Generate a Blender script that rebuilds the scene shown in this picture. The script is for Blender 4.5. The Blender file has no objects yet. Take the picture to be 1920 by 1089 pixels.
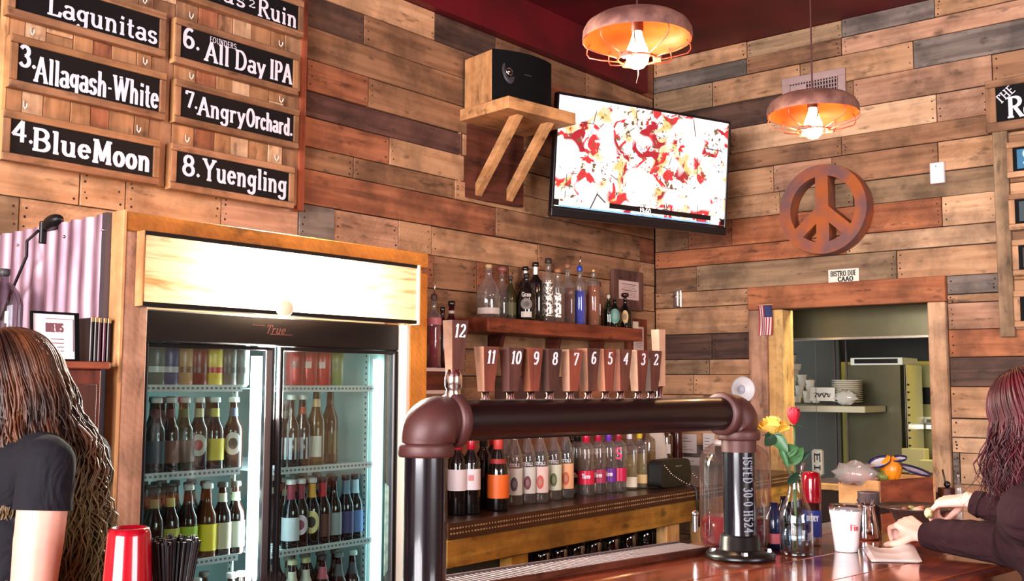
import bpy, math, random
from mathutils import Vector, Matrix
random.seed(7)
D = bpy.data; SC = bpy.context.scene; COL = SC.collection
PI = math.pi
rad = math.radians
# ---------------------------------------------------------------- camera
F_PX = 1937.0
CAM = Vector((3.6, -5.81, 1.5))
_p, _r, _y = rad(5.17), rad(.224), rad(39.7)
FW = Vector((-math.sin(_y)*math.cos(_p), math.cos(_y)*math.cos(_p), math.sin(_p)))
_rt = Vector((math.cos(_y), math.sin(_y), 0)); _up = _rt.cross(FW)
RT = _rt*math.cos(_r)+_up*math.sin(_r); UP = -_rt*math.sin(_r)+_up*math.cos(_r)
cd = D.cameras.new('camera'); cd.sensor_width = 36; cd.lens = F_PX/1920*36; cd.clip_start = .02
co = D.objects.new('camera', cd); COL.objects.link(co)
co.matrix_world = Matrix(((RT.x, UP.x, -FW.x, CAM.x), (RT.y, UP.y, -FW.y, CAM.y), (RT.z, UP.z, -FW.z, CAM.z), (0, 0, 0, 1)))
SC.camera = co
# ---------------------------------------------------------------- world, exposure, daylight
SC.view_settings.view_transform = 'Standard'; SC.view_settings.look = 'None'
SC.view_settings.gamma = 1; SC.view_settings.use_curve_mapping = False
SC.view_settings.exposure = 0.12
SC.cycles.max_bounces = 7; SC.cycles.diffuse_bounces = 4; SC.cycles.glossy_bounces = 3
SC.cycles.transmission_bounces = 4; SC.cycles.transparent_max_bounces = 16
SC.cycles.caustics_reflective = False; SC.cycles.caustics_refractive = False
SC.cycles.use_denoising = True
w = D.worlds.new('daylight'); SC.world = w; w.use_nodes = True
bg = w.node_tree.nodes['Background']; bg.inputs[0].default_value = (.78, .88, 1, 1); bg.inputs[1].default_value = 2.2
def area(name, loc, target, sx, sy, power, color):
    l = D.lights.new(name, 'AREA'); l.shape = 'RECTANGLE'; l.size = sx; l.size_y = sy; l.energy = power; l.color = color
    o = D.objects.new(name, l); COL.objects.link(o); o.location = loc
    o.rotation_euler = (Vector(target)-Vector(loc)).to_track_quat('-Z', 'Y').to_euler(); return o
DAY = (1.0, .96, .965)
area('daylight_window', (3.1, -9.75, 1.95), (3.1, 0, 1.5), 4.2, 2.1, 860, DAY)
area('daylight_side_window', (8.05, -4.6, 1.95), (0, -4.6, 1.5), 2.6, 2.0, 230, DAY)
# ---------------------------------------------------------------- measuring helpers (real planes of the room)
def ray(x, y): return FW+RT*((x-960)/F_PX)-UP*((y-544.5)/F_PX)
def on(x, y, ax, v):
    d = ray(x, y); k = 'xyz'.index(ax); return CAM+d*((v-CAM[k])/d[k])
def deep(x, y, t): return CAM+ray(x, y)*t
def proj(p):
    d = Vector(p)-CAM; z = d.dot(FW); return (960+F_PX*d.dot(RT)/z, 544.5-F_PX*d.dot(UP)/z, z)
def yat(px, x, z):            # y of the point of the plane x at height z seen at column px
    y = -3.0
    for _ in range(30):
        a = proj((x, y, z))[0]; b = proj((x, y+.01, z))[0]; y += max(-.3, min(.3, (px-a)/(b-a)*.01))
    return y
def xat(px, y, z):
    x = 1.5
    for _ in range(30):
        a = proj((x, y, z))[0]; b = proj((x+.01, y, z))[0]; x += max(-.3, min(.3, (px-a)/(b-a)*.01))
    return x
# ---------------------------------------------------------------- materials
def srgb(c):
    return tuple(((v/255)/12.92 if v/255 <= .04045 else ((v/255+.055)/1.055)**2.4) for v in c)+(1,)
MC = {}
def mat(name, rgb, rough=.6, metal=0., spec=.5, noise=0., nscale=20, bump=0., emit=None, estr=0, coat=0):
    if name in MC: return MC[name]
    m = D.materials.new(name); m.use_nodes = True; nt = m.node_tree; b = nt.nodes['Principled BSDF']
    c = srgb(rgb); b.inputs['Base Color'].default_value = c; b.inputs['Roughness'].default_value = rough
    b.inputs['Metallic'].default_value = metal; b.inputs['Specular IOR Level'].default_value = spec
    if coat: b.inputs['Coat Weight'].default_value = coat; b.inputs['Coat Roughness'].default_value = .08
    if emit: b.inputs['Emission Color'].default_value = srgb(emit); b.inputs['Emission Strength'].default_value = estr
    if noise or bump:
        tc = nt.nodes.new('ShaderNodeTexCoord'); n = nt.nodes.new('ShaderNodeTexNoise')
        n.inputs['Scale'].default_value = nscale; n.inputs['Detail'].default_value = 5
        nt.links.new(tc.outputs['Object'], n.inputs['Vector'])
        if noise:
            r = nt.nodes.new('ShaderNodeMapRange'); r.inputs['From Min'].default_value = .3; r.inputs['From Max'].default_value = .7
            r.inputs['To Min'].default_value = 1-noise; r.inputs['To Max'].default_value = 1+noise
            nt.links.new(n.outputs['Fac'], r.inputs['Value'])
            v = nt.nodes.new('ShaderNodeVectorMath'); v.operation = 'SCALE'; v.inputs[0].default_value = c[:3]
            nt.links.new(r.outputs['Result'], v.inputs['Scale']); nt.links.new(v.outputs['Vector'], b.inputs['Base Color'])
        if bump:
            bp = nt.nodes.new('ShaderNodeBump'); bp.inputs['Strength'].default_value = bump; bp.inputs['Distance'].default_value = .01
            nt.links.new(n.outputs['Fac'], bp.inputs['Height']); nt.links.new(bp.outputs['Normal'], b.inputs['Normal'])
    MC[name] = m; return m
def cloth(name, rgb, fold=1.0):
    m = mat(name, rgb, .92, spec=.2); nt = m.node_tree; N = nt.nodes.new; Lk = nt.links.new; b = nt.nodes['Principled BSDF']
    tc = N('ShaderNodeTexCoord'); mp = N('ShaderNodeMapping'); mp.inputs['Rotation'].default_value = (.5, .4, .8); mp.inputs['Scale'].default_value = (5, 17, 9); Lk(tc.outputs['Object'], mp.inputs['Vector'])
    n1 = N('ShaderNodeTexNoise'); n1.inputs['Scale'].default_value = 1.; n1.inputs['Detail'].default_value = 2; n1.inputs['Distortion'].default_value = 1.2; Lk(mp.outputs['Vector'], n1.inputs['Vector'])
    n2 = N('ShaderNodeTexNoise'); n2.inputs['Scale'].default_value = 320; Lk(tc.outputs['Object'], n2.inputs['Vector'])
    b1 = N('ShaderNodeBump'); b1.inputs['Strength'].default_value = .9*fold; b1.inputs['Distance'].default_value = .03; Lk(n1.outputs['Fac'], b1.inputs['Height'])
    b2 = N('ShaderNodeBump'); b2.inputs['Strength'].default_value = .25; b2.inputs['Distance'].default_value = .002; Lk(n2.outputs['Fac'], b2.inputs['Height']); Lk(b1.outputs['Normal'], b2.inputs['Normal']); Lk(b2.outputs['Normal'], b.inputs['Normal']); return m
def blotchy(name, c1, c2, scale=9, rough=.7, metal=0., bump=.3, lo=.4, hi=.62, stretch=(1, 1, 1)):
    if name in MC: return MC[name]
    m = D.materials.new(name); m.use_nodes = True; nt = m.node_tree; b = nt.nodes['Principled BSDF']
    tc = nt.nodes.new('ShaderNodeTexCoord'); mp = nt.nodes.new('ShaderNodeMapping'); mp.inputs['Scale'].default_value = stretch
    n = nt.nodes.new('ShaderNodeTexNoise'); n.inputs['Scale'].default_value = scale; n.inputs['Detail'].default_value = 7
    r = nt.nodes.new('ShaderNodeValToRGB'); r.color_ramp.elements[0].position = lo; r.color_ramp.elements[1].position = hi
    r.color_ramp.elements[0].color = srgb(c1); r.color_ramp.elements[1].color = srgb(c2)
    nt.links.new(tc.outputs['Object'], mp.inputs['Vector']); nt.links.new(mp.outputs['Vector'], n.inputs['Vector'])
    nt.links.new(n.outputs['Fac'], r.inputs['Fac']); nt.links.new(r.outputs['Color'], b.inputs['Base Color'])
    b.inputs['Roughness'].default_value = rough; b.inputs['Metallic'].default_value = metal
    bp = nt.nodes.new('ShaderNodeBump'); bp.inputs['Strength'].default_value = bump; bp.inputs['Distance'].default_value = .004
    nt.links.new(n.outputs['Fac'], bp.inputs['Height']); nt.links.new(bp.outputs['Normal'], b.inputs['Normal'])
    MC[name] = m; return m
def glass(name, tint=(255, 255, 255), gloss=1.0, base=0.03, haze=0.):
    if name in MC: return MC[name]
    m = D.materials.new(name); m.use_nodes = True; nt = m.node_tree; nt.nodes.remove(nt.nodes['Principled BSDF'])
    out = nt.nodes['Material Output']; t = nt.nodes.new('ShaderNodeBsdfTransparent'); t.inputs[0].default_value = srgb(tint)
    g = nt.nodes.new('ShaderNodeBsdfGlossy'); g.inputs['Roughness'].default_value = .04
    lw = nt.nodes.new('ShaderNodeLayerWeight'); lw.inputs['Blend'].default_value = .22
    ma = nt.nodes.new('ShaderNodeMath'); ma.operation = 'MULTIPLY_ADD'; ma.inputs[1].default_value = .75*gloss; ma.inputs[2].default_value = base; ma.use_clamp = True
    mx = nt.nodes.new('ShaderNodeMixShader')
    nt.links.new(lw.outputs['Facing'], ma.inputs[0]); nt.links.new(ma.outputs[0], mx.inputs[0])
    nt.links.new(t.outputs[0], mx.inputs[1]); nt.links.new(g.outputs[0], mx.inputs[2]); nt.links.new(mx.outputs[0], out.inputs['Surface'])
    if haze:
        d_ = nt.nodes.new('ShaderNodeBsdfDiffuse'); d_.inputs[0].default_value = srgb(tint); m2 = nt.nodes.new('ShaderNodeMixShader'); m2.inputs[0].default_value = haze
        nt.links.new(mx.outputs[0], m2.inputs[1]); nt.links.new(d_.outputs[0], m2.inputs[2]); nt.links.new(m2.outputs[0], out.inputs['Surface'])
    MC[name] = m; return m
WOODS = {'tan': ((204, 156, 118), (172, 124, 88)), 'light': ((220, 178, 142), (190, 144, 108)), 'brown': ((166, 120, 88), (128, 88, 62)),
         'grey': ((140, 124, 114), (102, 88, 82)), 'olive': ((172, 138, 106), (134, 104, 78)), 'dark': ((104, 74, 60), (66, 46, 40)),
         'orange': ((188, 116, 76), (152, 86, 54)), 'rust': ((170, 106, 74), (130, 76, 52)), 'pink': ((196, 148, 120), (158, 112, 86)),
         'pine': ((232, 186, 120), (205, 150, 88)), 'amber': ((212, 134, 52), (184, 106, 38)), 'yellow': ((206, 152, 62), (166, 108, 40)),
         'maroon': ((128, 58, 38), (84, 34, 24)), 'walnut': ((98, 50, 36), (62, 30, 22)), 'cherry': ((156, 80, 52), (112, 50, 34)),
         'purple': ((116, 78, 68), (84, 54, 48)), 'slat': ((186, 134, 94), (144, 98, 64)), 'bartop': ((176, 86, 52), (124, 50, 32)), 'blond': ((222, 164, 110), (200, 138, 86))}
def wood(key, ax='x', rough=.72, saw=0, gloss=0):
    nm = 'wood_%s_%s%s%s' % (key, ax, '_saw' if saw else '', '_gloss' if gloss else '')
    if nm in MC: return MC[nm]
    c1, c2 = WOODS[key]
    m = D.materials.new(nm); m.use_nodes = True; nt = m.node_tree; N = nt.nodes.new; Lk = nt.links.new
    b = nt.nodes['Principled BSDF']; b.inputs['Roughness'].default_value = rough; b.inputs['Specular IOR Level'].default_value = .35
    if gloss: b.inputs['Coat Weight'].default_value = gloss; b.inputs['Coat Roughness'].default_value = .1
    tc = N('ShaderNodeTexCoord'); oi = N('ShaderNodeObjectInfo')
    rs = N('ShaderNodeMath'); rs.operation = 'MULTIPLY'; rs.inputs[1].default_value = 61.7; Lk(oi.outputs['Random'], rs.inputs[0])
    ad = N('ShaderNodeVectorMath'); ad.operation = 'ADD'; Lk(tc.outputs['Object'], ad.inputs[0]); Lk(rs.outputs[0], ad.inputs[1])
    mp = N('ShaderNodeMapping'); k = 'xyz'.index(ax); s = [16, 16, 16]; s[k] = 1.1; mp.inputs['Scale'].default_value = s
    Lk(ad.outputs['Vector'], mp.inputs['Vector'])
    n1 = N('ShaderNodeTexNoise'); n1.inputs['Scale'].default_value = 1.6; n1.inputs['Detail'].default_value = 8; n1.inputs['Distortion'].default_value = .6
    Lk(mp.outputs['Vector'], n1.inputs['Vector'])
    r1 = N('ShaderNodeValToRGB'); r1.color_ramp.elements[0].position = .33; r1.color_ramp.elements[1].position = .66
    r1.color_ramp.elements[0].color = srgb(c2); r1.color_ramp.elements[1].color = srgb(c1); Lk(n1.outputs['Fac'], r1.inputs['Fac'])
    n2 = N('ShaderNodeTexNoise'); n2.inputs['Scale'].default_value = 4.2; n2.inputs['Detail'].default_value = 6; n2.inputs['Roughness'].default_value = .62
    Lk(ad.outputs['Vector'], n2.inputs['Vector'])
    r2 = N('ShaderNodeMapRange'); r2.inputs['From Min'].default_value = .36; r2.inputs['From Max'].default_value = .56
    r2.inputs['To Min'].default_value = .54; r2.inputs['To Max'].default_value = 1.05; Lk(n2.outputs['Fac'], r2.inputs['Value'])
    # small dark stains, stretched a little along the grain
    mp3 = N('ShaderNodeMapping'); s3 = [26, 26, 26]; s3[k] = 9; mp3.inputs['Scale'].default_value = s3; Lk(ad.outputs['Vector'], mp3.inputs['Vector'])
    n3 = N('ShaderNodeTexNoise'); n3.inputs['Scale'].default_value = 1.; n3.inputs['Detail'].default_value = 3; Lk(mp3.outputs['Vector'], n3.inputs['Vector'])
    r3 = N('ShaderNodeMapRange'); r3.inputs['From Min'].default_value = .27; r3.inputs['From Max'].default_value = .39
    r3.inputs['To Min'].default_value = .45; r3.inputs['To Max'].default_value = 1.; Lk(n3.outputs['Fac'], r3.inputs['Value'])
    pr = N('ShaderNodeMapRange'); pr.inputs['To Min'].default_value = .84; pr.inputs['To Max'].default_value = 1.14; Lk(oi.outputs['Random'], pr.inputs['Value'])
    m1 = N('ShaderNodeMath'); m1.operation = 'MULTIPLY'; Lk(r2.outputs[0], m1.inputs[0]); Lk(pr.outputs[0], m1.inputs[1])
    m2 = N('ShaderNodeMath'); m2.operation = 'MULTIPLY'; Lk(m1.outputs[0], m2.inputs[0]); Lk(r3.outputs[0], m2.inputs[1])
    last = m2
    h = n1.outputs['Fac']
    if saw:
        wv = N('ShaderNodeTexWave'); wv.inputs['Scale'].default_value = 22; wv.inputs['Distortion'].default_value = 9; wv.inputs['Detail'].default_value = 2
        wv.bands_direction = 'DIAGONAL'; Lk(ad.outputs['Vector'], wv.inputs['Vector'])
        rw = N('ShaderNodeMapRange'); rw.inputs['To Min'].default_value = .93; rw.inputs['To Max'].default_value = 1.03; Lk(wv.outputs['Fac'], rw.inputs['Value'])
        m3 = N('ShaderNodeMath'); m3.operation = 'MULTIPLY'; Lk(m2.outputs[0], m3.inputs[0]); Lk(rw.outputs[0], m3.inputs[1]); last = m3
    sc = N('ShaderNodeVectorMath'); sc.operation = 'SCALE'; Lk(r1.outputs['Color'], sc.inputs[0]); Lk(last.outputs[0], sc.inputs['Scale'])
    Lk(sc.outputs['Vector'], b.inputs['Base Color'])
    if not gloss:
        bp = N('ShaderNodeBump'); bp.inputs['Strength'].default_value = .35; bp.inputs['Distance'].default_value = .004
        Lk(h, bp.inputs['Height']); Lk(bp.outputs['Normal'], b.inputs['Normal'])
    MC[nm] = m; return m
# ---------------------------------------------------------------- mesh builder
class MB:
    def __init__(s): s.v = []; s.f = []; s.m = []; s.s = []; s.T = None
    def add(s, vs, fs, mi=0, smooth=False):
        o = len(s.v)
        for p in vs: s.v.append(s.T @ Vector(p) if s.T is not None else Vector(p))
        for f in fs: s.f.append(tuple(o+i for i in f)); s.m.append(mi); s.s.append(smooth)
        return s
    def box(s, a, b, mi=0, T=None):
        (x0, y0, z0), (x1, y1, z1) = a, b
        vs = [Vector(p) for p in ((x0, y0, z0), (x1, y0, z0), (x1, y1, z0), (x0, y1, z0), (x0, y0, z1), (x1, y0, z1), (x1, y1, z1), (x0, y1, z1))]
        if T is not None: vs = [T @ p for p in vs]
        return s.add(vs, [(0, 3, 2, 1), (4, 5, 6, 7), (0, 1, 5, 4), (1, 2, 6, 5), (2, 3, 7, 6), (3, 0, 4, 7)], mi)
    def cbox(s, a, b, c=.004, mi=0, T=None):     # chamfered box
        (x0, y0, z0), (x1, y1, z1) = a, b; vs = []; fs = []
        c = min(c, (x1-x0)*.45, (y1-y0)*.45, (z1-z0)*.45)
        X = (x0, x1); Y = (y0, y1); Z = (z0, z1); idx = {}
        for i in (0, 1):
            for j in (0, 1):
                for k in (0, 1):
                    sx, sy, sz = (1-2*i)*c, (1-2*j)*c, (1-2*k)*c
                    for t, p in (('x', (X[i], Y[j]+sy, Z[k]+sz)), ('y', (X[i]+sx, Y[j], Z[k]+sz)), ('z', (X[i]+sx, Y[j]+sy, Z[k]))):
                        idx[(i, j, k, t)] = len(vs); vs.append(Vector(p))
        g = lambda i, j, k, t: idx[(i, j, k, t)]
        for i in (0, 1):
            f = [g(i, 0, 0, 'x'), g(i, 1, 0, 'x'), g(i, 1, 1, 'x'), g(i, 0, 1, 'x')]; fs.append(f if i else f[::-1])
            f = [g(0, i, 0, 'y'), g(0, i, 1, 'y'), g(1, i, 1, 'y'), g(1, i, 0, 'y')]; fs.append(f if i else f[::-1])
            f = [g(0, 0, i, 'z'), g(1, 0, i, 'z'), g(1, 1, i, 'z'), g(0, 1, i, 'z')]; fs.append(f if i else f[::-1])
        for i in (0, 1):
            for j in (0, 1):
                f = [g(i, j, 0, 'x'), g(i, j, 1, 'x'), g(i, j, 1, 'y'), g(i, j, 0, 'y')]; fs.append(f)
                f = [g(i, 0, j, 'x'), g(i, 1, j, 'x'), g(i, 1, j, 'z'), g(i, 0, j, 'z')]; fs.append(f)
                f = [g(0, i, j, 'y'), g(1, i, j, 'y'), g(1, i, j, 'z'), g(0, i, j, 'z')]; fs.append(f)
                for k in (0, 1): fs.append([g(i, j, k, 'x'), g(i, j, k, 'y'), g(i, j, k, 'z')])
        if T is not None: vs = [T @ p for p in vs]
        cen = sum(vs, Vector())/len(vs); out = []
        for f in fs:
            fc = sum((vs[i] for i in f), Vector())/len(f); n = (vs[f[1]]-vs[f[0]]).cross(vs[f[2]]-vs[f[0]])
            out.append(tuple(f) if n.dot(fc-cen) > 0 else tuple(f[::-1]))
        return s.add(vs, out, mi)
    def lathe(s, prof, c=(0, 0, 0), seg=20, mi=0, T=None, sq=None, sx=1, sy=1, a0=0, a1=2*PI, smooth=True):
        full = abs(a1-a0-2*PI) < 1e-4; n = seg if full else seg+1; vs = []; fs = []
        for r, z in prof:
            for i in range(n):
                a = a0+(a1-a0)*i/seg; k = 1
                if sq: k = (abs(math.cos(a))**sq+abs(math.sin(a))**sq)**(-1/sq)
                vs.append(Vector((c[0]+r*k*math.cos(a)*sx, c[1]+r*k*math.sin(a)*sy, c[2]+z)))
        for j in range(len(prof)-1):
            for i in range(seg):
                i2 = (i+1) % n; fs.append((j*n+i, j*n+i2, (j+1)*n+i2, (j+1)*n+i))
        if T is not None: vs = [T @ p for p in vs]
        return s.add(vs, fs, mi, smooth)
    def cyl(s, p0, p1, r0, r1=None, seg=14, mi=0, caps=True, smooth=True):
        r1 = r0 if r1 is None else r1; p0 = Vector(p0); p1 = Vector(p1); d = (p1-p0).normalized()
        a = d.orthogonal().normalized(); b = d.cross(a); vs = []
        for p, r in ((p0, r0), (p1, r1)):
            for i in range(seg): t = 2*PI*i/seg; vs.append(p+a*(r*math.cos(t))+b*(r*math.sin(t)))
        s.add(vs, [(i, (i+1) % seg, seg+(i+1) % seg, seg+i) for i in range(seg)], mi, smooth)
        if caps: s.add(vs[:seg], [tuple(range(seg))[::-1]], mi); s.add(vs[seg:], [tuple(range(seg))], mi)
        return s
    def tube(s, pts, r, seg=8, mi=0, closed=False, flat=None):
        pts = [Vector(p) for p in pts]; n = len(pts); rr = r if isinstance(r, (list, tuple)) else [r]*n; vs = []; up = None
        for i, p in enumerate(pts):
            d = (pts[(i+1) % n]-pts[i-1]) if closed else (pts[min(i+1, n-1)]-pts[max(i-1, 0)])
            d = d.normalized() if d.length > 1e-9 else Vector((0, 0, 1))
            if up is None: up = d.orthogonal().normalized() if flat is None else Vector(flat)
            a = (up-d*up.dot(d)); a = a.normalized() if a.length > 1e-6 else d.orthogonal().normalized(); up = a if flat is None else up
            b = d.cross(a)
            for k in range(seg): t = 2*PI*k/seg; vs.append(p+a*(rr[i]*math.cos(t)*(1 if flat is None else .35))+b*(rr[i]*math.sin(t)))
        m = n if closed else n-1; fs = []
        for i in range(m):
            for k in range(seg): fs.append((i*seg+k, i*seg+(k+1) % seg, ((i+1) % n)*seg+(k+1) % seg, ((i+1) % n)*seg+k))
        if not closed: fs += [tuple(range(seg))[::-1], tuple((n-1)*seg+k for k in range(seg))]
        return s.add(vs, fs, mi, True)
    def ball(s, c, r, seg=14, mi=0, T=None, sc=(1, 1, 1)):
        k = max(6, seg//2)
        T2 = Matrix.Translation(Vector(c)) @ (T or Matrix()) @ Matrix.Diagonal((sc[0], sc[1], sc[2], 1))
        return s.lathe([(max(1e-5, r*math.sin(PI*i/k)), -r*math.cos(PI*i/k)) for i in range(k+1)], (0, 0, 0), seg, mi, T2)
    def prism(s, poly, T, t, mi=0, smooth=False):     # poly in local xy, extruded 0..t along local z
        n = len(poly); vs = [T @ Vector((x, y, 0)) for x, y in poly]+[T @ Vector((x, y, t)) for x, y in poly]
        s.add(vs, [tuple(range(n))[::-1], tuple(range(n, 2*n))], mi)
        return s.add(vs, [(i, (i+1) % n, n+(i+1) % n, n+i) for i in range(n)], mi, smooth)
    def build(s, name, mats, parent=None, kind=None, label=None, local=False):
        me = D.meshes.new(name); org = Vector((0, 0, 0))
        if parent is not None and not local: org = parent.get('_o') and Vector(parent['_o']) or org
        me.from_pydata([tuple(v-org) for v in s.v], [], s.f)
        if not isinstance(mats, (list, tuple)): mats = [mats]
        for m in mats: me.materials.append(m)
        me.polygons.foreach_set('material_index', s.m); me.polygons.foreach_set('use_smooth', s.s); me.update()
        o = D.objects.new(name, me); COL.objects.link(o)
        if parent is not None:
            o.parent = parent
            if parent.get('_o') is not None: o['_o'] = parent['_o']
        if kind: o['kind'] = kind
        if label: o['label'] = label
        return o
def tag(o, label, cat, group=None):
    o['label'] = label; o['category'] = cat
    if group: o['group'] = group
    return o
def thing(name, label, cat, loc=(0, 0, 0), rot=(0, 0, 0), group=None):
    o = D.objects.new(name, None); COL.objects.link(o); o.location = loc; o.rotation_euler = rot; o.empty_display_size = .05
    tag(o, label, cat, group); o['_o'] = list(loc); return o
def solo(name, mb, mats, label, cat, group=None, loc=None):   # a thing that is one mesh
    loc = Vector(loc) if loc is not None else Vector((sum(v.x for v in mb.v)/len(mb.v), sum(v.y for v in mb.v)/len(mb.v), min(v.z for v in mb.v)))
    mb.v = [v-loc for v in mb.v]; o = mb.build(name, mats); o.location = loc; return tag(o, label, cat, group)
def copy_tree(o, loc=None, parent=None, label=None, group=None, rz=None):
    c = o.copy(); COL.objects.link(c)
    if parent is not None: c.parent = parent
    if loc is not None: c.location = loc
    if rz is not None: c.rotation_euler = (0, 0, rz)
    if label: c['label'] = label
    if group: c['group'] = group
    elif parent is None and 'group' in c and label: del c['group']
    for ch in [x for x in D.objects if x.parent == o]: copy_tree(ch, parent=c)
    return c
def arc(cx, cy, rx, ry, a0, a1, n=10): return [(cx+rx*math.cos(rad(a0+(a1-a0)*i/n)), cy+ry*math.sin(rad(a0+(a1-a0)*i/n))) for i in range(n+1)]
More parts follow.
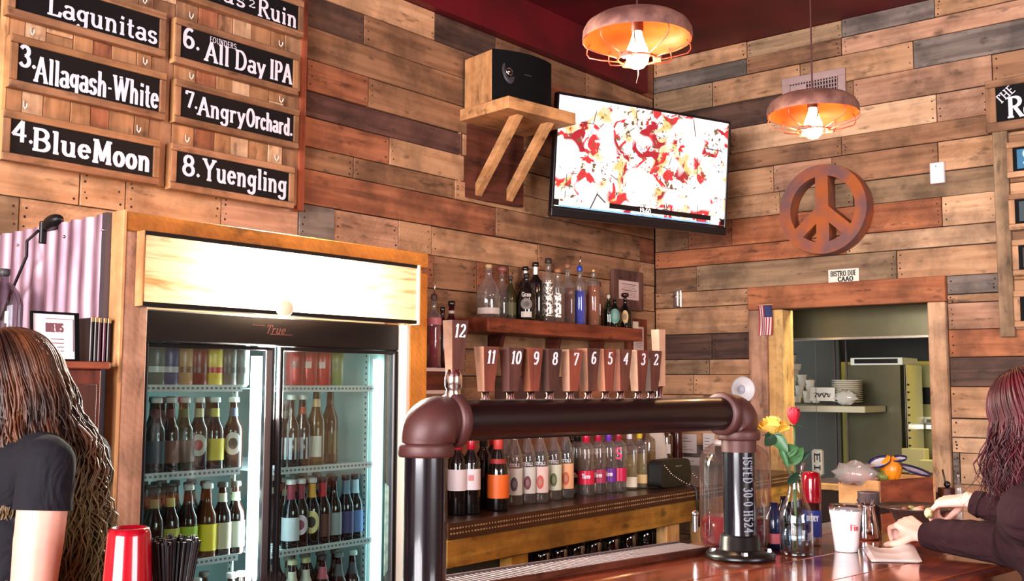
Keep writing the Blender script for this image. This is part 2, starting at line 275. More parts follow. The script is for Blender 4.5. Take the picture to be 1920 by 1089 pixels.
# ---------------------------------------------------------------- hand-lettered serif strokes
def sf(x, y, w=.13): return [(x-w, y), (x+w, y)]
G = {
 'A': (.84, [[(.10, 0), (.42, 1)], [(.42, 1), (.74, 0)], [(.22, .34), (.62, .34)], sf(.1, 0), sf(.74, 0)]),
 'B': (.74, [[(.16, 0), (.16, 1)], [(.04, 1), (.36, 1)]+arc(.36, .76, .24, .24, 80, -90)+[(.16, .52)], [(.36, .52)]+arc(.38, .26, .28, .26, 80, -90)+[(.04, 0)]]),
 'D': (.82, [[(.16, 0), (.16, 1)], [(.04, 1), (.34, 1)]+arc(.34, .5, .36, .5, 90, -90, 14)+[(.04, 0)]]),
 'E': (.62, [[(.14, 0), (.14, 1)], [(.04, 1), (.54, 1)], [(.14, .52), (.44, .52)], [(.04, 0), (.56, 0)]]),
 'F': (.58, [[(.14, 0), (.14, 1)], [(.04, 1), (.54, 1)], [(.14, .52), (.42, .52)]]),
 'H': (.78, [[(.16, 0), (.16, 1)], [(.62, 0), (.62, 1)], [(.16, .5), (.62, .5)], sf(.16, 0), sf(.16, 1), sf(.62, 0), sf(.62, 1)]),
 'I': (.36, [[(.18, 0), (.18, 1)], sf(.18, 0), sf(.18, 1)]),
 'L': (.68, [[(.18, 0), (.18, 1)], sf(.18, 1), [(.04, 0), (.58, 0), (.62, .2)]]),
 'M': (1.02, [[(.16, 0), (.2, 1)], [(.2, 1), (.5, .12)], [(.5, .12), (.8, 1)], [(.84, 0), (.8, 1)], sf(.16, 0), sf(.84, 0), sf(.14, 1, .1), sf(.86, 1, .1)]),
 'N': (.84, [[(.16, 0), (.16, 1)], [(.16, 1), (.66, 0)], [(.66, 0), (.66, 1)], sf(.16, 0), sf(.66, 1), sf(.1, 1, .08)]),
 'O': (.86, [arc(.42, .5, .33, .5, 0, 360, 20)]),
 'P': (.7, [[(.16, 0), (.16, 1)], [(.04, 1), (.36, 1)]+arc(.36, .74, .25, .26, 80, -90)+[(.16, .48)], sf(.16, 0)]),
 'R': (.78, [[(.16, 0), (.16, 1)], [(.04, 1), (.36, 1)]+arc(.36, .76, .24, .24, 80, -90)+[(.16, .52)], [(.36, .5), (.66, 0)], sf(.16, 0), sf(.68, 0, .1)]),
 'S': (.64, [arc(.32, .75, .23, .25, 20, 270, 12)+arc(.32, .26, .25, .25, 90, -160, 12)]),
 'T': (.7, [[(.35, 0), (.35, 1)], [(.04, .8), (.06, 1), (.64, 1), (.66, .8)], sf(.35, 0)]),
 'U': (.8, [[(.16, 1), (.16, .3)]+arc(.4, .28, .24, .28, 180, 360, 10)+[(.64, 1)], sf(.16, 1), sf(.64, 1)]),
 'W': (1.16, [[(.12, 1), (.34, 0)], [(.34, 0), (.58, .9)], [(.58, .9), (.8, 0)], [(.8, 0), (1.04, 1)], sf(.12, 1), sf(1.04, 1), sf(.56, 1, .1)]),
 'Y': (.8, [[(.1, 1), (.4, .5)], [(.7, 1), (.4, .5)], [(.4, .5), (.4, 0)], sf(.1, 1), sf(.7, 1), sf(.4, 0)]),
 'Z': (.7, [[(.08, .8), (.1, 1), (.6, 1), (.08, 0), (.62, 0), (.64, .2)]]),
 'C': (.76, [arc(.42, .5, .34, .5, 40, 320, 16)]), 'G': (.8, [arc(.42, .5, .34, .5, 40, 350, 16), [(.5, .42), (.78, .42)]]),
 'K': (.8, [[(.16, 0), (.16, 1)], [(.66, 1), (.18, .45)], [(.34, .6), (.7, 0)], sf(.16, 0), sf(.16, 1)]),
 'V': (.8, [[(.1, 1), (.4, 0)], [(.7, 1), (.4, 0)], sf(.1, 1), sf(.7, 1)]),
 'a': (.58, [arc(.27, .48, .19, .16, 150, 20, 8)+[(.46, .12), (.54, .02)], arc(.25, .18, .19, .17, 40, 330, 12)]),
 'b': (.62, [[(.14, 0), (.14, 1)], arc(.32, .3, .2, .3, -180, 180, 14), sf(.1, 1, .08)]),
 'c': (.52, [arc(.28, .31, .21, .31, 40, 320, 12)]),
 'd': (.64, [[(.48, 0), (.48, 1)], arc(.28, .3, .2, .3, 0, 360, 14), sf(.42, 1, .08), sf(.52, 0, .07)]),
 'e': (.56, [[(.08, .34), (.46, .36)]+arc(.27, .33, .2, .3, 10, 320, 14)]),
 'g': (.6, [arc(.27, .36, .19, .25, 0, 360, 14), [(.46, .6), (.46, -.08)]+arc(.26, -.1, .2, .2, 0, -160, 8), [(.46, .58), (.56, .62)]]),
 'h': (.66, [[(.14, 0), (.14, 1)], [(.14, .4)]+arc(.32, .4, .17, .22, 150, 0, 8)+[(.49, 0)], sf(.1, 1, .08), sf(.14, 0, .09), sf(.49, 0, .09)]),
 'i': (.32, [[(.16, 0), (.16, .62)], sf(.12, .62, .08), sf(.16, 0, .1), [(.14, .88), (.18, .92)], [(.15, .84), (.17, .94)]]),
 'l': (.32, [[(.16, 0), (.16, 1)], sf(.11, 1, .08), sf(.17, 0, .1)]),
 'm': (.96, [[(.14, 0), (.14, .62)], [(.14, .4)]+arc(.3, .4, .16, .22, 150, 0, 8)+[(.46, 0)], [(.46, .4)]+arc(.62, .4, .16, .22, 150, 0, 8)+[(.78, 0)], sf(.14, 0, .08), sf(.46, 0, .08), sf(.78, 0, .08)]),
 'n': (.66, [[(.14, 0), (.14, .62)], [(.14, .4)]+arc(.32, .4, .17, .22, 150, 0, 8)+[(.49, 0)], sf(.09, .62, .08), sf(.14, 0, .09), sf(.49, 0, .09)]),
 'o': (.6, [arc(.29, .31, .21, .31, 0, 360, 16)]),
 'r': (.5, [[(.14, 0), (.14, .62)], [(.14, .38)]+arc(.32, .42, .17, .2, 160, 50, 7), sf(.09, .62, .08), sf(.14, 0, .1)]),
 's': (.5, [arc(.25, .465, .17, .155, 20, 270, 10)+arc(.25, .155, .18, .155, 90, -160, 10)]),
 't': (.42, [[(.18, .9), (.18, .14)]+arc(.3, .14, .12, .14, 180, 300, 6), [(.04, .62), (.36, .62)]]),
 'u': (.66, [[(.13, .62), (.13, .22)]+arc(.31, .22, .18, .22, 180, 350, 8), [(.49, .62), (.49, 0)], sf(.08, .62, .08), sf(.45, .62, .07), sf(.54, 0, .07)]),
 'v': (.56, [[(.08, .62), (.28, 0)], [(.48, .62), (.28, 0)], sf(.08, .62, .08), sf(.48, .62, .08)]),
 'w': (.8, [[(.08, .62), (.24, 0), (.4, .55), (.56, 0), (.72, .62)]]),
 'y': (.6, [[(.08, .62), (.29, .04)], [(.5, .62), (.2, -.26), (.06, -.26)], sf(.08, .62, .09), sf(.5, .62, .08)]),
 '0': (.62, [arc(.3, .5, .22, .5, 0, 360, 18)]),
 '1': (.4, [[(.06, .82), (.2, 1), (.2, 0)], sf(.2, 0, .12)]),
 '2': (.62, [arc(.29, .74, .2, .25, 160, -40, 10)+[(.06, .03), (.54, .03), (.56, .16)]]),
 '3': (.6, [arc(.27, .76, .2, .24, 150, -80, 10), arc(.27, .27, .23, .27, 80, -150, 12)]),
 '4': (.66, [[(.44, 0), (.44, 1), (.05, .32), (.6, .32)]]),
 '5': (.6, [[(.5, 1), (.14, 1), (.12, .56)]+arc(.27, .3, .24, .3, 110, -150, 12)]),
 '6': (.62, [arc(.34, .5, .26, .5, 60, 180, 8)+arc(.3, .28, .22, .28, 180, 540, 16)]),
 '7': (.58, [[(.05, .84), (.07, 1), (.52, 1), (.24, 0)]]),
 '8': (.62, [arc(.3, .76, .19, .24, 0, 360, 14), arc(.3, .27, .23, .27, 0, 360, 16)]),
 '9': (.62, [arc(.28, .5, .26, .5, -120, 0, 8)+arc(.3, .72, .22, .28, 0, 360, 16)]),
 '.': (.22, [[(.08, .05), (.12, .09)], [(.12, .05), (.08, .09)]]), '-': (.3, [[(.04, .4), (.24, .4)]]), ' ': (.3, []), "'": (.2, [[(.1, .95), (.1, .8)]]),
 ':': (.22, [[(.1, .1), (.1, .14)], [(.1, .5), (.1, .54)]]), '/': (.4, [[(.05, 0), (.35, 1)]]), '=': (.6, [[(.05, .35), (.5, .35)], [(.05, .6), (.5, .6)]]),
}
def text_w(s, gap=.06): return sum(G[c][0]+gap for c in s)-gap
def letter(mb, s, fn, h, width=None, T=.15, t=.085, x0=0., y0=0., slant=0., gap=.06, mi=0, drift=0., step=9.):
    """strokes of the words s; fn maps (x, y) of the sign's face in metres to a point"""
    sx = h if width is None else width/text_w(s, gap); x = 0; kq = 0
    for ch in s:
        adv, strokes = G[ch]
        for st in strokes:
            q = [((x+a+b*slant)*sx+x0, b*h+y0+drift*x) for a, b in st]
            if step < 1:
                q2 = [q[0]]
                for a, b in zip(q, q[1:]):
                    n_ = max(1, int(math.hypot(b[0]-a[0], b[1]-a[1])/step+.99)); q2 += [(a[0]+(b[0]-a[0])*i/n_, a[1]+(b[1]-a[1])*i/n_) for i in range(1, n_+1)]
                q = q2
            for (a, b) in zip(q, q[1:]):
                dx, dy = b[0]-a[0], b[1]-a[1]; L = math.hypot(dx, dy)
                if L < 1e-7: continue
                wd = (t+(T-t)*abs(dy)/L)*h*.5; nx, ny = -dy/L*wd, dx/L*wd; ex, ey = dx/L*wd*.35, dy/L*wd*.35
                kq += 1; o0 = fn(a[0], a[1]); nn = (fn(a[0]+1e-3, a[1])-o0).cross(fn(a[0], a[1]+1e-3)-o0).normalized()*(1.2e-5*(kq % 40)); vs_ = [fn(a[0]+nx-ex, a[1]+ny-ey), fn(a[0]-nx-ex, a[1]-ny-ey), fn(b[0]-nx+ex, b[1]-ny+ey), fn(b[0]+nx+ex, b[1]+ny+ey)]; mb.add([q_+nn for q_ in vs_], [(0, 1, 2, 3)], mi)
        x += adv+gap
    return mb
# ================================================================ the room
CEIL = 3.652
def struct(name, mb, m): o = mb.build(name, m); o['kind'] = 'structure'; return o
RED = blotchy('ceiling_red_paint', (100, 5, 18), (78, 3, 13), 3, .55, bump=.1)
FLOOR = wood('walnut', 'y', .5)
struct('floor', MB().box((-.1, -9.6, -.1), (8.1, 3.0, 0)), FLOOR)
ceil = struct('ceiling', MB().box((-.1, -9.6, CEIL), (8.1, .1, CEIL+.1)), RED)
BACKING = mat('wall_backing', (48, 32, 26), .9)
wall_a = struct('wall_left', MB().box((-.12, -9.6, 0), (-.022, .1, CEIL)), BACKING)
OX0, OX1 = xat(1466, 0, 1.7), xat(1746, 0, 1.7); OZ0, OZ1 = .93, 1.955
wall_b = struct('wall_back', MB().box((-.02, .022, 0), (OX0, .12, CEIL)).box((OX1, .022, 0), (8.1, .12, CEIL)).box((OX0, .022, OZ1), (OX1, .12, CEIL)).box((OX0, .022, 0), (OX1, .12, OZ0)), BACKING)
PLASTER = mat('front_wall_plaster', (176, 150, 130), .8, noise=.08)
struct('wall_front', MB().box((0, -9.6, 0), (8.1, -9.5, .8)).box((0, -9.6, 3.1), (8.1, -9.5, CEIL)).box((0, -9.6, .8), (.9, -9.5, 3.1)).box((5.4, -9.6, .8), (8.1, -9.5, 3.1)), PLASTER)
struct('wall_right', MB().box((8., -9.6, 0), (8.1, -6.1, CEIL)).box((8., -3.1, 0), (8.1, .1, CEIL)).box((8., -6.1, 0), (8.1, -3.1, .85)).box((8., -6.1, 3.05), (8.1, -3.1, CEIL)), PLASTER)
FRW = mat('window_frame_paint', (60, 40, 34), .5)
w1 = struct('window_1', MB().box((.9, -9.56, .8), (5.4, -9.5, .86)).box((.9, -9.56, 3.04), (5.4, -9.5, 3.1)), FRW)
for x in (.93, 2.4, 3.9, 5.37): MB().box((x-.03, -9.56, .86), (x+.03, -9.5, 3.04)).build('mullion', FRW, w1)
w2 = struct('window_2', MB().box((8.02, -6.1, .85), (8.08, -3.1, .91)).box((8.02, -6.1, 2.99), (8.08, -3.1, 3.05)), FRW)
for y in (-6.07, -4.6, -3.13): MB().box((8.02, y-.03, .91), (8.08, y+.03, 2.99)).build('mullion', FRW, w2)
# painted soffit along the top of the left wall, it stops short of the corner
o = MB().box((-.022, -9.5, 3.40), (.05, -.15, CEIL)).build('trim_1', RED); o['kind'] = 'structure'
# ---- planks
nails_a, nails_b = MB(), MB()
NAIL = mat('old_nail_holes', (46, 28, 22), .9)
KEYS = ['tan', 'brown', 'tan', 'olive', 'pink', 'brown', 'rust', 'tan', 'grey', 'tan', 'dark', 'brown']
KEYS_A = ['brown', 'rust', 'brown', 'tan', 'rust', 'brown', 'dark', 'tan', 'purple', 'brown']
def plank(wall, side, a, b, z0, z1, key):
    g = .0022; t = random.uniform(-.004, .005); L = b-a-2*g; H = z1-z0-2*g; dz = random.uniform(-.0012, .0012)
    sk = random.random() < .16
    mb = MB().cbox((-L/2, -.024, -H/2), (L/2, 0, H/2), .0022)
    o = mb.build('plank', wood(key, 'x', saw=sk), wall, local=True)
    if side == 'a': o.location = (t, (a+b)/2, (z0+z1)/2+dz); o.rotation_euler = (0, random.uniform(-.0015, .0015), -PI/2)
    else: o.location = ((a+b)/2, -t, (z0+z1)/2+dz); o.rotation_euler = (0, random.uniform(-.0015, .0015), PI)
    nn = nails_a if side == 'a' else nails_b
    for e in (a+.022, b-.022):
        if random.random() < .9:
            k = random.choice((2, 3, 3, 4))
            for i in range(k):
                zz = z0+H*(.2+.6*i/(k-1))+random.uniform(-.008, .008); e2 = e+random.uniform(-.006, .006); r = random.uniform(.0034, .0058)
                P = [(r*math.cos(q*PI/3), r*math.sin(q*PI/3)) for q in range(6)]
                nn.add([((t+.0005), e2+p, zz+q) if side == 'a' else (e2+p, -(t+.0005), zz+q) for p, q in P], [tuple(range(6))])
def row(wall, side, z0, z1, start, segs, end, keys):
    a = start; zm = (z0+z1)/2
    for px, key in segs:
        b = (yat(px, 0, zm) if side == 'a' else xat(px, 0, zm)) if px < 5000 else end
        b = min(b, end)
        if b-a > .02: plank(wall, side, a, b, z0, z1, key); a = b
    while a < end-.02:
        b = a+random.uniform(.35, .95)
        if end-b < .3: b = end
        plank(wall, side, a, b, z0, z1, random.choice(keys)); a = b
# left wall: rows from the far left of the photograph to the corner
A0 = -5.2
ZA = [0, .14, .27, .41, .55, .70, .84, .98, 1.12, 1.26, 1.40, 1.54, 1.68, 1.82, 1.976, 2.143, 2.292, 2.451, 2.553, 2.69, 2.806, 2.95, 3.103, 3.25, 3.40, CEIL]
SEG_A = {3.25: [(585, 'brown'), (816, 'tan'), (930, 'dark'), (1100, 'brown')], 3.103: [(570, 'brown'), (683, 'dark'), (905, 'brown'), (1130, 'rust')],
         2.95: [(560, 'dark'), (1000, 'brown'), (1150, 'dark')], 2.806: [(575, 'rust'), (690, 'rust'), (1010, 'brown')],
         2.69: [(565, 'brown'), (867, 'purple'), (885, 'tan'), (1040, 'brown')], 2.553: [(560, 'rust'), (731, 'rust'), (1050, 'tan')],
         2.451: [(555, 'brown'), (664, 'brown'), (853, 'brown'), (1030, 'tan'), (1230, 'brown')], 2.292: [(400, 'tan'), (560, 'rust'), (930, 'rust'), (1200, 'brown')],
         2.143: [(150, 'tan'), (235, 'tan'), (415, 'tan'), (560, 'pink'), (627, 'grey'), (748, 'pink'), (810, 'tan'), (1009, 'tan'), (1198, 'brown'), (1228, 'tan')],
         1.976: [(35, 'olive'), (400, 'tan'), (560, 'brown'), (812, 'rust'), (895, 'brown'), (955, 'rust'), (1010, 'brown'), (1228, 'tan')],
         1.82: [(1010, 'brown'), (1145, 'tan'), (1228, 'tan')], 1.68: [(860, 'rust'), (1228, 'tan')]}
for z0, z1 in zip(ZA, ZA[1:]):
    if z1 == CEIL: row(wall_a, 'a', z0, z1, -.16, [], -.002, ['rust']); continue
    row(wall_a, 'a', z0, z1, A0, SEG_A.get(z0, []), -.002, KEYS_A)
# back wall
B1 = 3.1
ZB = [1.992, 2.094, 2.256, 2.366, 2.532, 2.672, 2.838, 2.95, 3.11, 3.274, 3.437, 3.543, CEIL]
SEG_B = {3.543: [(1400, 'tan'), (1578, 'olive'), (1752, 'grey'), (2300, 'tan')], 3.437: [(1400, 'grey'), (1578, 'brown'), (2300, 'pink')],
         3.274: [(1336, 'olive'), (1500, 'tan'), (1712, 'tan'), (2300, 'grey')], 3.11: [(1475, 'dark'), (1600, 'brown'), (1860, 'pink'), (2300, 'brown')],
         2.95: [(1370, 'brown'), (1756, 'light'), (1853, 'pink'), (2300, 'brown')], 2.838: [(1578, 'brown'), (1860, 'brown'), (2300, 'brown')],
         2.672: [(1450, 'tan'), (1560, 'pink'), (1759, 'brown'), (2300, 'tan')], 2.532: [(1462, 'tan'), (1600, 'olive'), (2300, 'olive')],
         2.366: [(1290, 'brown'), (1372, 'rust'), (1560, 'orange'), (1766, 'orange'), (1868, 'light'), (2300, 'tan')],
         2.256: [(1540, 'orange'), (1586, 'orange'), (2300, 'light')], 2.094: [(1305, 'brown'), (1681, 'olive'), (2300, 'tan')],
         1.992: [(1404, 'tan')]}
for z0, z1 in zip(ZB, ZB[1:]):
    if z0 == 1.992:
        row(wall_b, 'b', z0, z1, .002, [(1404, 'tan')], xat(1404, 0, 2.05), KEYS)
        row(wall_b, 'b', z0, z1, xat(1775, 0, 2.05), [(1872, 'grey'), (2300, 'tan')], B1, KEYS); continue
    row(wall_b, 'b', z0, z1, .002, SEG_B.get(z0, []), B1, KEYS)
XL = xat(1408, 0, 1.7)
ZL = [0, .14, .28, .42, .56, .70, .84, .98, 1.12, 1.28, 1.437, 1.564, 1.66, 1.82, 1.992]
SEG_L = {1.82: [(1405, 'tan')], 1.66: [(1334, 'dark'), (1405, 'dark')], 1.564: [(1330, 'olive'), (1405, 'tan')], 1.437: [(1300, 'tan'), (1405, 'tan')], 1.28: [(1320, 'tan'), (1405, 'tan')]}
for z0, z1 in zip(ZL, ZL[1:]): row(wall_b, 'b', z0, z1, .002, SEG_L.get(z0, []), XL, KEYS)
XR = xat(1779, 0, 1.7)
ZR = [0, .14, .28, .42, .56, .70, .84, .98, 1.145, 1.227, 1.326, 1.494, 1.652, 1.801, 1.946, 1.992]
SEG_R = {1.946: [(2300, 'tan')], 1.801: [(1875, 'pink'), (2300, 'tan')], 1.652: [(2300, 'orange')], 1.494: [(2300, 'dark')], 1.326: [(2300, 'tan')], 1.227: [(2300, 'light')], 1.145: [(2300, 'light')], .98: [(1800, 'grey'), (2300, 'light')]}
for z0, z1 in zip(ZR, ZR[1:]): row(wall_b, 'b', z0, z1, XR, SEG_R.get(z0, []), B1, KEYS)
nails_a.build('nail_hole', NAIL, wall_a, kind='stuff'); nails_b.build('nail_hole', NAIL, wall_b, kind='stuff')
# wall beyond the planks (outside the photograph) stays plain boarding
MB().box((-.022, -9.5, 0), (0, A0-.003, 3.4)).build('boarding', wood('brown', 'y'), wall_a)
MB().box((B1+.003, 0, 0), (8.0, .022, CEIL)).build('boarding', wood('tan', 'x'), wall_b)
# ---- pass-through casing
xa, xb = xat(1409, -.03, 1.7), xat(1779, -.03, 1.7)
cas = struct('trim_2', MB().cbox((XL, -.035, 1.955), (XR+.0, .022, 2.094), .004), wood('orange', 'x'))
MB().cbox((XL, -.03, .93), (xat(1438, -.03, 1.6), .02, 1.953), .004).build('casing_board', wood('pink', 'z'), cas)
MB().cbox((xat(1438, -.03, 1.6)+.001, -.01, .93), (OX0+.012, .14, 1.953), .004).build('jamb_board', wood('pine', 'z'), cas)
MB().cbox((OX1-.004, -.034, .93), (XR-.003, .14, 1.953), .005).build('casing_board', wood('light', 'z'), cas)
MB().cbox((OX0+.014, -.02, .90), (OX1-.006, .2, .932), .004).build('sill', wood('pine', 'x'), cas)
# ---- kitchen beyond the opening
KY = 2.6
KP = mat('kitchen_wall_paint', (178, 162, 84), .7, noise=.05)
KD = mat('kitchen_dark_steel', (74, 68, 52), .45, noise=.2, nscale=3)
struct('wall_kitchen_back', MB().box((-1.2, KY, 0), (4.2, KY+.1, 3.0)), KP)
struct('wall_kitchen_left', MB().box((-1.3, .125, 0), (-1.2, KY, 3.0)), KP)
struct('wall_kitchen_right', MB().box((4.2, .125, 0), (4.3, KY, 3.0)), KP)
struct('ceiling_kitchen', MB().box((-1.2, .125, 2.9), (4.2, KY, 3.0)), KP)
area('kitchen_ceiling_light', (2.0, .85, 2.86), (1.8, 1.0, 0), 1.2, .4, 105, (1.0, .93, .62))
# ================================================================ menu board on the left wall
CHALK = mat('chalk_paint', (226, 218, 232), .8); BLACKB = mat('blackboard_paint', (13, 9, 12), .8, spec=.2, noise=.15, nscale=12)
CLEAR = glass('clear_glass', (240, 240, 240), 1.1, .05, .045); CHROME = mat('chrome', (225, 222, 220), .12, metal=1)
HOOKM = mat('clear_plastic_hook', (225, 215, 205), .2, spec=.8)
yl, yr = on(6, 200, 'x', .05).y, on(566, 390, 'x', .05).y
zb = on(566, 392, 'x', .05).z
board = thing('menu_board', 'large pallet wood rack of upright mixed slats that carries the numbered chalk signs', 'menu board', (.02, (yl+yr)/2, zb))
y = yl; k = 0
SL = ['slat', 'brown', 'light', 'slat', 'brown', 'slat', 'tan', 'light', 'slat', 'slat', 'brown', 'tan', 'rust', 'slat']
while y < yr-.01:
    wd = random.choice((.075, .09, .1, .06)); e = min(yr, y+wd)
    if yr-e < .04: e = yr
    z = zb+random.uniform(-.004, .012)
    while z < CEIL-.1:
        z2 = min(CEIL-.08, z+random.uniform(.38, .8))
        MB().cbox((.022+random.uniform(0, .004), y+.001, z+.001), (.05+random.uniform(0, .008), e-.001, z2-.001), .002).build('slat', wood(SL[k % 14] if random.random() < .7 else random.choice(SL), 'z'), board)
        z = z2; k += 1
    y = e
MB().cbox((.02, yr-.03, zb-.01), (.06, yr+.005, CEIL-.05), .003).build('end_board', wood('cherry', 'z'), board)
MB().cbox((.02, yl-.012, zb), (.059, yl+.004, CEIL-.05), .002).build('end_board', wood('blond', 'z'), board)
XS = .092
def chalk_sign(num, tl, br, label, words, frame_keys):
    a = on(tl[0], tl[1], 'x', XS); b = on(br[0], br[1], 'x', XS)
    y0, y1, z1, z0 = a.y, b.y, a.z, b.z; f = .027; r = thing('chalk_sign', label, 'sign', (.06, (y0+y1)/2, z0-f), group='numbered chalk signs')
    W, H = y1-y0, z1-z0
    MB().box((.07, y0-.004, z0-.004), (XS-.006, y1+.004, z1+.004)).build('panel', BLACKB, r)
    for nm, A, B_, ax in (('rail', (.0595, y0-f, z0-f), (XS+.003, y1+f, z0), 'y'), ('rail', (.0595, y0-f, z1), (XS+.003, y1+f, z1+f), 'y'),
                          ('stile', (.0595, y0-f, z0+.001), (XS+.001, y0, z1-.001), 'z'), ('stile', (.0595, y1, z0+.001), (XS+.001, y1+f, z1-.001), 'z')):
        MB().cbox(A, B_, .003).build(nm, wood(random.choice(frame_keys), ax), r)
    MB().box((.0595, y0-f-.0015, z0-f), (XS-.001, y0-f, z1+f*.9)).build('edge_strip', wood('blond', 'z'), r)
    m = MB(); fn = lambda p, q: Vector((XS-.0052, y0+p, z0+q))
    for (s, x0, x1, yb, h, T, t) in words: letter(m, s, fn, h*H, None if x1 is None else (x1-x0)*W, T, t, x0*W, yb*H)
    m.build('lettering', CHALK, r)
    for px_ in (.1, .9):
        hk = MB(); yy = y0+px_*W; zz = z1+f+.03; hk.tube([(.058, yy, zz+.02), (.060, yy, zz), (.073, yy, zz-.012), (.082, yy, zz-.004), (.083, yy, zz+.006)], .0026, 6)
        hk.build('hook', HOOKM, r)
    return r
FK = ['brown', 'brown', 'slat', 'brown']
chalk_sign(2, (33, -48), (299, 91), 'black chalk sign at the top left of the rack, cut by the frame', [('Lagunitas', .20, .985, .14, .58, .18, .1)], FK)
chalk_sign(3, (36, 80), (299, 210), 'black chalk sign numbered 3 with two crowded words', [('3.', .01, .12, .42, .54, .2, .13), ('Allagash-White', .11, .995, .1, .66, .15, .085)], FK)
chalk_sign(4, (22, 221), (287, 332), 'black chalk sign numbered 4, lowest in the left column', [('4.', .01, .15, .38, .58, .2, .13), ('Blue', .14, .54, .22, .62, .22, .12), ('Moon', .55, .98, .18, .66, .22, .12)], FK)
chalk_sign(5, (343, -66), (560, 57), 'black chalk sign with a figure 2 between words, top right of the rack', [('eads', .12, .52, .2, .58, .18, .1), ('2', .55, .61, .32, .28, .16, .12), ('Ruin', .63, .99, .1, .66, .18, .1)], FK)
chalk_sign(6, (341, 47), (550, 165), 'black chalk sign numbered 6, with a small extra word above its line', [('6.', .02, .16, .38, .58, .2, .13), ('All', .2, .41, .14, .6, .18, .1), ('Day', .46, .74, .14, .6, .18, .1), ('IPA', .78, .99, .14, .62, .18, .1), ('FOUNDERS', .24, .47, .76, .17, .13, .09)], FK)
chalk_sign(7, (341, 162), (551, 266), 'black chalk sign numbered 7, third down in the right column', [('7.', .04, .14, .38, .52, .19, .12), ('Angry', .14, .55, .22, .6, .18, .1), ('Orchard.', .56, .99, .22, .6, .18, .11)], FK)
chalk_sign(8, (333, 282), (542, 378), 'black chalk sign numbered 8, lowest in the right column', [('8.', .05, .2, .3, .6, .2, .13), ('Yuengling', .22, .98, .26, .64, .18, .1)], FK)
# ================================================================ speaker on its shelf
sr = thing('speaker_shelf', 'raw wood bracket shelf with two slanted braces, under the black speaker', 'shelf', (.002, -1.66, 2.93), (0, 0, rad(-7)))
PL = lambda k, ax: wood(k, ax)
MB().cbox((.012, -.245, -.062), (.40, .245, 0), .003).build('shelf_board', PL('blond', 'y'), sr, local=True)
MB().cbox((.0, -.235, -.46), (.024, .225, -.064), .002).build('back_board', PL('walnut', 'y'), sr, local=True)
MB().box((.0, -.245, -.46), (.026, -.236, -.064)).build('edge_strip', PL('light', 'z'), sr, local=True)
for yy in (-.11, .115):
    T = Matrix.Translation((.03, yy, -.40)) @ Matrix.Rotation(rad(45), 4, 'Y')
    m = MB(); poly = [(.026, -.43), (.026, -.385), (.31, -.064), (.27, -.064-.0)]
    poly = [(.026, -.44), (.026, -.375), (.285, -.064), (.345, -.064)]
    T = Matrix(((1, 0, 0, 0), (0, 0, -1, yy+.022), (0, 1, 0, 0), (0, 0, 0, 1)))
    m.prism(poly, T, .044); m.build('brace', PL('blond', 'x'), sr, local=True)
SPK = mat('black_speaker_grille', (8, 7, 9), .85, spec=.15); SPD = mat('dark_grey_plastic', (58, 56, 60), .45)
sp = thing('speaker', 'black fronted bookshelf speaker with honey wood sides lying on the wall shelf', 'speaker', (.06, -1.70, 2.93), (0, 0, rad(-11)))
# cabinet seen by its side; the front is bowed
def bow(n=14, x0=.235, b=.045): return [(x0+b*(1-(2*i/n-1)**2)*1.0, -.185+.37*i/n) for i in range(n+1)]
I = Matrix()
MB().cbox((.0, -.2, .001), (.232, .2, .265), .003).build('cabinet', wood('blond', 'z', .5), sp, local=True)
MB().prism([(.232, .2), (.232, -.2)]+[(x, y*1.075) for x, y in bow()], Matrix.Translation((0, 0, .001)), .266, smooth=False).build('grille', SPK, sp, local=True)
m = MB(); T = Matrix.Translation((.262, -.115, .155)) @ Matrix.Rotation(rad(78), 4, 'Y') @ Matrix.Rotation(rad(0), 4, 'Z')
m.lathe([(.048, -.006), (.05, 0), (.044, .006), (.03, .002), (.022, .0)], seg=24, T=T, sx=1.35, sy=.8); m.build('horn', SPD, sp, local=True)
m = MB(); m.lathe([(.022, .003), (.024, .008), (.018, .01), (.014, .004)], seg=18, T=T); m.ball((0, 0, 0), .01, 10, T=T); m.build('tweeter', CHROME, sp, local=True)
MB().box((.283, -.03, .15), (.285, .02, .155)).build('badge', SPD, sp, local=True)
# ================================================================ television
tvw, tvh = 1.166, .678
ta, tb, tg = 1.147, .06, -.027
tc_ = CAM+(Vector((.677, -1.185, 2.657))-CAM)*1.06
n0 = Vector((math.sin(ta), -math.cos(ta), 0)); rv = Vector((math.cos(ta), math.sin(ta), 0)); nv = n0*math.cos(tb)-Vector((0, 0, 1))*math.sin(tb)
uv = rv.cross(-nv); uv = uv if uv.z > 0 else -uv
r2 = rv*math.cos(tg)+uv*math.sin(tg); u2 = -rv*math.sin(tg)+uv*math.cos(tg)
TVM = Matrix(((r2.x, u2.x, nv.x, tc_.x), (r2.y, u2.y, nv.y, tc_.y), (r2.z, u2.z, nv.z, tc_.z), (0, 0, 0, 1)))
tv = thing('television', 'flat black television angled across the corner, showing a bright pizza close-up', 'television', tc_)
BEZ = mat('black_gloss_plastic', (14, 11, 16), .25)
bz = .014; m = MB(); m.T = TVM
for A, B_ in (((-tvw/2, -tvh/2, -.035), (tvw/2, -tvh/2+.045, .006)), ((-tvw/2, tvh/2-bz, -.035), (tvw/2, tvh/2, .006)), ((-tvw/2, -tvh/2+.0451, -.035), (-tvw/2+bz, tvh/2-bz-.0001, .006)), ((tvw/2-bz, -tvh/2+.0451, -.035), (tvw/2, tvh/2-bz-.0001, .006))): m.cbox(A, B_, .003)
m.build('bezel', BEZ, tv)
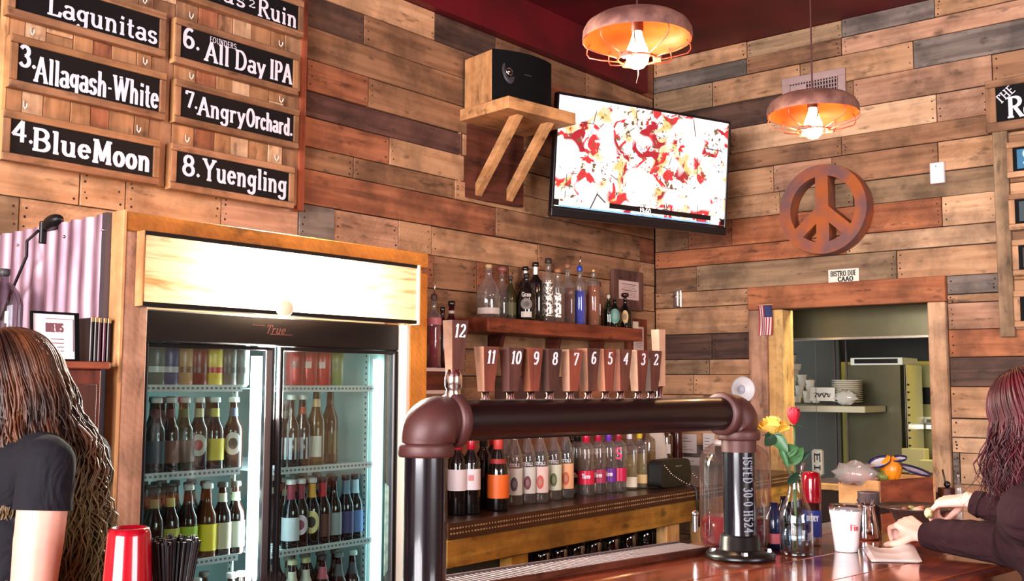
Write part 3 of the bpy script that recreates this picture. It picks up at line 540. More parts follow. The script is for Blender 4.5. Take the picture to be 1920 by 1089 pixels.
m = MB(); m.T = TVM; m.cbox((-tvw/2+.01, -tvh/2+.01, -.05), (tvw/2-.01, tvh/2-.01, -.036), .01).cbox((-.3, -.25, -.07), (.3, .1, -.051), .01); m.build('back_shell', BEZ, tv)
m = MB(); m.T = TVM; m.box((-.1, -.1, -.085), (.1, .1, -.071)); m.T = None
bc = tc_-nv*.085; m.tube([bc, bc-nv*.12+Vector((-.02, .0, 0)), (.06, -.62, tc_.z)], .018, 8).box((.008, -.72, tc_.z-.12), (.03, -.52, tc_.z+.12)); m.build('wall_arm', mat('black_metal', (26, 24, 25), .4, metal=.5), tv)
def screen_mat():
    mt = D.materials.new('screen_picture'); mt.use_nodes = True; nt = mt.node_tree; N = nt.nodes.new; Lk = nt.links.new
    b = nt.nodes['Principled BSDF']; b.inputs['Base Color'].default_value = (.02, .02, .02, 1); b.inputs['Roughness'].default_value = .2
    tc = N('ShaderNodeTexCoord'); mp = N('ShaderNodeMapping'); Lk(tc.outputs['UV'], mp.inputs['Vector']); mp.inputs['Scale'].default_value = (1.75, 1, 1)
    def noise(sc, det, dist=0., off=0.):
        m_ = N('ShaderNodeMapping'); m_.inputs['Location'].default_value = (off, off*.7, 0); Lk(mp.outputs['Vector'], m_.inputs['Vector'])
        n = N('ShaderNodeTexNoise'); n.inputs['Scale'].default_value = sc; n.inputs['Detail'].default_value = det; n.inputs['Distortion'].default_value = dist; Lk(m_.outputs['Vector'], n.inputs['Vector']); return n.outputs['Fac']
    def ramp(f, a, b_, ca, cb):
        r = N('ShaderNodeValToRGB'); r.color_ramp.elements[0].position = a; r.color_ramp.elements[1].position = b_
        r.color_ramp.elements[0].color = ca; r.color_ramp.elements[1].color = cb; Lk(f, r.inputs['Fac']); return r.outputs['Color']
    def mix(f, a, b_, ty='MIX'):
        m_ = N('ShaderNodeMix'); m_.data_type = 'RGBA'; m_.blend_type = ty
        Lk(f, m_.inputs['Factor']); Lk(a, m_.inputs['A']) if not isinstance(a, tuple) else setattr(m_.inputs['A'], 'default_value', a)
        Lk(b_, m_.inputs['B']) if not isinstance(b_, tuple) else setattr(m_.inputs['B'], 'default_value', b_); return m_.outputs['Result']
    W_ = (1, .96, .93, 1); K = (0, 0, 0, 1); O = (1, 1, 1, 1)
    c = mix(ramp(noise(4.2, 4, .8, 3.1), .50, .62, K, O), W_, srgb((246, 196, 120)))
    c = mix(ramp(noise(5.5, 6, 1.2, 8.3), .555, .58, K, O), c, srgb((214, 48, 52)))
    c = mix(ramp(noise(4, 5, .8, 14.7), .59, .61, K, O), c, srgb((178, 22, 40)))
    c = mix(ramp(noise(24, 5, .9, 21.), .60, .63, K, O), c, srgb((120, 84, 48)))
    c = mix(ramp(noise(3.1, 1, 0, 33.), .44, .48, O, K), c, W_)      # burnt-out cheese
    v = N('ShaderNodeTexVoronoi'); v.feature = 'DISTANCE_TO_EDGE'; v.inputs['Scale'].default_value = 2.2; Lk(mp.outputs['Vector'], v.inputs['Vector'])
    ln = ramp(v.outputs['Distance'], .004, .010, O, K); lm = ramp(noise(5, 2, 0, 40.), .5, .56, K, O)
    mm = N('ShaderNodeMath'); mm.operation = 'MULTIPLY'; Lk(ln, mm.inputs[0]); Lk(lm, mm.inputs[1]); c = mix(mm.outputs[0], c, srgb((70, 40, 30)))
    Lk(c, b.inputs['Emission Color']); b.inputs['Emission Strength'].default_value = 1.25
    return mt
sw, sh = tvw/2-bz, tvh/2
m = MB(); m.T = TVM; m.add([(-sw, -sh+.045, .001), (sw, -sh+.045, .001), (sw, sh-bz, .001), (-sw, sh-bz, .001)], [(0, 1, 2, 3)])
sc_ = m.build('screen', screen_mat(), tv); uvl = sc_.data.uv_layers.new(name='UVMap')
for i, q in enumerate(((0, 0), (1, 0), (1, 1), (0, 1))): uvl.data[i].uv = q
m = MB(); m.T = TVM; b0 = -sh+.045; m.box((-sw, b0, .0012), (sw, b0+.012, .0016)).box((-sw, b0+.016, .0012), (-sw+.03, b0+.05, .0016)).box((-.22, b0+.034, .0012), (.50, b0+.062, .0016)).box((.54, b0+.016, .0012), (sw, b0+.05, .0016)); m.build('screen_bar', BEZ, tv)
m = MB(); m.T = TVM; m.box((-sw+.03, b0+.013, .0014), (.5, b0+.02, .0018)); m.build('screen_progress_line', mat('screen_blue', (60, 140, 240), .4, emit=(120, 180, 255), estr=1.0), tv)
WHT = mat('screen_white', (240, 240, 240), .4, emit=(255, 250, 250), estr=.9)
m = MB(); m.T = TVM; m.box((-.27, b0+.026, .0012), (-.225, b0+.06, .0018)).box((.47, b0+.016, .0017), (.53, b0+.06, .002))
letter(m, '19-60', lambda p, q: Vector((-.02+p, b0+.03+q, .0019)), .026, None, .2, .14); m.build('screen_caption', WHT, tv)
# ================================================================ peace sign on the back wall
pc = on(1541, 391.5, 'y', -.115); RP = abs(on(1541, 308, 'y', -.115).z-on(1541, 476, 'y', -.115).z)/2
RUST = blotchy('rusted_iron', (176, 92, 42), (122, 84, 82), 7, .75, .25, .5)
ps = thing('peace_sign', 'large round rusty iron peace symbol hanging on the plank wall', 'wall decoration', (pc.x, -.006, pc.z-RP))
T = Matrix(((1, 0, 0, pc.x), (0, 0, -1, -.01), (0, 1, 0, pc.z), (0, 0, 0, 1)))    # local xy = wall plane, z out of the wall
m = MB(); m.T = T; ri = RP*.745; n = 56; th = .105
vs = []
for r_, z_ in ((ri, 0), (RP, 0), (RP, th), (ri, th)):
    vs += [(r_*math.cos(2*PI*i/n), r_*math.sin(2*PI*i/n), z_) for i in range(n)]
for q in range(4):
    o_ = q*n; p_ = ((q+1) % 4)*n; m.add(vs, [(o_+i, o_+(i+1) % n, p_+(i+1) % n, p_+i) for i in range(n)])
m.build('ring', RUST, ps)
m = MB(); m.T = T; h = RP*.145; m.box((-h, -ri*1.03, .004), (h, ri*1.03, th-.002)); m.build('upright_bar', RUST, ps)
for s in (-1, 1):
    m = MB(); m.T = T @ Matrix.Rotation(rad(-90+s*48), 4, 'Z'); m.box((0, -h*.92, .004), (ri*1.03, h*.92, th-.003)); m.build('slanted_bar', RUST, ps)
# ================================================================ vent behind the hanging lamp
v0, v1 = on(1466, 148, 'y', -.015), on(1586, 190, 'y', -.015); vz1, vz0 = on(1526, 137, 'y', -.015).z, on(1526, 205, 'y', -.015).z
VP = mat('vent_dusty_paint', (172, 142, 138), .6, noise=.1); VD = mat('vent_duct_dark', (24, 16, 18), .9)
vr = thing('air_vent', 'pinkish metal air vent with a square grid, behind the farther hanging lamp', 'vent', (v0.x, -.008, vz0))
x0, x1 = v0.x, v1.x; b_ = .045
m = MB()
for A, B_ in (((x0, -.02, vz0), (x1, -.008, vz0+b_)), ((x0, -.02, vz1-b_), (x1, -.008, vz1)), ((x0, -.02, vz0+b_), (x0+b_, -.008, vz1-b_)), ((x1-b_, -.02, vz0+b_), (x1, -.008, vz1-b_))): m.cbox(A, B_, .003)
m.build('frame', VP, vr); MB().box((x0+b_, -.0095, vz0+b_), (x1-b_, -.007, vz1-b_)).build('duct', VD, vr)
xs = x0+b_; k = 0
while xs < x1-b_:
    MB().box((xs, -.019, vz0+b_), (xs+.006, -.012, vz1-b_)).build('upright_slat', VP, vr); xs += .0175
zs = vz0+b_+.02
while zs < vz1-b_:
    MB().box((x0+b_, -.0125, zs), (x1-b_, -.0095, zs+.006)).build('cross_slat', VP, vr); zs += .024
MB().box((x0+b_+.01, -.0205, vz0+b_), (x0+b_+(x1-x0-2*b_)*.36, -.019, vz1-b_-.01)).build('damper_plate', VP, vr)
# ================================================================ small things on the back wall
WP = mat('white_plastic', (232, 226, 228), .4)
a, b2 = on(1743, 306, 'y', -.03), on(1771, 342, 'y', -.03)
t = thing('wall_sensor', 'small white plastic box on the wall, right of the rusty peace symbol', 'sensor', (a.x, -.004, b2.z))
MB().cbox((a.x, -.035, b2.z), (b2.x, -.006, a.z), .004).build('case', WP, t); MB().cbox((a.x+.008, -.037, b2.z+.01), (b2.x-.022, -.0352, a.z-.012), .001).build('cover', mat('white_plastic_bright', (246, 242, 244), .3), t)
m = MB(); m.cyl((a.x+.035, -.0375, a.z-.022), (a.x+.035, -.0368, a.z-.022), .003, seg=8); m.build('led', BEZ, t)
a, b2 = on(1553, 506, 'y', -.008), on(1611, 529, 'y', -.008)
t = thing('wall_plaque', 'little cream plaque with scribbled black print, above the kitchen hatch', 'plaque', (a.x, -.004, b2.z))
MB().cbox((a.x, -.012, b2.z), (b2.x, -.005, a.z), .002).build('plate', mat('cream_card', (232, 222, 206), .5), t)
INK = mat('black_ink', (30, 26, 26), .6); m = MB(); W_ = b2.x-a.x; H_ = a.z-b2.z
fn = lambda p, q: Vector((a.x+p, -.0125, b2.z+q))
letter(m, 'BISTRO DUE', fn, H_*.34, W_*.84, .2, .13, W_*.08, H_*.52); letter(m, 'CAAO!', fn, H_*.3, W_*.6, .25, .18, W_*.3, H_*.14) if '!' in G else letter(m, 'CAAO', fn, H_*.3, W_*.5, .3, .2, W_*.32, H_*.14)
m.build('lettering', INK, t)
# bottle opener by the corner
a = on(1268, 560, 'y', -.02); t = thing('bottle_opener', 'chrome wall bottle opener near the corner of the room', 'bottle opener', (a.x, -.004, a.z-.05))
MB().cbox((a.x-.03, -.012, a.z-.055), (a.x+.03, -.005, a.z+.055), .002).build('plate', CHROME, t)
m = MB(); m.tube([(a.x-.02, -.012, a.z+.02), (a.x-.02, -.04, a.z+.01), (a.x+.02, -.04, a.z+.01), (a.x+.02, -.012, a.z+.02)], .006, 8); m.cbox((a.x+.012, -.045, a.z-.05), (a.x+.026, -.013, a.z+.045), .003); m.build('jaw', CHROME, t)
# round white paper-and-gauge plate
a = on(1391, 730, 'y', -.05); t = thing('wall_dial', 'round white ribbed wall dial with a small round button, left of the hatch', 'dial', (a.x, -.004, a.z-.08))
m = MB(); T = Matrix.Translation((a.x, -.036, a.z)) @ Matrix.Rotation(PI/2, 4, 'X')
m.lathe([(.001, .022), (.030, .022), (.034, .015), (.046, .018), (.05, .012), (.062, .014), (.078, .006), (.080, 0)], seg=30, T=T); m.build('plate', WP, t)
m = MB(); m.lathe([(.001, .032), (.014, .032), (.018, .026), (.019, .021)], seg=18, T=T); m.build('button', mat('pearl_button', (186, 190, 206), .3), t)
m = MB(); m.lathe([(.022, .0235), (.027, .0235)], seg=24, T=T); m.build('ring_mark', mat('grey_plastic', (150, 148, 155), .5), t)
# crack of bare timber on planks left of the hatch
# flag
f0, f1 = on(1421, 573, 'y', -.045), on(1447, 628, 'y', -.045)
t = thing('small_flag', 'little striped red and white flag with a blue corner, hung by the hatch', 'flag', (f0.x, -.03, f1.z))
def wavy(u, v): return Vector((f0.x+(f1.x-f0.x)*u+.006*math.sin(v*3), -.046+.006*math.sin(u*7+v*2), f1.z+(f0.z-f1.z)*v))
FR = mat('flag_red', (170, 40, 50), .8); FWh = mat('flag_white', (226, 214, 214), .8); FB = mat('flag_blue', (48, 52, 92), .8)
m = MB(); N_ = 11
for i in range(N_):
    for j in range(10):
        u0, u1, q0, q1 = i/N_, (i+1)/N_, j/10, (j+1)/10
        mi = 2 if (i >= 5 and j >= 6) else (0 if i % 2 == 0 else 1)
        m.add([wavy(u0, q0), wavy(u1, q0), wavy(u1, q1), wavy(u0, q1)], [(0, 1, 2, 3)], mi)
m.build('cloth', [FR, FWh, FB], t); m = MB(); m.cyl((f0.x-.01, -.04, f0.z+.004), (f1.x+.01, -.04, f0.z+.004), .004, seg=8); m.build('rod', wood('blond', 'x'), t)
# ================================================================ framed notices by the corner of the left wall
def framed(name, tl, br, label, fm, pages, deep_=.02, tilt=0):
    a, b = on(*tl, 'x', deep_+.01), on(*br, 'x', deep_+.01)
    r = thing(name, label, 'notice', (.004, (a.y+b.y)/2, b.z)); fw_ = min(.06, (b.y-a.y)*.22)
    MB().cbox((.006, a.y, b.z), (deep_+.01, b.y, a.z), .003).build('frame', fm, r)
    m = MB(); m.box((deep_+.0102, a.y+fw_, b.z+fw_*1.1), (deep_+.012, b.y-fw_, a.z-fw_*1.1)); m.build('paper', mat('notice_paper', (226, 196, 188), .7), r)
    m = MB(); H_ = a.z-b.z-2.2*fw_; W_ = b.y-a.y-2*fw_
    for i in range(9):
        zz = b.z+fw_*1.1+H_*(.12+.085*i); wd = W_*random.uniform(.5, .8); m.box((deep_+.0121, (a.y+b.y)/2-wd/2, zz), (deep_+.0124, (a.y+b.y)/2+wd/2, zz+H_*(.045 if i in (4, 8) else .02)))
    m.build('print', mat('grey_print', (140, 108, 108), .7), r); return r
FRM = wood('purple', 'z')
framed('framed_notice', (1150, 503), (1207, 584), 'brown framed printed notice on the wall right of the shelf of liquor', FRM, 1)
framed('framed_notice', (1180, 596), (1214, 672), 'lower dark frame with a pale sheet, below the brown framed notice', wood('cherry', 'z'), 1, .03)
for i, (tl, br, lb) in enumerate((((1252, 812), (1306, 850), 'pinned white paper above the black purse, the wider sheet'), ((1318, 812), (1340, 852), 'narrow white paper beside the timber strip behind the glass jar'), ((1278, 856), (1312, 890), 'lower white paper peeking out behind the black purse'))):
    a, b = on(*tl, 'y', -.012), on(*br, 'y', -.012)
    t = thing('paper_notice', lb, 'paper', (a.x, -.006, b.z), group=None)
    MB().box((a.x, -.012, b.z), (b.x, -.008, a.z)).build('sheet', mat('white_paper', (226, 214, 210), .8), t)
    m = MB()
    for k in range(5): m.box((a.x+.01, -.0126, b.z+(a.z-b.z)*(.15+.15*k)), (a.x+(b.x-a.x)*random.uniform(.5, .9), -.0121, b.z+(a.z-b.z)*(.15+.15*k)+.004))
    m.build('print', mat('grey_print', (140, 108, 108), .7), t)
# ================================================================ right hand boards: rotating sign and tap rack
a, b = on(1866, 164, 'y', -.05), on(1975, 214, 'y', -.05)
t = thing('chalk_sign', 'wood framed chalk sign with a word starting with R, upper right corner', 'sign', (a.x, -.01, b.z-.05)); f = .05
MB().box((a.x-.003, -.045, b.z-.003), (b.x+.003, -.012, a.z+.003)).build('panel', BLACKB, t)
for nm, A, B_, ax in (('rail', (a.x-f, -.06, b.z-f), (b.x+f, -.012, b.z), 'x'), ('rail', (a.x-f, -.06, a.z), (b.x+f, -.012, a.z+f*.8), 'x'), ('stile', (a.x-f, -.058, b.z+.001), (a.x, -.012, a.z-.001), 'z'), ('stile', (b.x, -.058, b.z+.001), (b.x+f, -.012, a.z-.001), 'z')):
    MB().cbox(A, B_, .003).build(nm, wood('brown', ax), t)
H_ = a.z-b.z; m = MB(); fn = lambda p, q: Vector((a.x+p, -.0458, b.z+q))
letter(m, 'R', fn, H_*.55, None, .2, .1, H_*.28, H_*.1); letter(m, 'oT', lambda p, q: fn(p, q), H_*.47, None, .2, .1, H_*.70, H_*.1)
ca, sa = math.cos(rad(38)), math.sin(rad(38))
letter(m, 'THE', lambda p, q: fn(H_*.1+p*ca-q*sa, H_*.5+p*sa+q*ca), H_*.24, None, .14, .1, 0, 0)
m.box((a.x+H_*.85, -.0459, b.z+H_*.72), (a.x+H_*1.5, -.0457, b.z+H_*.74)).box((a.x+H_*.95, -.0459, b.z+H_*.78), (a.x+H_*1.5, -.0457, b.z+H_*.8)); m.build('lettering', CHALK, t)
rx0, rx1 = xat(1867, -.03, 2.4), xat(1895, -.03, 2.4)
rk = thing('tap_rack', 'tall plank rack with a broad upright board at the right edge, holding small signs', 'menu board', (rx0, -.01, on(1880, 632, 'y', -.03).z))
z0, z1 = on(1880, 632, 'y', -.03).z, on(1880, 232, 'y', -.03).z
MB().cbox((rx0, -.045, z0), (rx1, -.012, z1), .004).build('upright_board', wood('olive', 'z'), rk)
z = z0+.04; i = 0
while z < z1-.1:
    MB().cbox((rx1+.002, -.03, z), (rx1+.42, -.012, min(z+.125, z1)), .003).build('slat', wood(['pink', 'tan', 'slat', 'brown'][i % 4], 'x'), rk); z += .128; i += 1
MINI = [((1898, 277), 322, 'S', (40, 110, 150), (190, 225, 240), 'small chalk sign with a pale blue letter, top of the right rack'), ((1902, 374), 420, 'U', (40, 58, 66), (70, 190, 170), 'small chalk sign with a teal drawing, second down on the right rack'),
        ((1909, 460), 506, 'C', (24, 22, 26), (235, 230, 235), 'small chalk sign in black and white, third down on the right rack'), ((1912, 556), 602, 'T', (34, 26, 32), (200, 40, 50), 'small chalk sign with a red letter, lowest on the right rack')]
for (px_, py_), pb, ch, c1, c2, lb in MINI:
    a, b = on(px_, py_, 'y', -.07), on(px_, pb, 'y', -.07); t = thing('small_chalk_sign', lb, 'sign', (a.x, -.04, b.z-.03), group='small signs on the right rack'); H_ = a.z-b.z; W_ = H_*2.6; f = .03
    MB().box((a.x, -.068, b.z), (a.x+W_, -.05, a.z)).build('panel', BLACKB, t)
    for nm, A, B_, ax in (('rail', (a.x-f, -.075, b.z-f), (a.x+W_+f, -.046, b.z), 'x'), ('rail', (a.x-f, -.075, a.z), (a.x+W_+f, -.046, a.z+f), 'x'), ('stile', (a.x-f, -.074, b.z+.001), (a.x, -.046, a.z-.001), 'z')): MB().cbox(A, B_, .003).build(nm, wood('tan', ax), t)
    m = MB(); m.box((a.x+.02, -.0692, b.z+H_*.1), (a.x+.02+H_*.9, -.0682, b.z+H_*.9)); m.build('picture', mat('sign_'+ch, c1, .6), t)
    m = MB(); letter(m, ch, lambda p, q: Vector((a.x+.05+p, -.0695, b.z+H_*.25+q)), H_*.6, None, .25, .14); m.build('lettering', mat('sign_ink_'+ch, c2, .6), t)
# ================================================================ bottles and cans
def cam_ang(x, y): return math.atan2(CAM.y-y, CAM.x-x)
PROF = {
 'beer': (.0305, .229, [(.0, 0), (.94, .0), (1, .02), (1, .52), (.93, .59), (.62, .68), (.44, .76), (.40, .93), (.46, .935), (.46, .965), (.42, .97), (.42, .99), (0, .99)]),
 'wine': (.037, .31, [(0, 0), (.95, 0), (1, .015), (1, .62), (.9, .68), (.5, .76), (.38, .80), (.37, .96), (.42, .962), (.42, 1), (0, 1)]),
 'champ': (.044, .31, [(0, 0), (.95, 0), (1, .02), (1, .42), (.9, .55), (.6, .70), (.42, .80), (.36, .9), (.42, .91), (.42, 1), (0, 1)]),
 'slim': (.037, .325, [(0, 0), (.95, 0), (1, .015), (1, .55), (.96, .62), (.7, .72), (.45, .80), (.38, .86), (.38, .97), (.42, .975), (.42, 1), (0, 1)]),
 'straight': (.038, .30, [(0, 0), (.96, 0), (1, .015), (1, .66), (.94, .72), (.6, .76), (.37, .79), (.35, .95), (.42, .955), (.42, 1), (0, 1)]),
 'square': (.043, .30, [(0, 0), (.96, 0), (1, .015), (1, .62), (.9, .68), (.5, .74), (.33, .79), (.32, .95), (.38, .955), (.38, 1), (0, 1)]),
 'squat': (.052, .22, [(0, 0), (.95, 0), (1, .03), (1, .42), (.94, .55), (.7, .68), (.38, .78), (.26, .84), (.26, .95), (.3, .955), (.3, 1), (0, 1)]),
 'round': (.055, .20, [(0, 0), (.8, 0), (.97, .08), (1, .3), (.94, .5), (.7, .66), (.35, .78), (.24, .86), (.24, .97), (.28, .975), (.28, 1), (0, 1)]),
 'tall': (.036, .33, [(0, 0), (.96, 0), (1, .01), (1, .72), (.9, .77), (.5, .81), (.36, .84), (.35, .97), (.4, .975), (.4, 1), (0, 1)]),
 'can': (.033, .150, [(0, .01), (.8, 0), (.82, .02), (1, .06), (1, .93), (.84, .985), (.84, 1), (.78, 1), (.76, .98), (0, .98)]),
 'jug': (.09, .34, [(0, 0), (.95, 0), (1, .03), (1, .66), (.9, .78), (.5, .88), (.25, .92), (.25, 1), (0, 1)]),
}
BROWNG = mat('amber_bottle_glass', (36, 17, 12), .08, spec=.8); DARKG = mat('dark_bottle_glass', (14, 14, 14), .07, spec=.8); GREENG = mat('green_bottle_glass', (24, 50, 30), .08, spec=.8)
TEALG = glass('teal_glass', (120, 190, 170), 1, .08); BLUEG = mat('cobalt_glass', (30, 60, 200), .06, spec=.9)
RIM = mat('cap_white', (226, 224, 214), .35)
def pm(c, r=.5): return mat('print_%02x%02x%02x' % c, c, r)
def bottle(name, label, loc, kind, body, bands=(), cap=None, liquid=None, caph=.06, size=1., wide=1., sq=None, emblem=None, text=None, group=None, cat='bottle', fill=.55, stopper=None, seg=16, face=None, neck=None):
    R, H, P = PROF[kind]; H *= size; R *= wide; x, y, z = loc
    r = thing(name, label, cat, loc, group=group); ph = cam_ang(x, y) if face is None else face
    rz = Matrix.Rotation(ph, 4, 'Z')
    hw = lambda q: q
    m = MB(); m.T = rz; m.lathe([(max(a*R, 1e-4), b*H) for a, b in P], seg=seg if not sq else 28, sq=sq); m.build('can_body' if kind == 'can' else 'bottle_body', body, r, local=True)
    def rad_at(h):
        for (a0, b0), (a1, b1) in zip(P, P[1:]):
            if b0 <= h <= b1 and b1 > b0: return R*(a0+(a1-a0)*(h-b0)/(b1-b0))
        return R
    if liquid:
        pts = [(1e-4, .02*H)]+[(max(1e-4, a*R*.93), b*H) for a, b in P if .0 < b < fill]+[(rad_at(fill)*.93, fill*H), (1e-4, fill*H)]
        m = MB(); m.T = rz; m.lathe(pts, seg=16 if not sq else 24, sq=sq); m.build('liquid', liquid, r, local=True)
    for bd in bands:
        a, b, mt = bd[:3]; full = len(bd) < 4; half = bd[3] if not full else PI
        m = MB(); m.T = rz; n = 4; e = .0007
        m.lathe([(rad_at(a+(b-a)*i/n)+e, (a+(b-a)*i/n)*H) for i in range(n+1)], seg=seg if full else 10, sq=sq, a0=-half, a1=half if not full else PI)
        m.build('neck_label' if a > .66 else 'label_band', mt, r, local=True)
    if emblem:
        zc, rx, rzz, mt, mt2 = emblem; m = MB(); rr = rad_at(zc)+.0016
        for sc_e, mi in ((1, 0), (.5, 1)):
            n = 18; q = rr+.0007*mi; rx_ = min(rx, 1.25)
            for k0, k1 in ((0, .34), (.34, .67), (.67, 1)):
                cv = [(rx_*R*sc_e*kk*math.cos(2*PI*i/n), zc*H+rzz*H*sc_e*kk*math.sin(2*PI*i/n)) for kk in (k0, k1) for i in range(n)]
                m.add([(q*math.cos(ph+s/q), q*math.sin(ph+s/q), zz) for s, zz in cv], [(i, (i+1) % n, n+(i+1) % n, n+i) for i in range(n)] if k0 else [tuple(range(n, 2*n))], mi)
        m.build('emblem', [mt, mt2], r, local=True)
    if text:
        s, zc, h, mt, wd = text; rr = rad_at(zc)+.0022; m = MB()
        letter(m, s, lambda p, q: Vector((rr*math.cos(ph+(p-wd/2)/rr), rr*math.sin(ph+(p-wd/2)/rr), q+zc*H)), h, wd, .22, .14, step=.005); m.build('print', mt, r, local=True)
    if cap:
        rr = rad_at(1-caph*.6)*1.12+.0008
        m = MB(); m.lathe([(rr, H*(1-caph)), (rr*1.04, H*(1-caph)+.001), (rr, H+.001), (rr*.8, H+.003), (1e-4, H+.003)], seg=14); m.build('cap', cap, r, local=True)
    if stopper:
        kind_s, mt = stopper; m = MB()
        if kind_s == 'cork': m.lathe([(.012, H-.004), (.017, H), (.017, H+.016), (.013, H+.018), (1e-4, H+.018)], seg=14)
        elif kind_s == 'ball': m.ball((0, 0, H+.014), .018, 14)
        elif kind_s == 'knob': m.lathe([(.008, H-.006), (.009, H+.006), (.02, H+.012), (.024, H+.02), (.022, H+.032), (.012, H+.036), (1e-4, H+.036)], seg=16)
        elif kind_s == 'pourer': m.lathe([(.013, H-.01), (.016, H), (.016, H+.018), (.008, H+.024), (1e-4, H+.024)], seg=12)
        m.build('stopper', mt, r, local=True)
        if kind_s == 'pourer':
            m = MB(); m.tube([(0, 0, H+.02), (.002, 0, H+.045), (.012, -.006, H+.075)], [.005, .0045, .0035], 8); m.build('spout', CHROME, r, local=True)
    return r
# ================================================================ refrigerator in its wood surround
FX = .90; FY0, FY1 = -4.285, -3.05; FZ = 1.985
fr_w = thing('cooler_surround', 'rough sawn orange and tan board surround built around the glass door cooler', 'wood surround', (.5, (FY0+FY1)/2, 0))
sz0 = on(262, 573, 'x', FX+.03).z; yb0 = yat(277, FX, 1.7); yb1 = yat(769, FX, 1.6)
MB().cbox((FX-.03, FY0+.012, 0), (FX, yb0, FZ-.055), .003).build('upright_board', wood('pink', 'z', saw=1), fr_w)
MB().cbox((FX-.03, yb1, 0), (FX, FY1, FZ-.075), .003).build('upright_board', wood('amber', 'z', saw=1), fr_w)
MB().cbox((FX-.03, FY0+.012, FZ-.054), (FX+.001, FY1, FZ), .003).build('top_board', wood('amber', 'y', saw=1), fr_w)
MB().cbox((FX-.06, FY0, 0), (FX+.004, FY0+.0115, FZ+.004), .002).build('corner_strip', wood('blond', 'z'), fr_w)
MB().box((FX-.055, yb1-.016, 0), (FX-.002, yb1-.001, sz0-.004)).build('lit_reveal', mat('pale_trim_lit_reveal', (236, 216, 196), .4), fr_w)  # pale paint stands in for light on the board's inner face
MB().box((FX-.5, yb1+.0, 0), (FX-.031, yb1+.02, FZ-.06)).build('side_lining', wood('light', 'z'), fr_w)
MB().box((.02, FY1-.02, 0), (FX-.031, FY1, FZ-.06)).build('side_panel', wood('amber', 'z'), fr_w)
# corrugated side
CORR = blotchy('corrugated_iron', (168, 134, 146), (120, 86, 98), 5, .42, .45, .15, stretch=(3, 3, .6))
m = MB(); n = 150; vs = []
for i in range(n+1):
    x = .015+(FX-.075)*i/n; yy = FY0+.004-.009*math.sin(2*PI*x/.076)-.006; vs += [(x, yy, .02), (x, yy, FZ-.0)]
m.add(vs, [(2*i, 2*i+2, 2*i+3, 2*i+1) for i in range(n)], 0, True); m.build('corrugated_sheet', CORR, fr_w)
m = MB(); m.box((FX-.085, FY0-.016, .02), (FX-.06, FY0+.0, FZ)); m.build('edge_flashing', mat('dull_zinc', (92, 82, 88), .4, metal=.6), fr_w)
m = MB()
for zz in (FZ-.05, 1.62, 1.3):
    for xx in (FX-.075, .6, .3): m.ball((xx, FY0-.018, zz), .005, 8)
m.build('screw', CHROME, fr_w)
# cooler body
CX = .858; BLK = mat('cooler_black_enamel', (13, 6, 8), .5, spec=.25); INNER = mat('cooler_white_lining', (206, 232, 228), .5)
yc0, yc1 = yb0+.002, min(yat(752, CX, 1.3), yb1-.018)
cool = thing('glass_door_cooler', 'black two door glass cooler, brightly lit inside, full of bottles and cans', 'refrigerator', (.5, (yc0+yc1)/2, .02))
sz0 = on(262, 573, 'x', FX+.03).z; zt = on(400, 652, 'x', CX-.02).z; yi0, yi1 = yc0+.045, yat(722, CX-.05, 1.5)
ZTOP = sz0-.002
MB().box((.10, yc0, .05), (.115, yc1, ZTOP)).build('rear_panel', mat('cooler_lining_shaded', (120, 148, 146), .5), cool)  # shade at the back of the cooler put into a greyer lining colour
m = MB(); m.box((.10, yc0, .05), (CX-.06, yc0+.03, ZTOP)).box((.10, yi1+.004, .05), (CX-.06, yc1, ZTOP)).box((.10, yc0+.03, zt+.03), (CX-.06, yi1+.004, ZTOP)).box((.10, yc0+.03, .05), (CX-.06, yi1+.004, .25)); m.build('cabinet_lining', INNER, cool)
MB().cbox((CX-.058, yc0, zt+.012), (CX, yc1, ZTOP), .004).build('header_panel', BLK, cool)
MB().cbox((CX-.058, yi1+.012, .05), (CX, yc1, zt+.01), .004).build('side_rail', BLK, cool)
MB().cbox((CX-.058, yc0, .05), (CX, yi0-.012, zt+.01), .004).build('side_rail', BLK, cool)
MB().cbox((CX-.058, yc0, .02), (CX+.01, yc1, .049), .004).build('base_rail', BLK, cool)
ymid0, ymid1 = yat(497, CX-.02, 1.3), yat(536, CX, 1.3)
ALU = mat('brushed_aluminium', (150, 150, 156), .3, metal=.9)
PANE = glass('door_pane', (232, 242, 240), .5, .04)
def door(y0, y1, xo, nm_label):
    zb_ = .1
    m = MB(); m.cbox((xo-.02, y0, zb_), (xo, y0+.014, zt+.01), .002).cbox((xo-.02, y1-.014, zb_), (xo, y1, zt+.01), .002).cbox((xo-.02, y0+.014, zt-.003), (xo, y1-.014, zt+.01), .002).cbox((xo-.02, y0+.014, zb_), (xo, y1-.014, zb_+.04), .002)
    d = m.build('door', BLK, cool); d['label'] = nm_label
    MB().box((xo-.012, y0+.0142, zb_+.042), (xo-.008, y1-.0142, zt-.004)).build('pane', PANE, d)
    return d
d1 = door(yi0-.01, ymid1-.03, CX-.026, 'rear sliding glass door'); d2 = door(ymid1-.028, yi1+.01, CX-.002, 'front sliding glass door')
MB().cbox((CX-.046, ymid0, .1), (CX-.026, ymid0+.03, zt), .002).build('aluminium_stile', ALU, d1)
MB().cbox((CX-.022, yi1-.006, .1), (CX-.001, yi1+.002, zt), .002).build('aluminium_stile', ALU, d2)
ya, yb_ = yat(722, CX+.002, 1.1), yat(733, CX+.002, 1.1); za, zc2 = on(727, 905, 'x', CX).z, on(727, 1078, 'x', CX).z
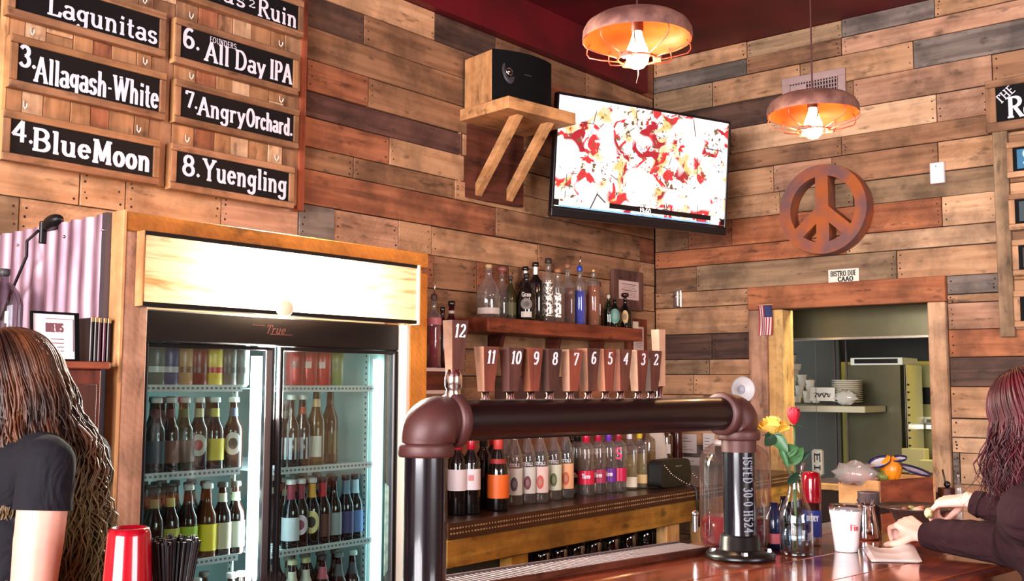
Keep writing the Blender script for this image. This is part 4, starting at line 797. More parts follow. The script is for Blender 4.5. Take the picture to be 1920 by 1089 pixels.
m = MB(); m.prism([(0, 0), (.016, .02), (.016, za-zc2-.014), (0, za-zc2)], Matrix(((0, 0, 1, CX+.0005), (1, 0, 0, ya), (0, 1, 0, zc2), (0, 0, 0, 1))), .004); m.build('pull_handle', blotchy('worn_mint_plastic', (196, 240, 226), (150, 196, 182), 30, .5), cool)
m = MB(); a = on(497, 622, 'x', CX); letter(m, 'True', lambda p, q: Vector((CX+.001, a.y+p, a.z-.004+q)), .026, .078, .16, .08, slant=.35); m.box((CX+.0006, a.y-.05, a.z+.019), (CX+.0012, a.y-.002, a.z+.0215)).box((CX+.0006, a.y+.02, a.z-.008), (CX+.0012, a.y+.11, a.z-.0055)); m.build('logo', mat('logo_copper', (112, 70, 64), .5), cool)
# lamps inside: tubes at the middle post and at the right wall
TUBE = mat('cooler_tube', (255, 255, 255), .5, emit=(226, 246, 255), estr=6)
yt = yat(486, CX-.08, 1.4)
for yy, nm in ((yt, 'post_tube'), (yi1-.012, 'side_tube')):
    m = MB(); m.cyl((CX-.085, yy, .3), (CX-.085, yy, zt-.02), (.028 if nm[0] == 'p' else .012), seg=12); m.build('light_tube', TUBE, cool)
l = D.lights.new('cooler_light', 'AREA'); l.shape = 'RECTANGLE'; l.size = .04; l.size_y = 1.3; l.energy = 13; l.color = (.84, .96, 1)
lo = D.objects.new('cooler_light', l); COL.objects.link(lo); lo.location = (CX-.105, yt-.02, 1.05); lo.rotation_euler = (Vector((-1, -.25, 0))).to_track_quat('-Z', 'Y').to_euler()
for yy in (yt-.05, yi1-.004):
    m = MB(); m.box((CX-.16, yy, .26), (CX-.135, yy+.004, zt)); pl_ = m.build('pilaster_strip', INNER, cool)
    m = MB(); z = .3
    while z < zt: m.box((CX-.151, yy-.0012, z), (CX-.145, yy-.0002, z+.008)); z += .022
    m.build('slot', mat('slot_dark', (40, 52, 56), .8), pl_)
# shelves
zs = [on(370, 726, 'x', CX-.09).z, on(370, 886, 'x', CX-.09).z, on(400, 1048, 'x', CX-.09).z]; zs.append(zs[2]*2-zs[1]-.02)
zr = [on(610, 727, 'x', CX-.09).z, on(610, 875, 'x', CX-.09).z, on(610, 1023, 'x', CX-.09).z]; zr.append(zr[2]-(zr[1]-zr[2]))
RAIL = mat('price_rail_white', (216, 230, 234), .45)
def shelf(y0, y1, z):
    m = MB(); m.box((CX-.09, y0, z-.014), (CX-.084, y1, z+.008)); k = 0
    s = m.build('shelf_rail', RAIL, cool)
    m = MB(); y = y0+.01
    while y < y1-.012: m.box((CX-.0838, y, z-.006), (CX-.0832, y+.009, z+.001)); y += .017
    m.build('slot', mat('slot_grey', (110, 126, 134), .8), s)
    m = MB(); y = y0+.01
    while y < y1-.004: m.cyl((.14, y, z-.003), (CX-.091, y, z-.003), .0022, seg=5); y += .022
    m.build('shelf_wire', RAIL, cool)
for z in zs: shelf(yi0-.01, yt-.065, z)
for z in zr: shelf(ymid1-.01, yi1-.008, z)
# sign box above the doors: a wood veneer screen lit from behind
sy0, sy1 = yat(265, FX+.03, 1.75), yat(782, FX+.03, 1.7); sz1 = on(268, 432, 'x', FX+.03).z; sz0 = on(262, 573, 'x', FX+.03).z
sg = thing('lit_sign_box', 'glowing blank sign box of wood veneer over the cooler doors', 'lit sign', (.9, (sy0+sy1)/2, sz0))
m = MB(); t_ = .012
m.box((FX+.002, sy0, sz0), (FX+.04, sy1, sz0+t_)).box((FX+.002, sy0, sz1-t_), (FX+.04, sy1, sz1)); m.build('housing', BLK, sg)
MB().box((FX+.002, sy0-.004, sz0), (FX+.040, sy0-.0005, sz1)).build('end_trim', wood('blond', 'z'), sg)
m = MB(); q = on(535, 570, 'x', FX+.045); m.ball((FX+.040, q.y, sz0+.022), .036, 18, sc=(.35, 1, .8)); m.build('round_boss', mat('pale_boss', (236, 220, 190), .4), sg)
MB().cbox((FX+.002, sy1-.012, sz0-.004), (FX+.046, sy1, sz1), .002).build('end_trim', mat('pale_trim_lit_reveal', (236, 216, 196), .4), sg)
MB().box((FX-.14, yb0+.004, sz0), (FX-.133, yb1-.004, sz1-.06)).build('reflector', mat('white_enamel', (240, 238, 230), .6), sg)
ven = D.materials.new('veneer_screen'); ven.use_nodes = True; nt = ven.node_tree; N = nt.nodes.new; Lk = nt.links.new
nt.nodes.remove(nt.nodes['Principled BSDF']); tc = N('ShaderNodeTexCoord'); mp = N('ShaderNodeMapping'); mp.inputs['Scale'].default_value = (1, 2.2, 26); Lk(tc.outputs['Object'], mp.inputs['Vector'])
n1 = N('ShaderNodeTexNoise'); n1.inputs['Scale'].default_value = 1.5; n1.inputs['Detail'].default_value = 6; n1.inputs['Distortion'].default_value = 1.2; Lk(mp.outputs['Vector'], n1.inputs['Vector'])
rp = N('ShaderNodeValToRGB'); rp.color_ramp.elements[0].position = .3; rp.color_ramp.elements[1].position = .52; rp.color_ramp.elements[0].color = srgb((206, 150, 96)); rp.color_ramp.elements[1].color = srgb((246, 222, 180)); Lk(n1.outputs['Fac'], rp.inputs['Fac'])
tl_ = N('ShaderNodeBsdfTranslucent'); df = N('ShaderNodeBsdfDiffuse'); ms = N('ShaderNodeMixShader'); ms.inputs[0].default_value = .35
Lk(rp.outputs['Color'], tl_.inputs[0]); Lk(rp.outputs['Color'], df.inputs[0]); Lk(tl_.outputs[0], ms.inputs[1]); Lk(df.outputs[0], ms.inputs[2]); Lk(ms.outputs[0], nt.nodes['Material Output'].inputs['Surface'])
MB().add([(FX+.036, sy0+.005, sz0+t_), (FX+.036, sy1-.012, sz0+t_), (FX+.036, sy1-.012, sz1-t_), (FX+.036, sy0+.005, sz1-t_)], [(0, 1, 2, 3)]).build('veneer_screen', ven, sg)
l = D.lights.new('sign_tube', 'AREA'); l.shape = 'RECTANGLE'; l.size = (sy1-sy0)*.80; l.size_y = .14; l.energy = 210; l.color = (1, .95, .84)
lo = D.objects.new('sign_tube', l); COL.objects.link(lo); lo.location = (FX-.07, (sy0+sy1)/2, (sz0+sz1)/2); lo.rotation_euler = Vector((1, 0, 0)).to_track_quat('-Z', 'Z').to_euler()
# ---- contents
def put(px, z, x): return (x, yat(px, x, z+.1), z)
X0 = CX-.135
CANS = [(291, (92, 112, 108), (216, 222, 214), 'pale sage green tall can, first on the top left shelf of the cooler'), (316, (60, 84, 130), (206, 206, 214), 'blue and silver tall can, second on the top left shelf of the cooler'),
        (343, (196, 150, 108), (120, 80, 40), 'tan tall can beside the blue one in the cooler'), (370, (122, 26, 26), (90, 20, 20), 'plain dark red tall can on the top left shelf of the cooler'),
        (399, (232, 196, 84), (190, 34, 40), 'yellow can with a red top on the top left shelf of the cooler'), (426, (100, 92, 84), (70, 66, 64), 'grey-brown tall can next to the red-topped one'), (449, (104, 108, 104), (80, 80, 76), 'dull grey can beside the bright tube in the cooler')]
for px, c, c2, lb in CANS:
    bottle('beer_can', lb, put(px, zs[0]+.001, X0), 'can', pm(c, .3), [(.8, .93, pm(c2, .3)), (.3, .42, pm(c2, .35))], cat='can')
for px, c, c2, lb in [(553, (176, 44, 40), (90, 30, 34), 'red can with dark figures, leftmost on the top right shelf of the cooler'), (578, (196, 52, 48), (226, 190, 180), 'red can with a pale tag, middle of the three on the top right shelf'), (604, (200, 50, 46), (226, 190, 180), 'red can with a pale tag, touching the green can'), (627, (140, 150, 92), (120, 128, 80), 'olive green can at the end of the top right shelf')]:
    bottle('beer_can', lb, put(px, zr[0]+.001, X0), 'can', pm(c, .3), [(.45, .6, pm(c2, .4), .35)], cat='can')
W8 = (224, 222, 212)
L2 = [(292, BROWNG, (60, 66, 74), (96, 34, 44), None, 'dark bottle with grey lettering, first on the second left shelf'), (318, BROWNG, (130, 76, 52), (110, 34, 44), None, 'bottle in front of the brown carton, dark red neck'), (345, GREENG, (104, 72, 50), (90, 108, 60), None, 'bottle with a green neck band beside the brown carton'),
      (372, BROWNG, None, (196, 190, 140), ((.36), 1.0, .15, pm((206, 206, 190)), pm((186, 60, 66))), 'bottle with a round pale emblem and red centre'), (402, BROWNG, (230, 206, 66), (206, 196, 92), None, 'bottle with a solid yellow label and yellow neck'), (437, BROWNG, None, (70, 84, 110), ((.36), 1.0, .16, pm((232, 226, 216)), pm((70, 60, 62))), 'bottle with a large white round emblem near the tube')]
for px, g, lab, nk, em, lb in L2:
    bn = [(.14, .44, pm(lab))] if lab else []
    bottle('beer_bottle', lb, put(px, zs[1]+.001, X0), 'beer', g, bn+[(.74, .86, pm(nk))], cap=RIM, emblem=em)
L3 = [(288, BROWNG, None, (140, 136, 84), None, 'dark bottle with a faded neck band, first on the third left shelf'), (318, BROWNG, (212, 206, 92), (196, 196, 120), None, 'bottle with a pale yellow neck and label, left of the green label'), (352, BROWNG, (176, 204, 60), None, None, 'bottle with a lime green label on the third shelf'),
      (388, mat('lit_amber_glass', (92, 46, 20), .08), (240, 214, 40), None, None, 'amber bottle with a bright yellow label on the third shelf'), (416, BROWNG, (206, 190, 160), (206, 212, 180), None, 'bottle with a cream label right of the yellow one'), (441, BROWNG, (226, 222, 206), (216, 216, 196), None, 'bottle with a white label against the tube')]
for px, g, lab, nk, em, lb in L3:
    bottle('beer_bottle', lb, put(px, zs[2]+.001, X0), 'beer', g, ([(.1, .46, pm(lab))] if lab else [])+([(.74, .86, pm(nk))] if nk else []), cap=RIM if nk is None else pm((60, 60, 54)), emblem=em)
for i, (px, c) in enumerate(((366, (220, 222, 220)), (432, (240, 240, 240)), (450, (200, 200, 206)))):
    bottle('beer_bottle', ['white-capped bottle on the lowest left shelf, by the black straws', 'bottle with a bright white cap, low beside the tube', 'rearmost capped bottle low beside the tube'][i], put(px, zs[3]+.001, X0), 'beer', BROWNG, [(.74, .86, pm(c))], cap=RIM)
R2 = [(545, BROWNG, (206, 214, 220), None, 'clear-labelled bottle, leftmost on the second right shelf', None), (566, BROWNG, (196, 206, 222), (180, 80, 60), 'bottle with a large white label marked by a dark map shape', None), (592, mat('olive_amber_glass', (104, 76, 34), .08), (236, 232, 216), (230, 190, 140), 'golden bottle with a small square white label', None), (618, mat('orange_amber_glass', (94, 56, 30), .1), (120, 104, 60), None, 'orange-brown bottle behind the golden one', None)]
for px, g, lab, nk, lb, em in R2:
    sz = 1.22 if px in (592, 618) else 1.08
    bottle('beer_bottle', lb, put(px, zr[1]+.001, X0 if px < 610 else X0-.08), 'beer', g, [(.12, .42 if px != 592 else .38, pm(lab), PI if px != 592 else .7)]+([(.74, .84, pm(nk))] if nk else []), cap=RIM if px < 600 else None, size=sz)
R3 = [(545, DARKG, (214, 222, 226), (150, 50, 66), None, 'bottle with a pale label and crimson neck, leftmost on the third right shelf'), (563, BROWNG, None, (140, 40, 58), (.34, 1.0, .15, pm((222, 208, 214)), pm((140, 60, 84))), 'bottle with a swirl emblem in dusty pink'), (584, DARKG, None, (232, 168, 60), (.36, 1.0, .17, pm((240, 222, 150)), pm((40, 34, 30))), 'dark bottle with an orange neck and a yellow oval face emblem'),
      (604, BROWNG, (96, 50, 40), (190, 26, 40), None, 'bottle with a bright red neck on the third right shelf'), (625, BROWNG, (150, 156, 156), None, None, 'bottle with a dull grey label, fifth on the third right shelf'), (648, DARKG, (66, 60, 110), (110, 130, 150), None, 'dark bottle with a violet label beside the blue one'), (665, DARKG, (84, 116, 172), (170, 196, 210), None, 'bottle with a blue and violet picture label, last on the third right shelf')]
for px, g, lab, nk, em, lb in R3:
    bottle('beer_bottle', lb, put(px, zr[2]+.001, X0), 'beer', g, ([(.12, .46, pm(lab))] if lab else [])+([(.72, .93, pm(nk))] if nk else []), cap=RIM if px < 600 else pm((30, 30, 34)), emblem=em)
for i, (px, nk, cp, lb) in enumerate(((547, (232, 226, 200), (200, 196, 150), 'cream-necked bottle, leftmost on the lowest right shelf'), (572, (236, 232, 214), (206, 200, 150), 'cream-necked bottle with dark rings beside another like it'), (604, (226, 120, 136), (60, 60, 66), 'bottle with a pink neck label on the lowest right shelf'), (634, (90, 100, 104), (120, 130, 134), 'plain dark bottle right of the pink-necked one'), (660, (60, 66, 74), (190, 206, 200), 'pale-capped dark bottle at the end of the lowest right shelf'))):
    bottle('beer_bottle', lb, put(px, zr[3]+.001, X0), 'beer', BROWNG, [(.66, .84, pm(nk))], cap=pm(cp))
# rear rows: plain dark bottles nobody can tell apart
proto = bottle('beer_bottle', 'dark bottle in a rear row behind the front ones in the cooler', put(300, zs[1]+.001, X0-.075), 'beer', BROWNG, [(.74, .84, pm((92, 84, 70)))], cap=pm((96, 92, 84)), group='rear rows in the cooler')
rear = []
proto['label'] = 'dark bottle behind the first one on the second left cooler shelf'
for z, pxs in ((zs[1], (330, 360, 388, 420, 446)), (zs[2], (300, 334, 370, 402, 430, 450)), (zr[2], (556, 576, 598, 618, 640, 658)), (zr[3], (560, 590, 620, 648)), (zr[1], (556, 580)), (zs[3], (350, 380, 410, 440))):
    for px in pxs:
        for k_ in range(3):
            yq = min(put(px, z, X0)[1]+.016+.004*k_, yi1-.045 if z in zr else yt-.10)
            if any(abs(r_.location.y-yq) < .0625 and abs(r_.location.x-(X0-.08-.085*k_)) < .0625 and abs(r_.location.z-z) < .01 for r_ in rear+[proto]): continue
            rear.append(copy_tree(proto, loc=(X0-.08-.085*k_, yq, z+.001), label='rear bottle', group='rear rows in the cooler'))
            nmz = {zs[1]: 'second left', zs[2]: 'third left', zs[3]: 'lowest left', zr[1]: 'second right', zr[2]: 'third right', zr[3]: 'lowest right'}[z]
            rear[-1]['label'] = 'dark bottle %s from the left, row %s back, on the %s cooler shelf' % (['first', 'second', 'third', 'fourth', 'fifth', 'sixth'][pxs.index(px)], ['two', 'three', 'four'][k_], nmz)
rows_r = {}
for r_ in rear: rows_r.setdefault((round(r_.location.z, 2), round(r_.location.x, 2), r_['label'].split('left, ')[-1]), []).append(r_)
for key, lst in rows_r.items():
    for i, r_ in enumerate(sorted(lst, key=lambda o: o.location.y)): r_['label'] = 'dark bottle %s from the left, %s' % (['first', 'second', 'third', 'fourth', 'fifth', 'sixth'][i], key[2])
# brown carton behind the second shelf
m = MB(); p = put(330, zs[1], X0-.04); m.cbox((X0-.06, p[1]-.03, zs[1]+.002), (X0-.052, p[1]+.05, zs[1]+.12), .002); solo('carton', m, pm((120, 74, 52), .8), 'brown cardboard carrier standing between bottles on the second left shelf', 'carton')
# ================================================================ brown cupboard with menus, clamp lamp and jug at the left
cb1 = on(210, 712, 'x', .95); CBZ = 1.5+(750-712)*(proj((.95, cb1.y, 1.55))[2])/F_PX
cab = thing('wood_cupboard', 'dark red-brown wood cupboard standing beside the corrugated iron', 'cupboard', (.6, cb1.y-.35, 0))
MB().cbox((.25, cb1.y-.75, .02), (.93, cb1.y-.02, CBZ-.02), .004).build('carcass', wood('maroon', 'z', .5), cab)
MB().cbox((.24, cb1.y-.77, CBZ-.019), (.95, cb1.y-.005, CBZ), .003).build('top_board', wood('cherry', 'y', .5), cab)
MB().cbox((.931, cb1.y-.72, .1), (.948, cb1.y-.04, CBZ-.06), .003).build('door', wood('walnut', 'z', .5), cab)
# menu holder
yy0, yy1 = yat(60, .86, 1.62), yat(149, .86, 1.62); zt_ = 1.5+(745-616)*proj((.86, yy1, 1.6))[2]/F_PX
mh = thing('menu_holder', 'white drinks menu in a thin black frame, propped on the brown cupboard', 'menu', (.86, (yy0+yy1)/2, CBZ))
T = Matrix.Translation((.86, yy0, CBZ+.001)) @ Matrix.Rotation(rad(-6), 4, 'Y'); wd, ht = yy1-yy0, zt_-CBZ
m = MB(); m.T = T; m.box((-.005, 0, 0), (.006, wd, .006)).box((-.005, 0, ht-.006), (.006, wd, ht)).box((-.005, 0, .0061), (.006, .004, ht-.0061)).box((-.005, wd-.012, .0061), (.006, wd, ht-.0061)); m.build('frame', mat('matte_black', (10, 8, 9), .8, spec=.1), mh)
m = MB(); m.T = T; m.box((-.002, .0041, .0061), (.002, wd-.0081, ht-.0061)); m.build('sheet', mat('menu_sheet', (238, 230, 234), .4), mh)
m = MB(); m.T = T; letter(m, 'BREWS', lambda p, q: Vector((.0026, wd*.30+p, ht*.60+q)), .022, wd*.36, .24, .16)
for i in range(4): m.box((.0022, wd*.4, ht*(.2+.08*i)), (.0026, wd*.68, ht*(.2+.08*i)+.002))
m.tube([T.inverted() @ (T @ Vector((.0026, wd*.30, ht*.86))), (.0026, wd*.88, ht*.86), (.0026, wd*.88, ht*.2)], .0012, 4); m.build('print', pm((120, 70, 80)), mh)
for i, px in enumerate((158, 166, 173, 182, 190)):
    yq = yat(px, .84, 1.6); zz = 1.5+(748-628-i*.6)*proj((.84, yq, 1.6))[2]/F_PX
    t = thing('menu_folder', ['black folder next to the framed menu', 'black folder second from the framed menu', 'dark burgundy folder in the middle of the row', 'burgundy folder with a pale edge', 'black folder closest to the surround board'][i], 'menu', (.80, yq, CBZ+.001), (0, 0, 0), group='folders standing on the cupboard')
    MB().cbox((.70, yq-.0045, CBZ+.001), (.88, yq+.0045, zz), .002).build('cover', pm([(24, 14, 16), (30, 16, 20), (64, 18, 34), (80, 24, 44), (30, 14, 18)][i], .35), t)
    MB().cbox((.8795, yq-.005, zz-.012), (.8815, yq+.005, zz+.001), .001).build('corner_guard', mat('brass', (206, 170, 110), .3, metal=.8), t)
# clamp lamp on the corrugated top
ca_ = Vector((.52, FY0-.02, FZ)); q = on(97, 408, 'y', FY0-.02)
t = thing('clamp_lamp', 'black clamp light gripping the top edge of the corrugated iron, cord hanging down', 'lamp', (q.x, FY0-.02, FZ-.02))
m = MB(); T = Matrix.Translation((q.x, FY0-.015, FZ+.004)) @ Matrix.Rotation(rad(-8), 4, 'Y'); m.T = T; m.ball((0, 0, 0), .03, 14, sc=(1.6, .8, .7)).cbox((-.07, -.012, -.02), (.02, .012, .0), .004); m.build('lamp_head', mat('black_metal', (26, 24, 25), .4, metal=.5), t)
m = MB(); m.cbox((q.x-.06, FY0-.03, FZ-.06), (q.x-.045, FY0+.01, FZ+.01), .003); m.build('clamp', mat('black_metal', (26, 24, 25), .4), t)
q2 = on(22, 545, 'y', FY0-.05); m = MB(); m.tube([(q.x-.06, FY0-.03, FZ-.02), (q.x-.1, FY0-.045, FZ-.05), on(50, 480, 'y', FY0-.05), q2, on(2, 600, 'y', FY0-.06)], .005, 6); m.build('cord', BLK, t)
# glass jug at the far left
p = on(2, 640, 'y', FY0-.12); bottle('glass_jug', 'clear grey glass jug with a narrow neck at the left edge, on the cupboard', (p.x, p.y, CBZ+.001), 'jug', glass('grey_glass', (176, 176, 182), 1, .12), wide=.62, size=.78, stopper=('cork', pm((60, 56, 58))), liquid=pm((120, 116, 122), .2), fill=.3, cat='jug')
# ================================================================ back counter along the left wall
CZ = on(1225, 927, 'x', 1.0).z; CZ = .995
cy0, cy1 = FY1+.01, -.012
ct = thing('back_counter', 'back bar counter with a perforated dark metal edge over yellowed timber', 'counter', (.5, (cy0+cy1)/2, 0))
CTOP = blotchy('dark_counter_metal', (74, 48, 40), (52, 34, 30), 8, .3, .5, .05)
MB().cbox((.002, cy0, CZ-.03), (1.0, cy1, CZ), .003).build('worktop', CTOP, ct)
ze = on(953, 985, 'x', 1.0).z; zf = on(953, 1032, 'x', 1.0).z
EDG = mat('bronze_edge', (92, 62, 44), .35, metal=.6)
ed = MB().box((1.0005, cy0, CZ-.058), (1.006, cy1, CZ+.002)).build('perforated_edge', EDG, ct)
m = MB(); y = cy0+.01; i = 0
while y < cy1-.01:
    for zz in (CZ-.018, CZ-.036):
        w_ = .006 if (i//4) % 2 else .010; m.box((1.0061, y, zz-.003), (1.0066, y+w_, zz+.003))
    y += .0165; i += 1
pe = m.build('perforation', mat('edge_dot', (196, 160, 116), .4, metal=.3), ed); pe['kind'] = 'stuff'
MB().cbox((.955, cy0, CZ-.160), (1.0, cy1, CZ-.0585), .003).build('front_rail', wood('yellow', 'y'), ct)
for px in (971, 1259):
    y = yat(px, .98, .8); w_ = .055 if px < 1000 else .06
    MB().cbox((.93, y-w_, .0), (.99, y+w_, CZ-.162), .004).build('post', wood('yellow' if px < 1000 else 'pine', 'z'), ct)
y9 = yat(1310, .98, .8)
MB().cbox((.93, y9, 0), (.99, y9+.09, CZ-.162), .004).build('post', wood('pine', 'z'), ct)
MB().box((.03, cy0, 0), (.05, cy1, CZ-.06)).build('rear_board', mat('under_counter_black', (20, 17, 18), .8), ct)
MB().box((.05, cy0, .30), (.92, cy1, .33)).build('lower_shelf', wood('walnut', 'y'), ct)
ya, yb2 = cy0+.0, yat(952, .93, .8)
MB().cbox((.90, ya, .05), (.925, yb2, CZ-.162), .004).build('cupboard_front', mat('dull_green_panel', (52, 58, 50), .5), ct)
for px, w_ in ((1030, 0), (1080, 0), (1130, 0), (1180, 0), (1222, 0)):
    y = yat(px, .9, .82); MB().box((.55, y-.012, CZ-.075), (.93, y+.012, CZ-.065)).build('glass_rack_rail', mat('rack_metal', (70, 64, 62), .3, metal=.8), ct)
GLS = glass('stem_glass', (214, 216, 218), 1.2, .10)
def wine_glass(loc, lb=None):
    r = thing('wine_glass', lb or 'upside-down stem glass hanging in the dark under the back counter', 'wine glass', loc, group=None if lb else 'glasses hanging under the back counter')
    m = MB(); m.lathe([(.036, 0), (.034, -.002), (.006, -.006), (.004, -.012), (.0038, -.08), (.008, -.09), (.028, -.105), (.037, -.13), (.038, -.16), (.033, -.20), (.0315, -.20), (.036, -.16), (.035, -.13), (.026, -.108), (.001, -.094)], seg=16); m.build('glass_body', GLS, r, local=True); return r
w0 = None
for px in (1015, 1048, 1080, 1112, 1145, 1178, 1210, 1236):
    for xx in (.86, .72):
        loc = (xx, yat(px, xx, .8)+(.0 if xx > .8 else .02), CZ-.078)
        lb_ = 'upside-down stem glass under the back counter, %s from the left in the %s row' % (['first', 'second', 'third', 'fourth', 'fifth', 'sixth', 'seventh', 'eighth'][(1015, 1048, 1080, 1112, 1145, 1178, 1210, 1236).index(px)], 'front' if xx > .8 else 'rear')
        if w0 is None: w0 = wine_glass(loc); w0['label'] = lb_; w0['group'] = 'glasses hanging under the back counter'
        else: copy_tree(w0, loc=loc, label=lb_, group=w0['group'])
# ================================================================ things on the back counter
WL = pm((226, 212, 214)); REDF = pm((176, 24, 44), .3); PRN = pm((90, 84, 92))
def cput(px, x): return (x, yat(px, x, CZ+.08), CZ+.001)
CLIQ = glass('pale_spirit', (236, 232, 224), .4, .02)
bottle('wine_bottle', 'dark wine bottle with a plain white label, left of its twin', cput(857, .84), 'wine', DARKG, [(.30, .56, WL)], cap=REDF, caph=.2)
bottle('wine_bottle', 'dark wine bottle with a white label printed faintly in red', cput(883, .86), 'wine', DARKG, [(.30, .56, WL)], cap=REDF, caph=.2, text=('OM', .42, .02, pm((214, 130, 130)), .02))
bottle('wine_bottle', 'unlabelled black wine bottle half hidden behind the white-labelled pair', cput(906, .76), 'wine', DARKG, cap=pm((30, 26, 30)), caph=.2)
bottle('wine_bottle', 'dark wine bottle behind with a crimson capsule showing under the pipe', cput(925, .66), 'wine', DARKG, cap=REDF, caph=.22)
bottle('champagne_bottle', 'black sparkling wine bottle with an orange label', cput(934, .87), 'champ', DARKG, [(.16, .46, pm((232, 104, 34))), (.60, .66, pm((150, 40, 40)))], cap=pm((190, 60, 50)), caph=.22)
ST = [(948, .70, (206, 150, 140), (190, 90, 80), 'clear bottle half hidden behind the orange-labelled one'), (964, .80, W8, (96, 84, 100), 'clear vodka bottle with dark berries on its white label'), (989, .80, W8, (130, 60, 70), 'clear vodka bottle with a round fruit cluster on its label'),
      (1013, .82, (236, 206, 196), (214, 90, 70), 'clear vodka bottle with peach and green leaf on its label'), (1038, .80, (222, 222, 196), (96, 110, 60), 'clear vodka bottle with green leaf print and a yellow band'), (1061, .80, (240, 176, 130), (206, 96, 50), 'clear vodka bottle with an orange fruit label, nearest the flat-shouldered ones')]
for px, xx, c, c2, lb in ST:
    r = bottle('vodka_bottle', lb, cput(px, xx), 'slim', CLEAR, [(.13, .47, pm(c), 1.15)], cap=pm((60, 52, 54) if px > 950 else (206, 130, 130)), caph=.08, liquid=CLIQ, fill=.6, emblem=(.27, .42, .09, pm(c2), pm(tuple((q+60)//2+60 for q in c2))), text=('STOLI', .49, .013, pm((236, 232, 236)), .045), size=1.0)
OL = [(1083, .74, (26, 22, 26), (20, 18, 20), 'vodka bottle with a black band, leftmost of the flat-shouldered ones'), (1099, .80, (214, 34, 70), (190, 20, 60), 'vodka bottle with a red band and hot red neck'), (1121, .80, (176, 54, 90), (170, 30, 60), 'vodka bottle with a raspberry pink band'), (1141, .80, (112, 46, 150), (110, 50, 170), 'vodka bottle with a purple band'), (1160, .82, (196, 28, 74), (150, 30, 50), 'vodka bottle with a cherry band and swirling pink print')]
for px, xx, c, c2, lb in OL:
    bottle('vodka_bottle', lb, cput(px, xx), 'straight', CLEAR, [(.16, .36, pm(c, .3))], cap=pm(c2, .2), caph=.24, liquid=CLIQ, fill=.58, size=1.03, text=('Three', .25, .02, pm((240, 220, 230)), .04) if px != 1160 else ('S', .5, .05, pm((206, 50, 100)), .03))
GOLD = glass('straw_spirit', (226, 206, 130), .4, .03, .25)
bottle('spirit_bottle', 'clear square bottle of pale gold spirit with a white collar', cput(1180, .80), 'square', CLEAR, [(.04, .20, pm((226, 214, 190)), 1.0)], cap=pm((226, 222, 226), .2), caph=.2, liquid=GOLD, sq=4, wide=.9)
bottle('spirit_bottle', 'clear square bottle of pale gold spirit with a yellow collar', cput(1199, .80), 'square', CLEAR, [(.08, .22, pm((214, 178, 120)), 1.0)], cap=pm((214, 180, 50), .2), caph=.2, liquid=GOLD, sq=4, wide=.9)
bottle('spirit_bottle', 'large clear round-shouldered bottle behind the square gold ones', cput(1213, .62), 'straight', glass('milky_glass', (216, 206, 190), .8, .12), liquid=pm((176, 160, 132), .2), fill=.5, wide=1.2)
bottle('spirit_bottle', 'small domed clear bottle with a white label behind the purse', cput(1247, .42), 'straight', glass('milky_glass', (216, 206, 190), .8, .12), [(.36, .54, WL, .8)], cap=pm((206, 170, 70)), caph=.1, wide=1.15, size=1.0)
bottle('spirit_bottle', 'brown bottle standing right behind the black purse', cput(1268, .30), 'straight', mat('red_brown_glass', (70, 26, 22), .15), wide=1.0, size=1.03)
bottle('spirit_bottle', 'dim dark bottle in the shadow between the vodka rows', cput(1072, .6), 'straight', DARKG, cap=pm((40, 34, 36)))
m = MB(); q = cput(1228, .42); m.lathe([(.07, 0), (.075, .02), (.06, .2), (.03, .34), (.001, .36)], (q[0], q[1], q[2]), 18); solo('white_cloth', m, mat('white_cloth', (222, 208, 198), .9), 'pale folded cloth stood behind the clear round bottle', 'cloth')
# purse
q0, q1 = cput(1233, .90), cput(1291, .90); zt_ = CZ+.001+ (925-872)*proj((.9, (q0[1]+q1[1])/2, 1.1))[2]/F_PX*.95
LEA = mat('black_leather', (26, 26, 24), .42, bump=.1, nscale=60)
pu = thing('purse', 'small black leather purse with a chain strap sitting on the back counter', 'handbag', (.87, (q0[1]+q1[1])/2, CZ+.001))
yc = (q0[1]+q1[1])/2; hw = (q1[1]-q0[1])/2; hh = (zt_-CZ)
m = MB(); pts = []
for a in range(0, 360, 15):
    ca, sa = math.cos(rad(a)), math.sin(rad(a)); pts.append((hw*(abs(ca)**.35)*(1 if ca > 0 else -1)*(1-.06*(sa > 0)), hh/2+hh/2*(abs(sa)**.35)*(1 if sa > 0 else -1)))
T = Matrix(((0, 0, 1, .84), (1, 0, 0, yc), (0, 1, 0, CZ+.002), (0, 0, 0, 1)))
m.prism(pts, T, .075, smooth=True); b = m.build('bag_body', LEA, pu); bv = b.modifiers.new('bevel', 'BEVEL'); bv.width = .009; bv.segments = 3; bv.limit_method = 'ANGLE'
m = MB(); m.cbox((.9155, yc+.0, CZ+hh*.74), (.918, yc+.055, CZ+hh*.77), .001); m.build('badge', mat('pale_gold', (220, 206, 180), .2, metal=.8), pu)
CHN = mat('chain_metal', (206, 188, 170), .25, metal=1)
m = MB()
def chain(m, pts, r=.006):
    for (a, b_) in zip(pts, pts[1:]):
        a = Vector(a); b_ = Vector(b_); L = (b_-a).length; n = max(1, int(L/.012))
        for i in range(n):
            c_ = a.lerp(b_, (i+.5)/n); m.ball(c_, r*.75, 6, sc=(1, 1, 1))
chain(m, [(.918, yc-hw*.8, CZ+hh*.86), (.935, yc-hw*.5, CZ+hh*.5), (.96, yc-hw*.1, CZ+.03), (.985, yc+.02, CZ+.012)]); m.build('chain', CHN, pu); m = MB(); chain(m, [(.90, yc+hw*1.0, CZ+hh*.6), (.91, yc+hw*1.2, CZ+hh*.35), (.92, yc+hw*1.4, CZ+.03)]); m.build('chain', CHN, pu)
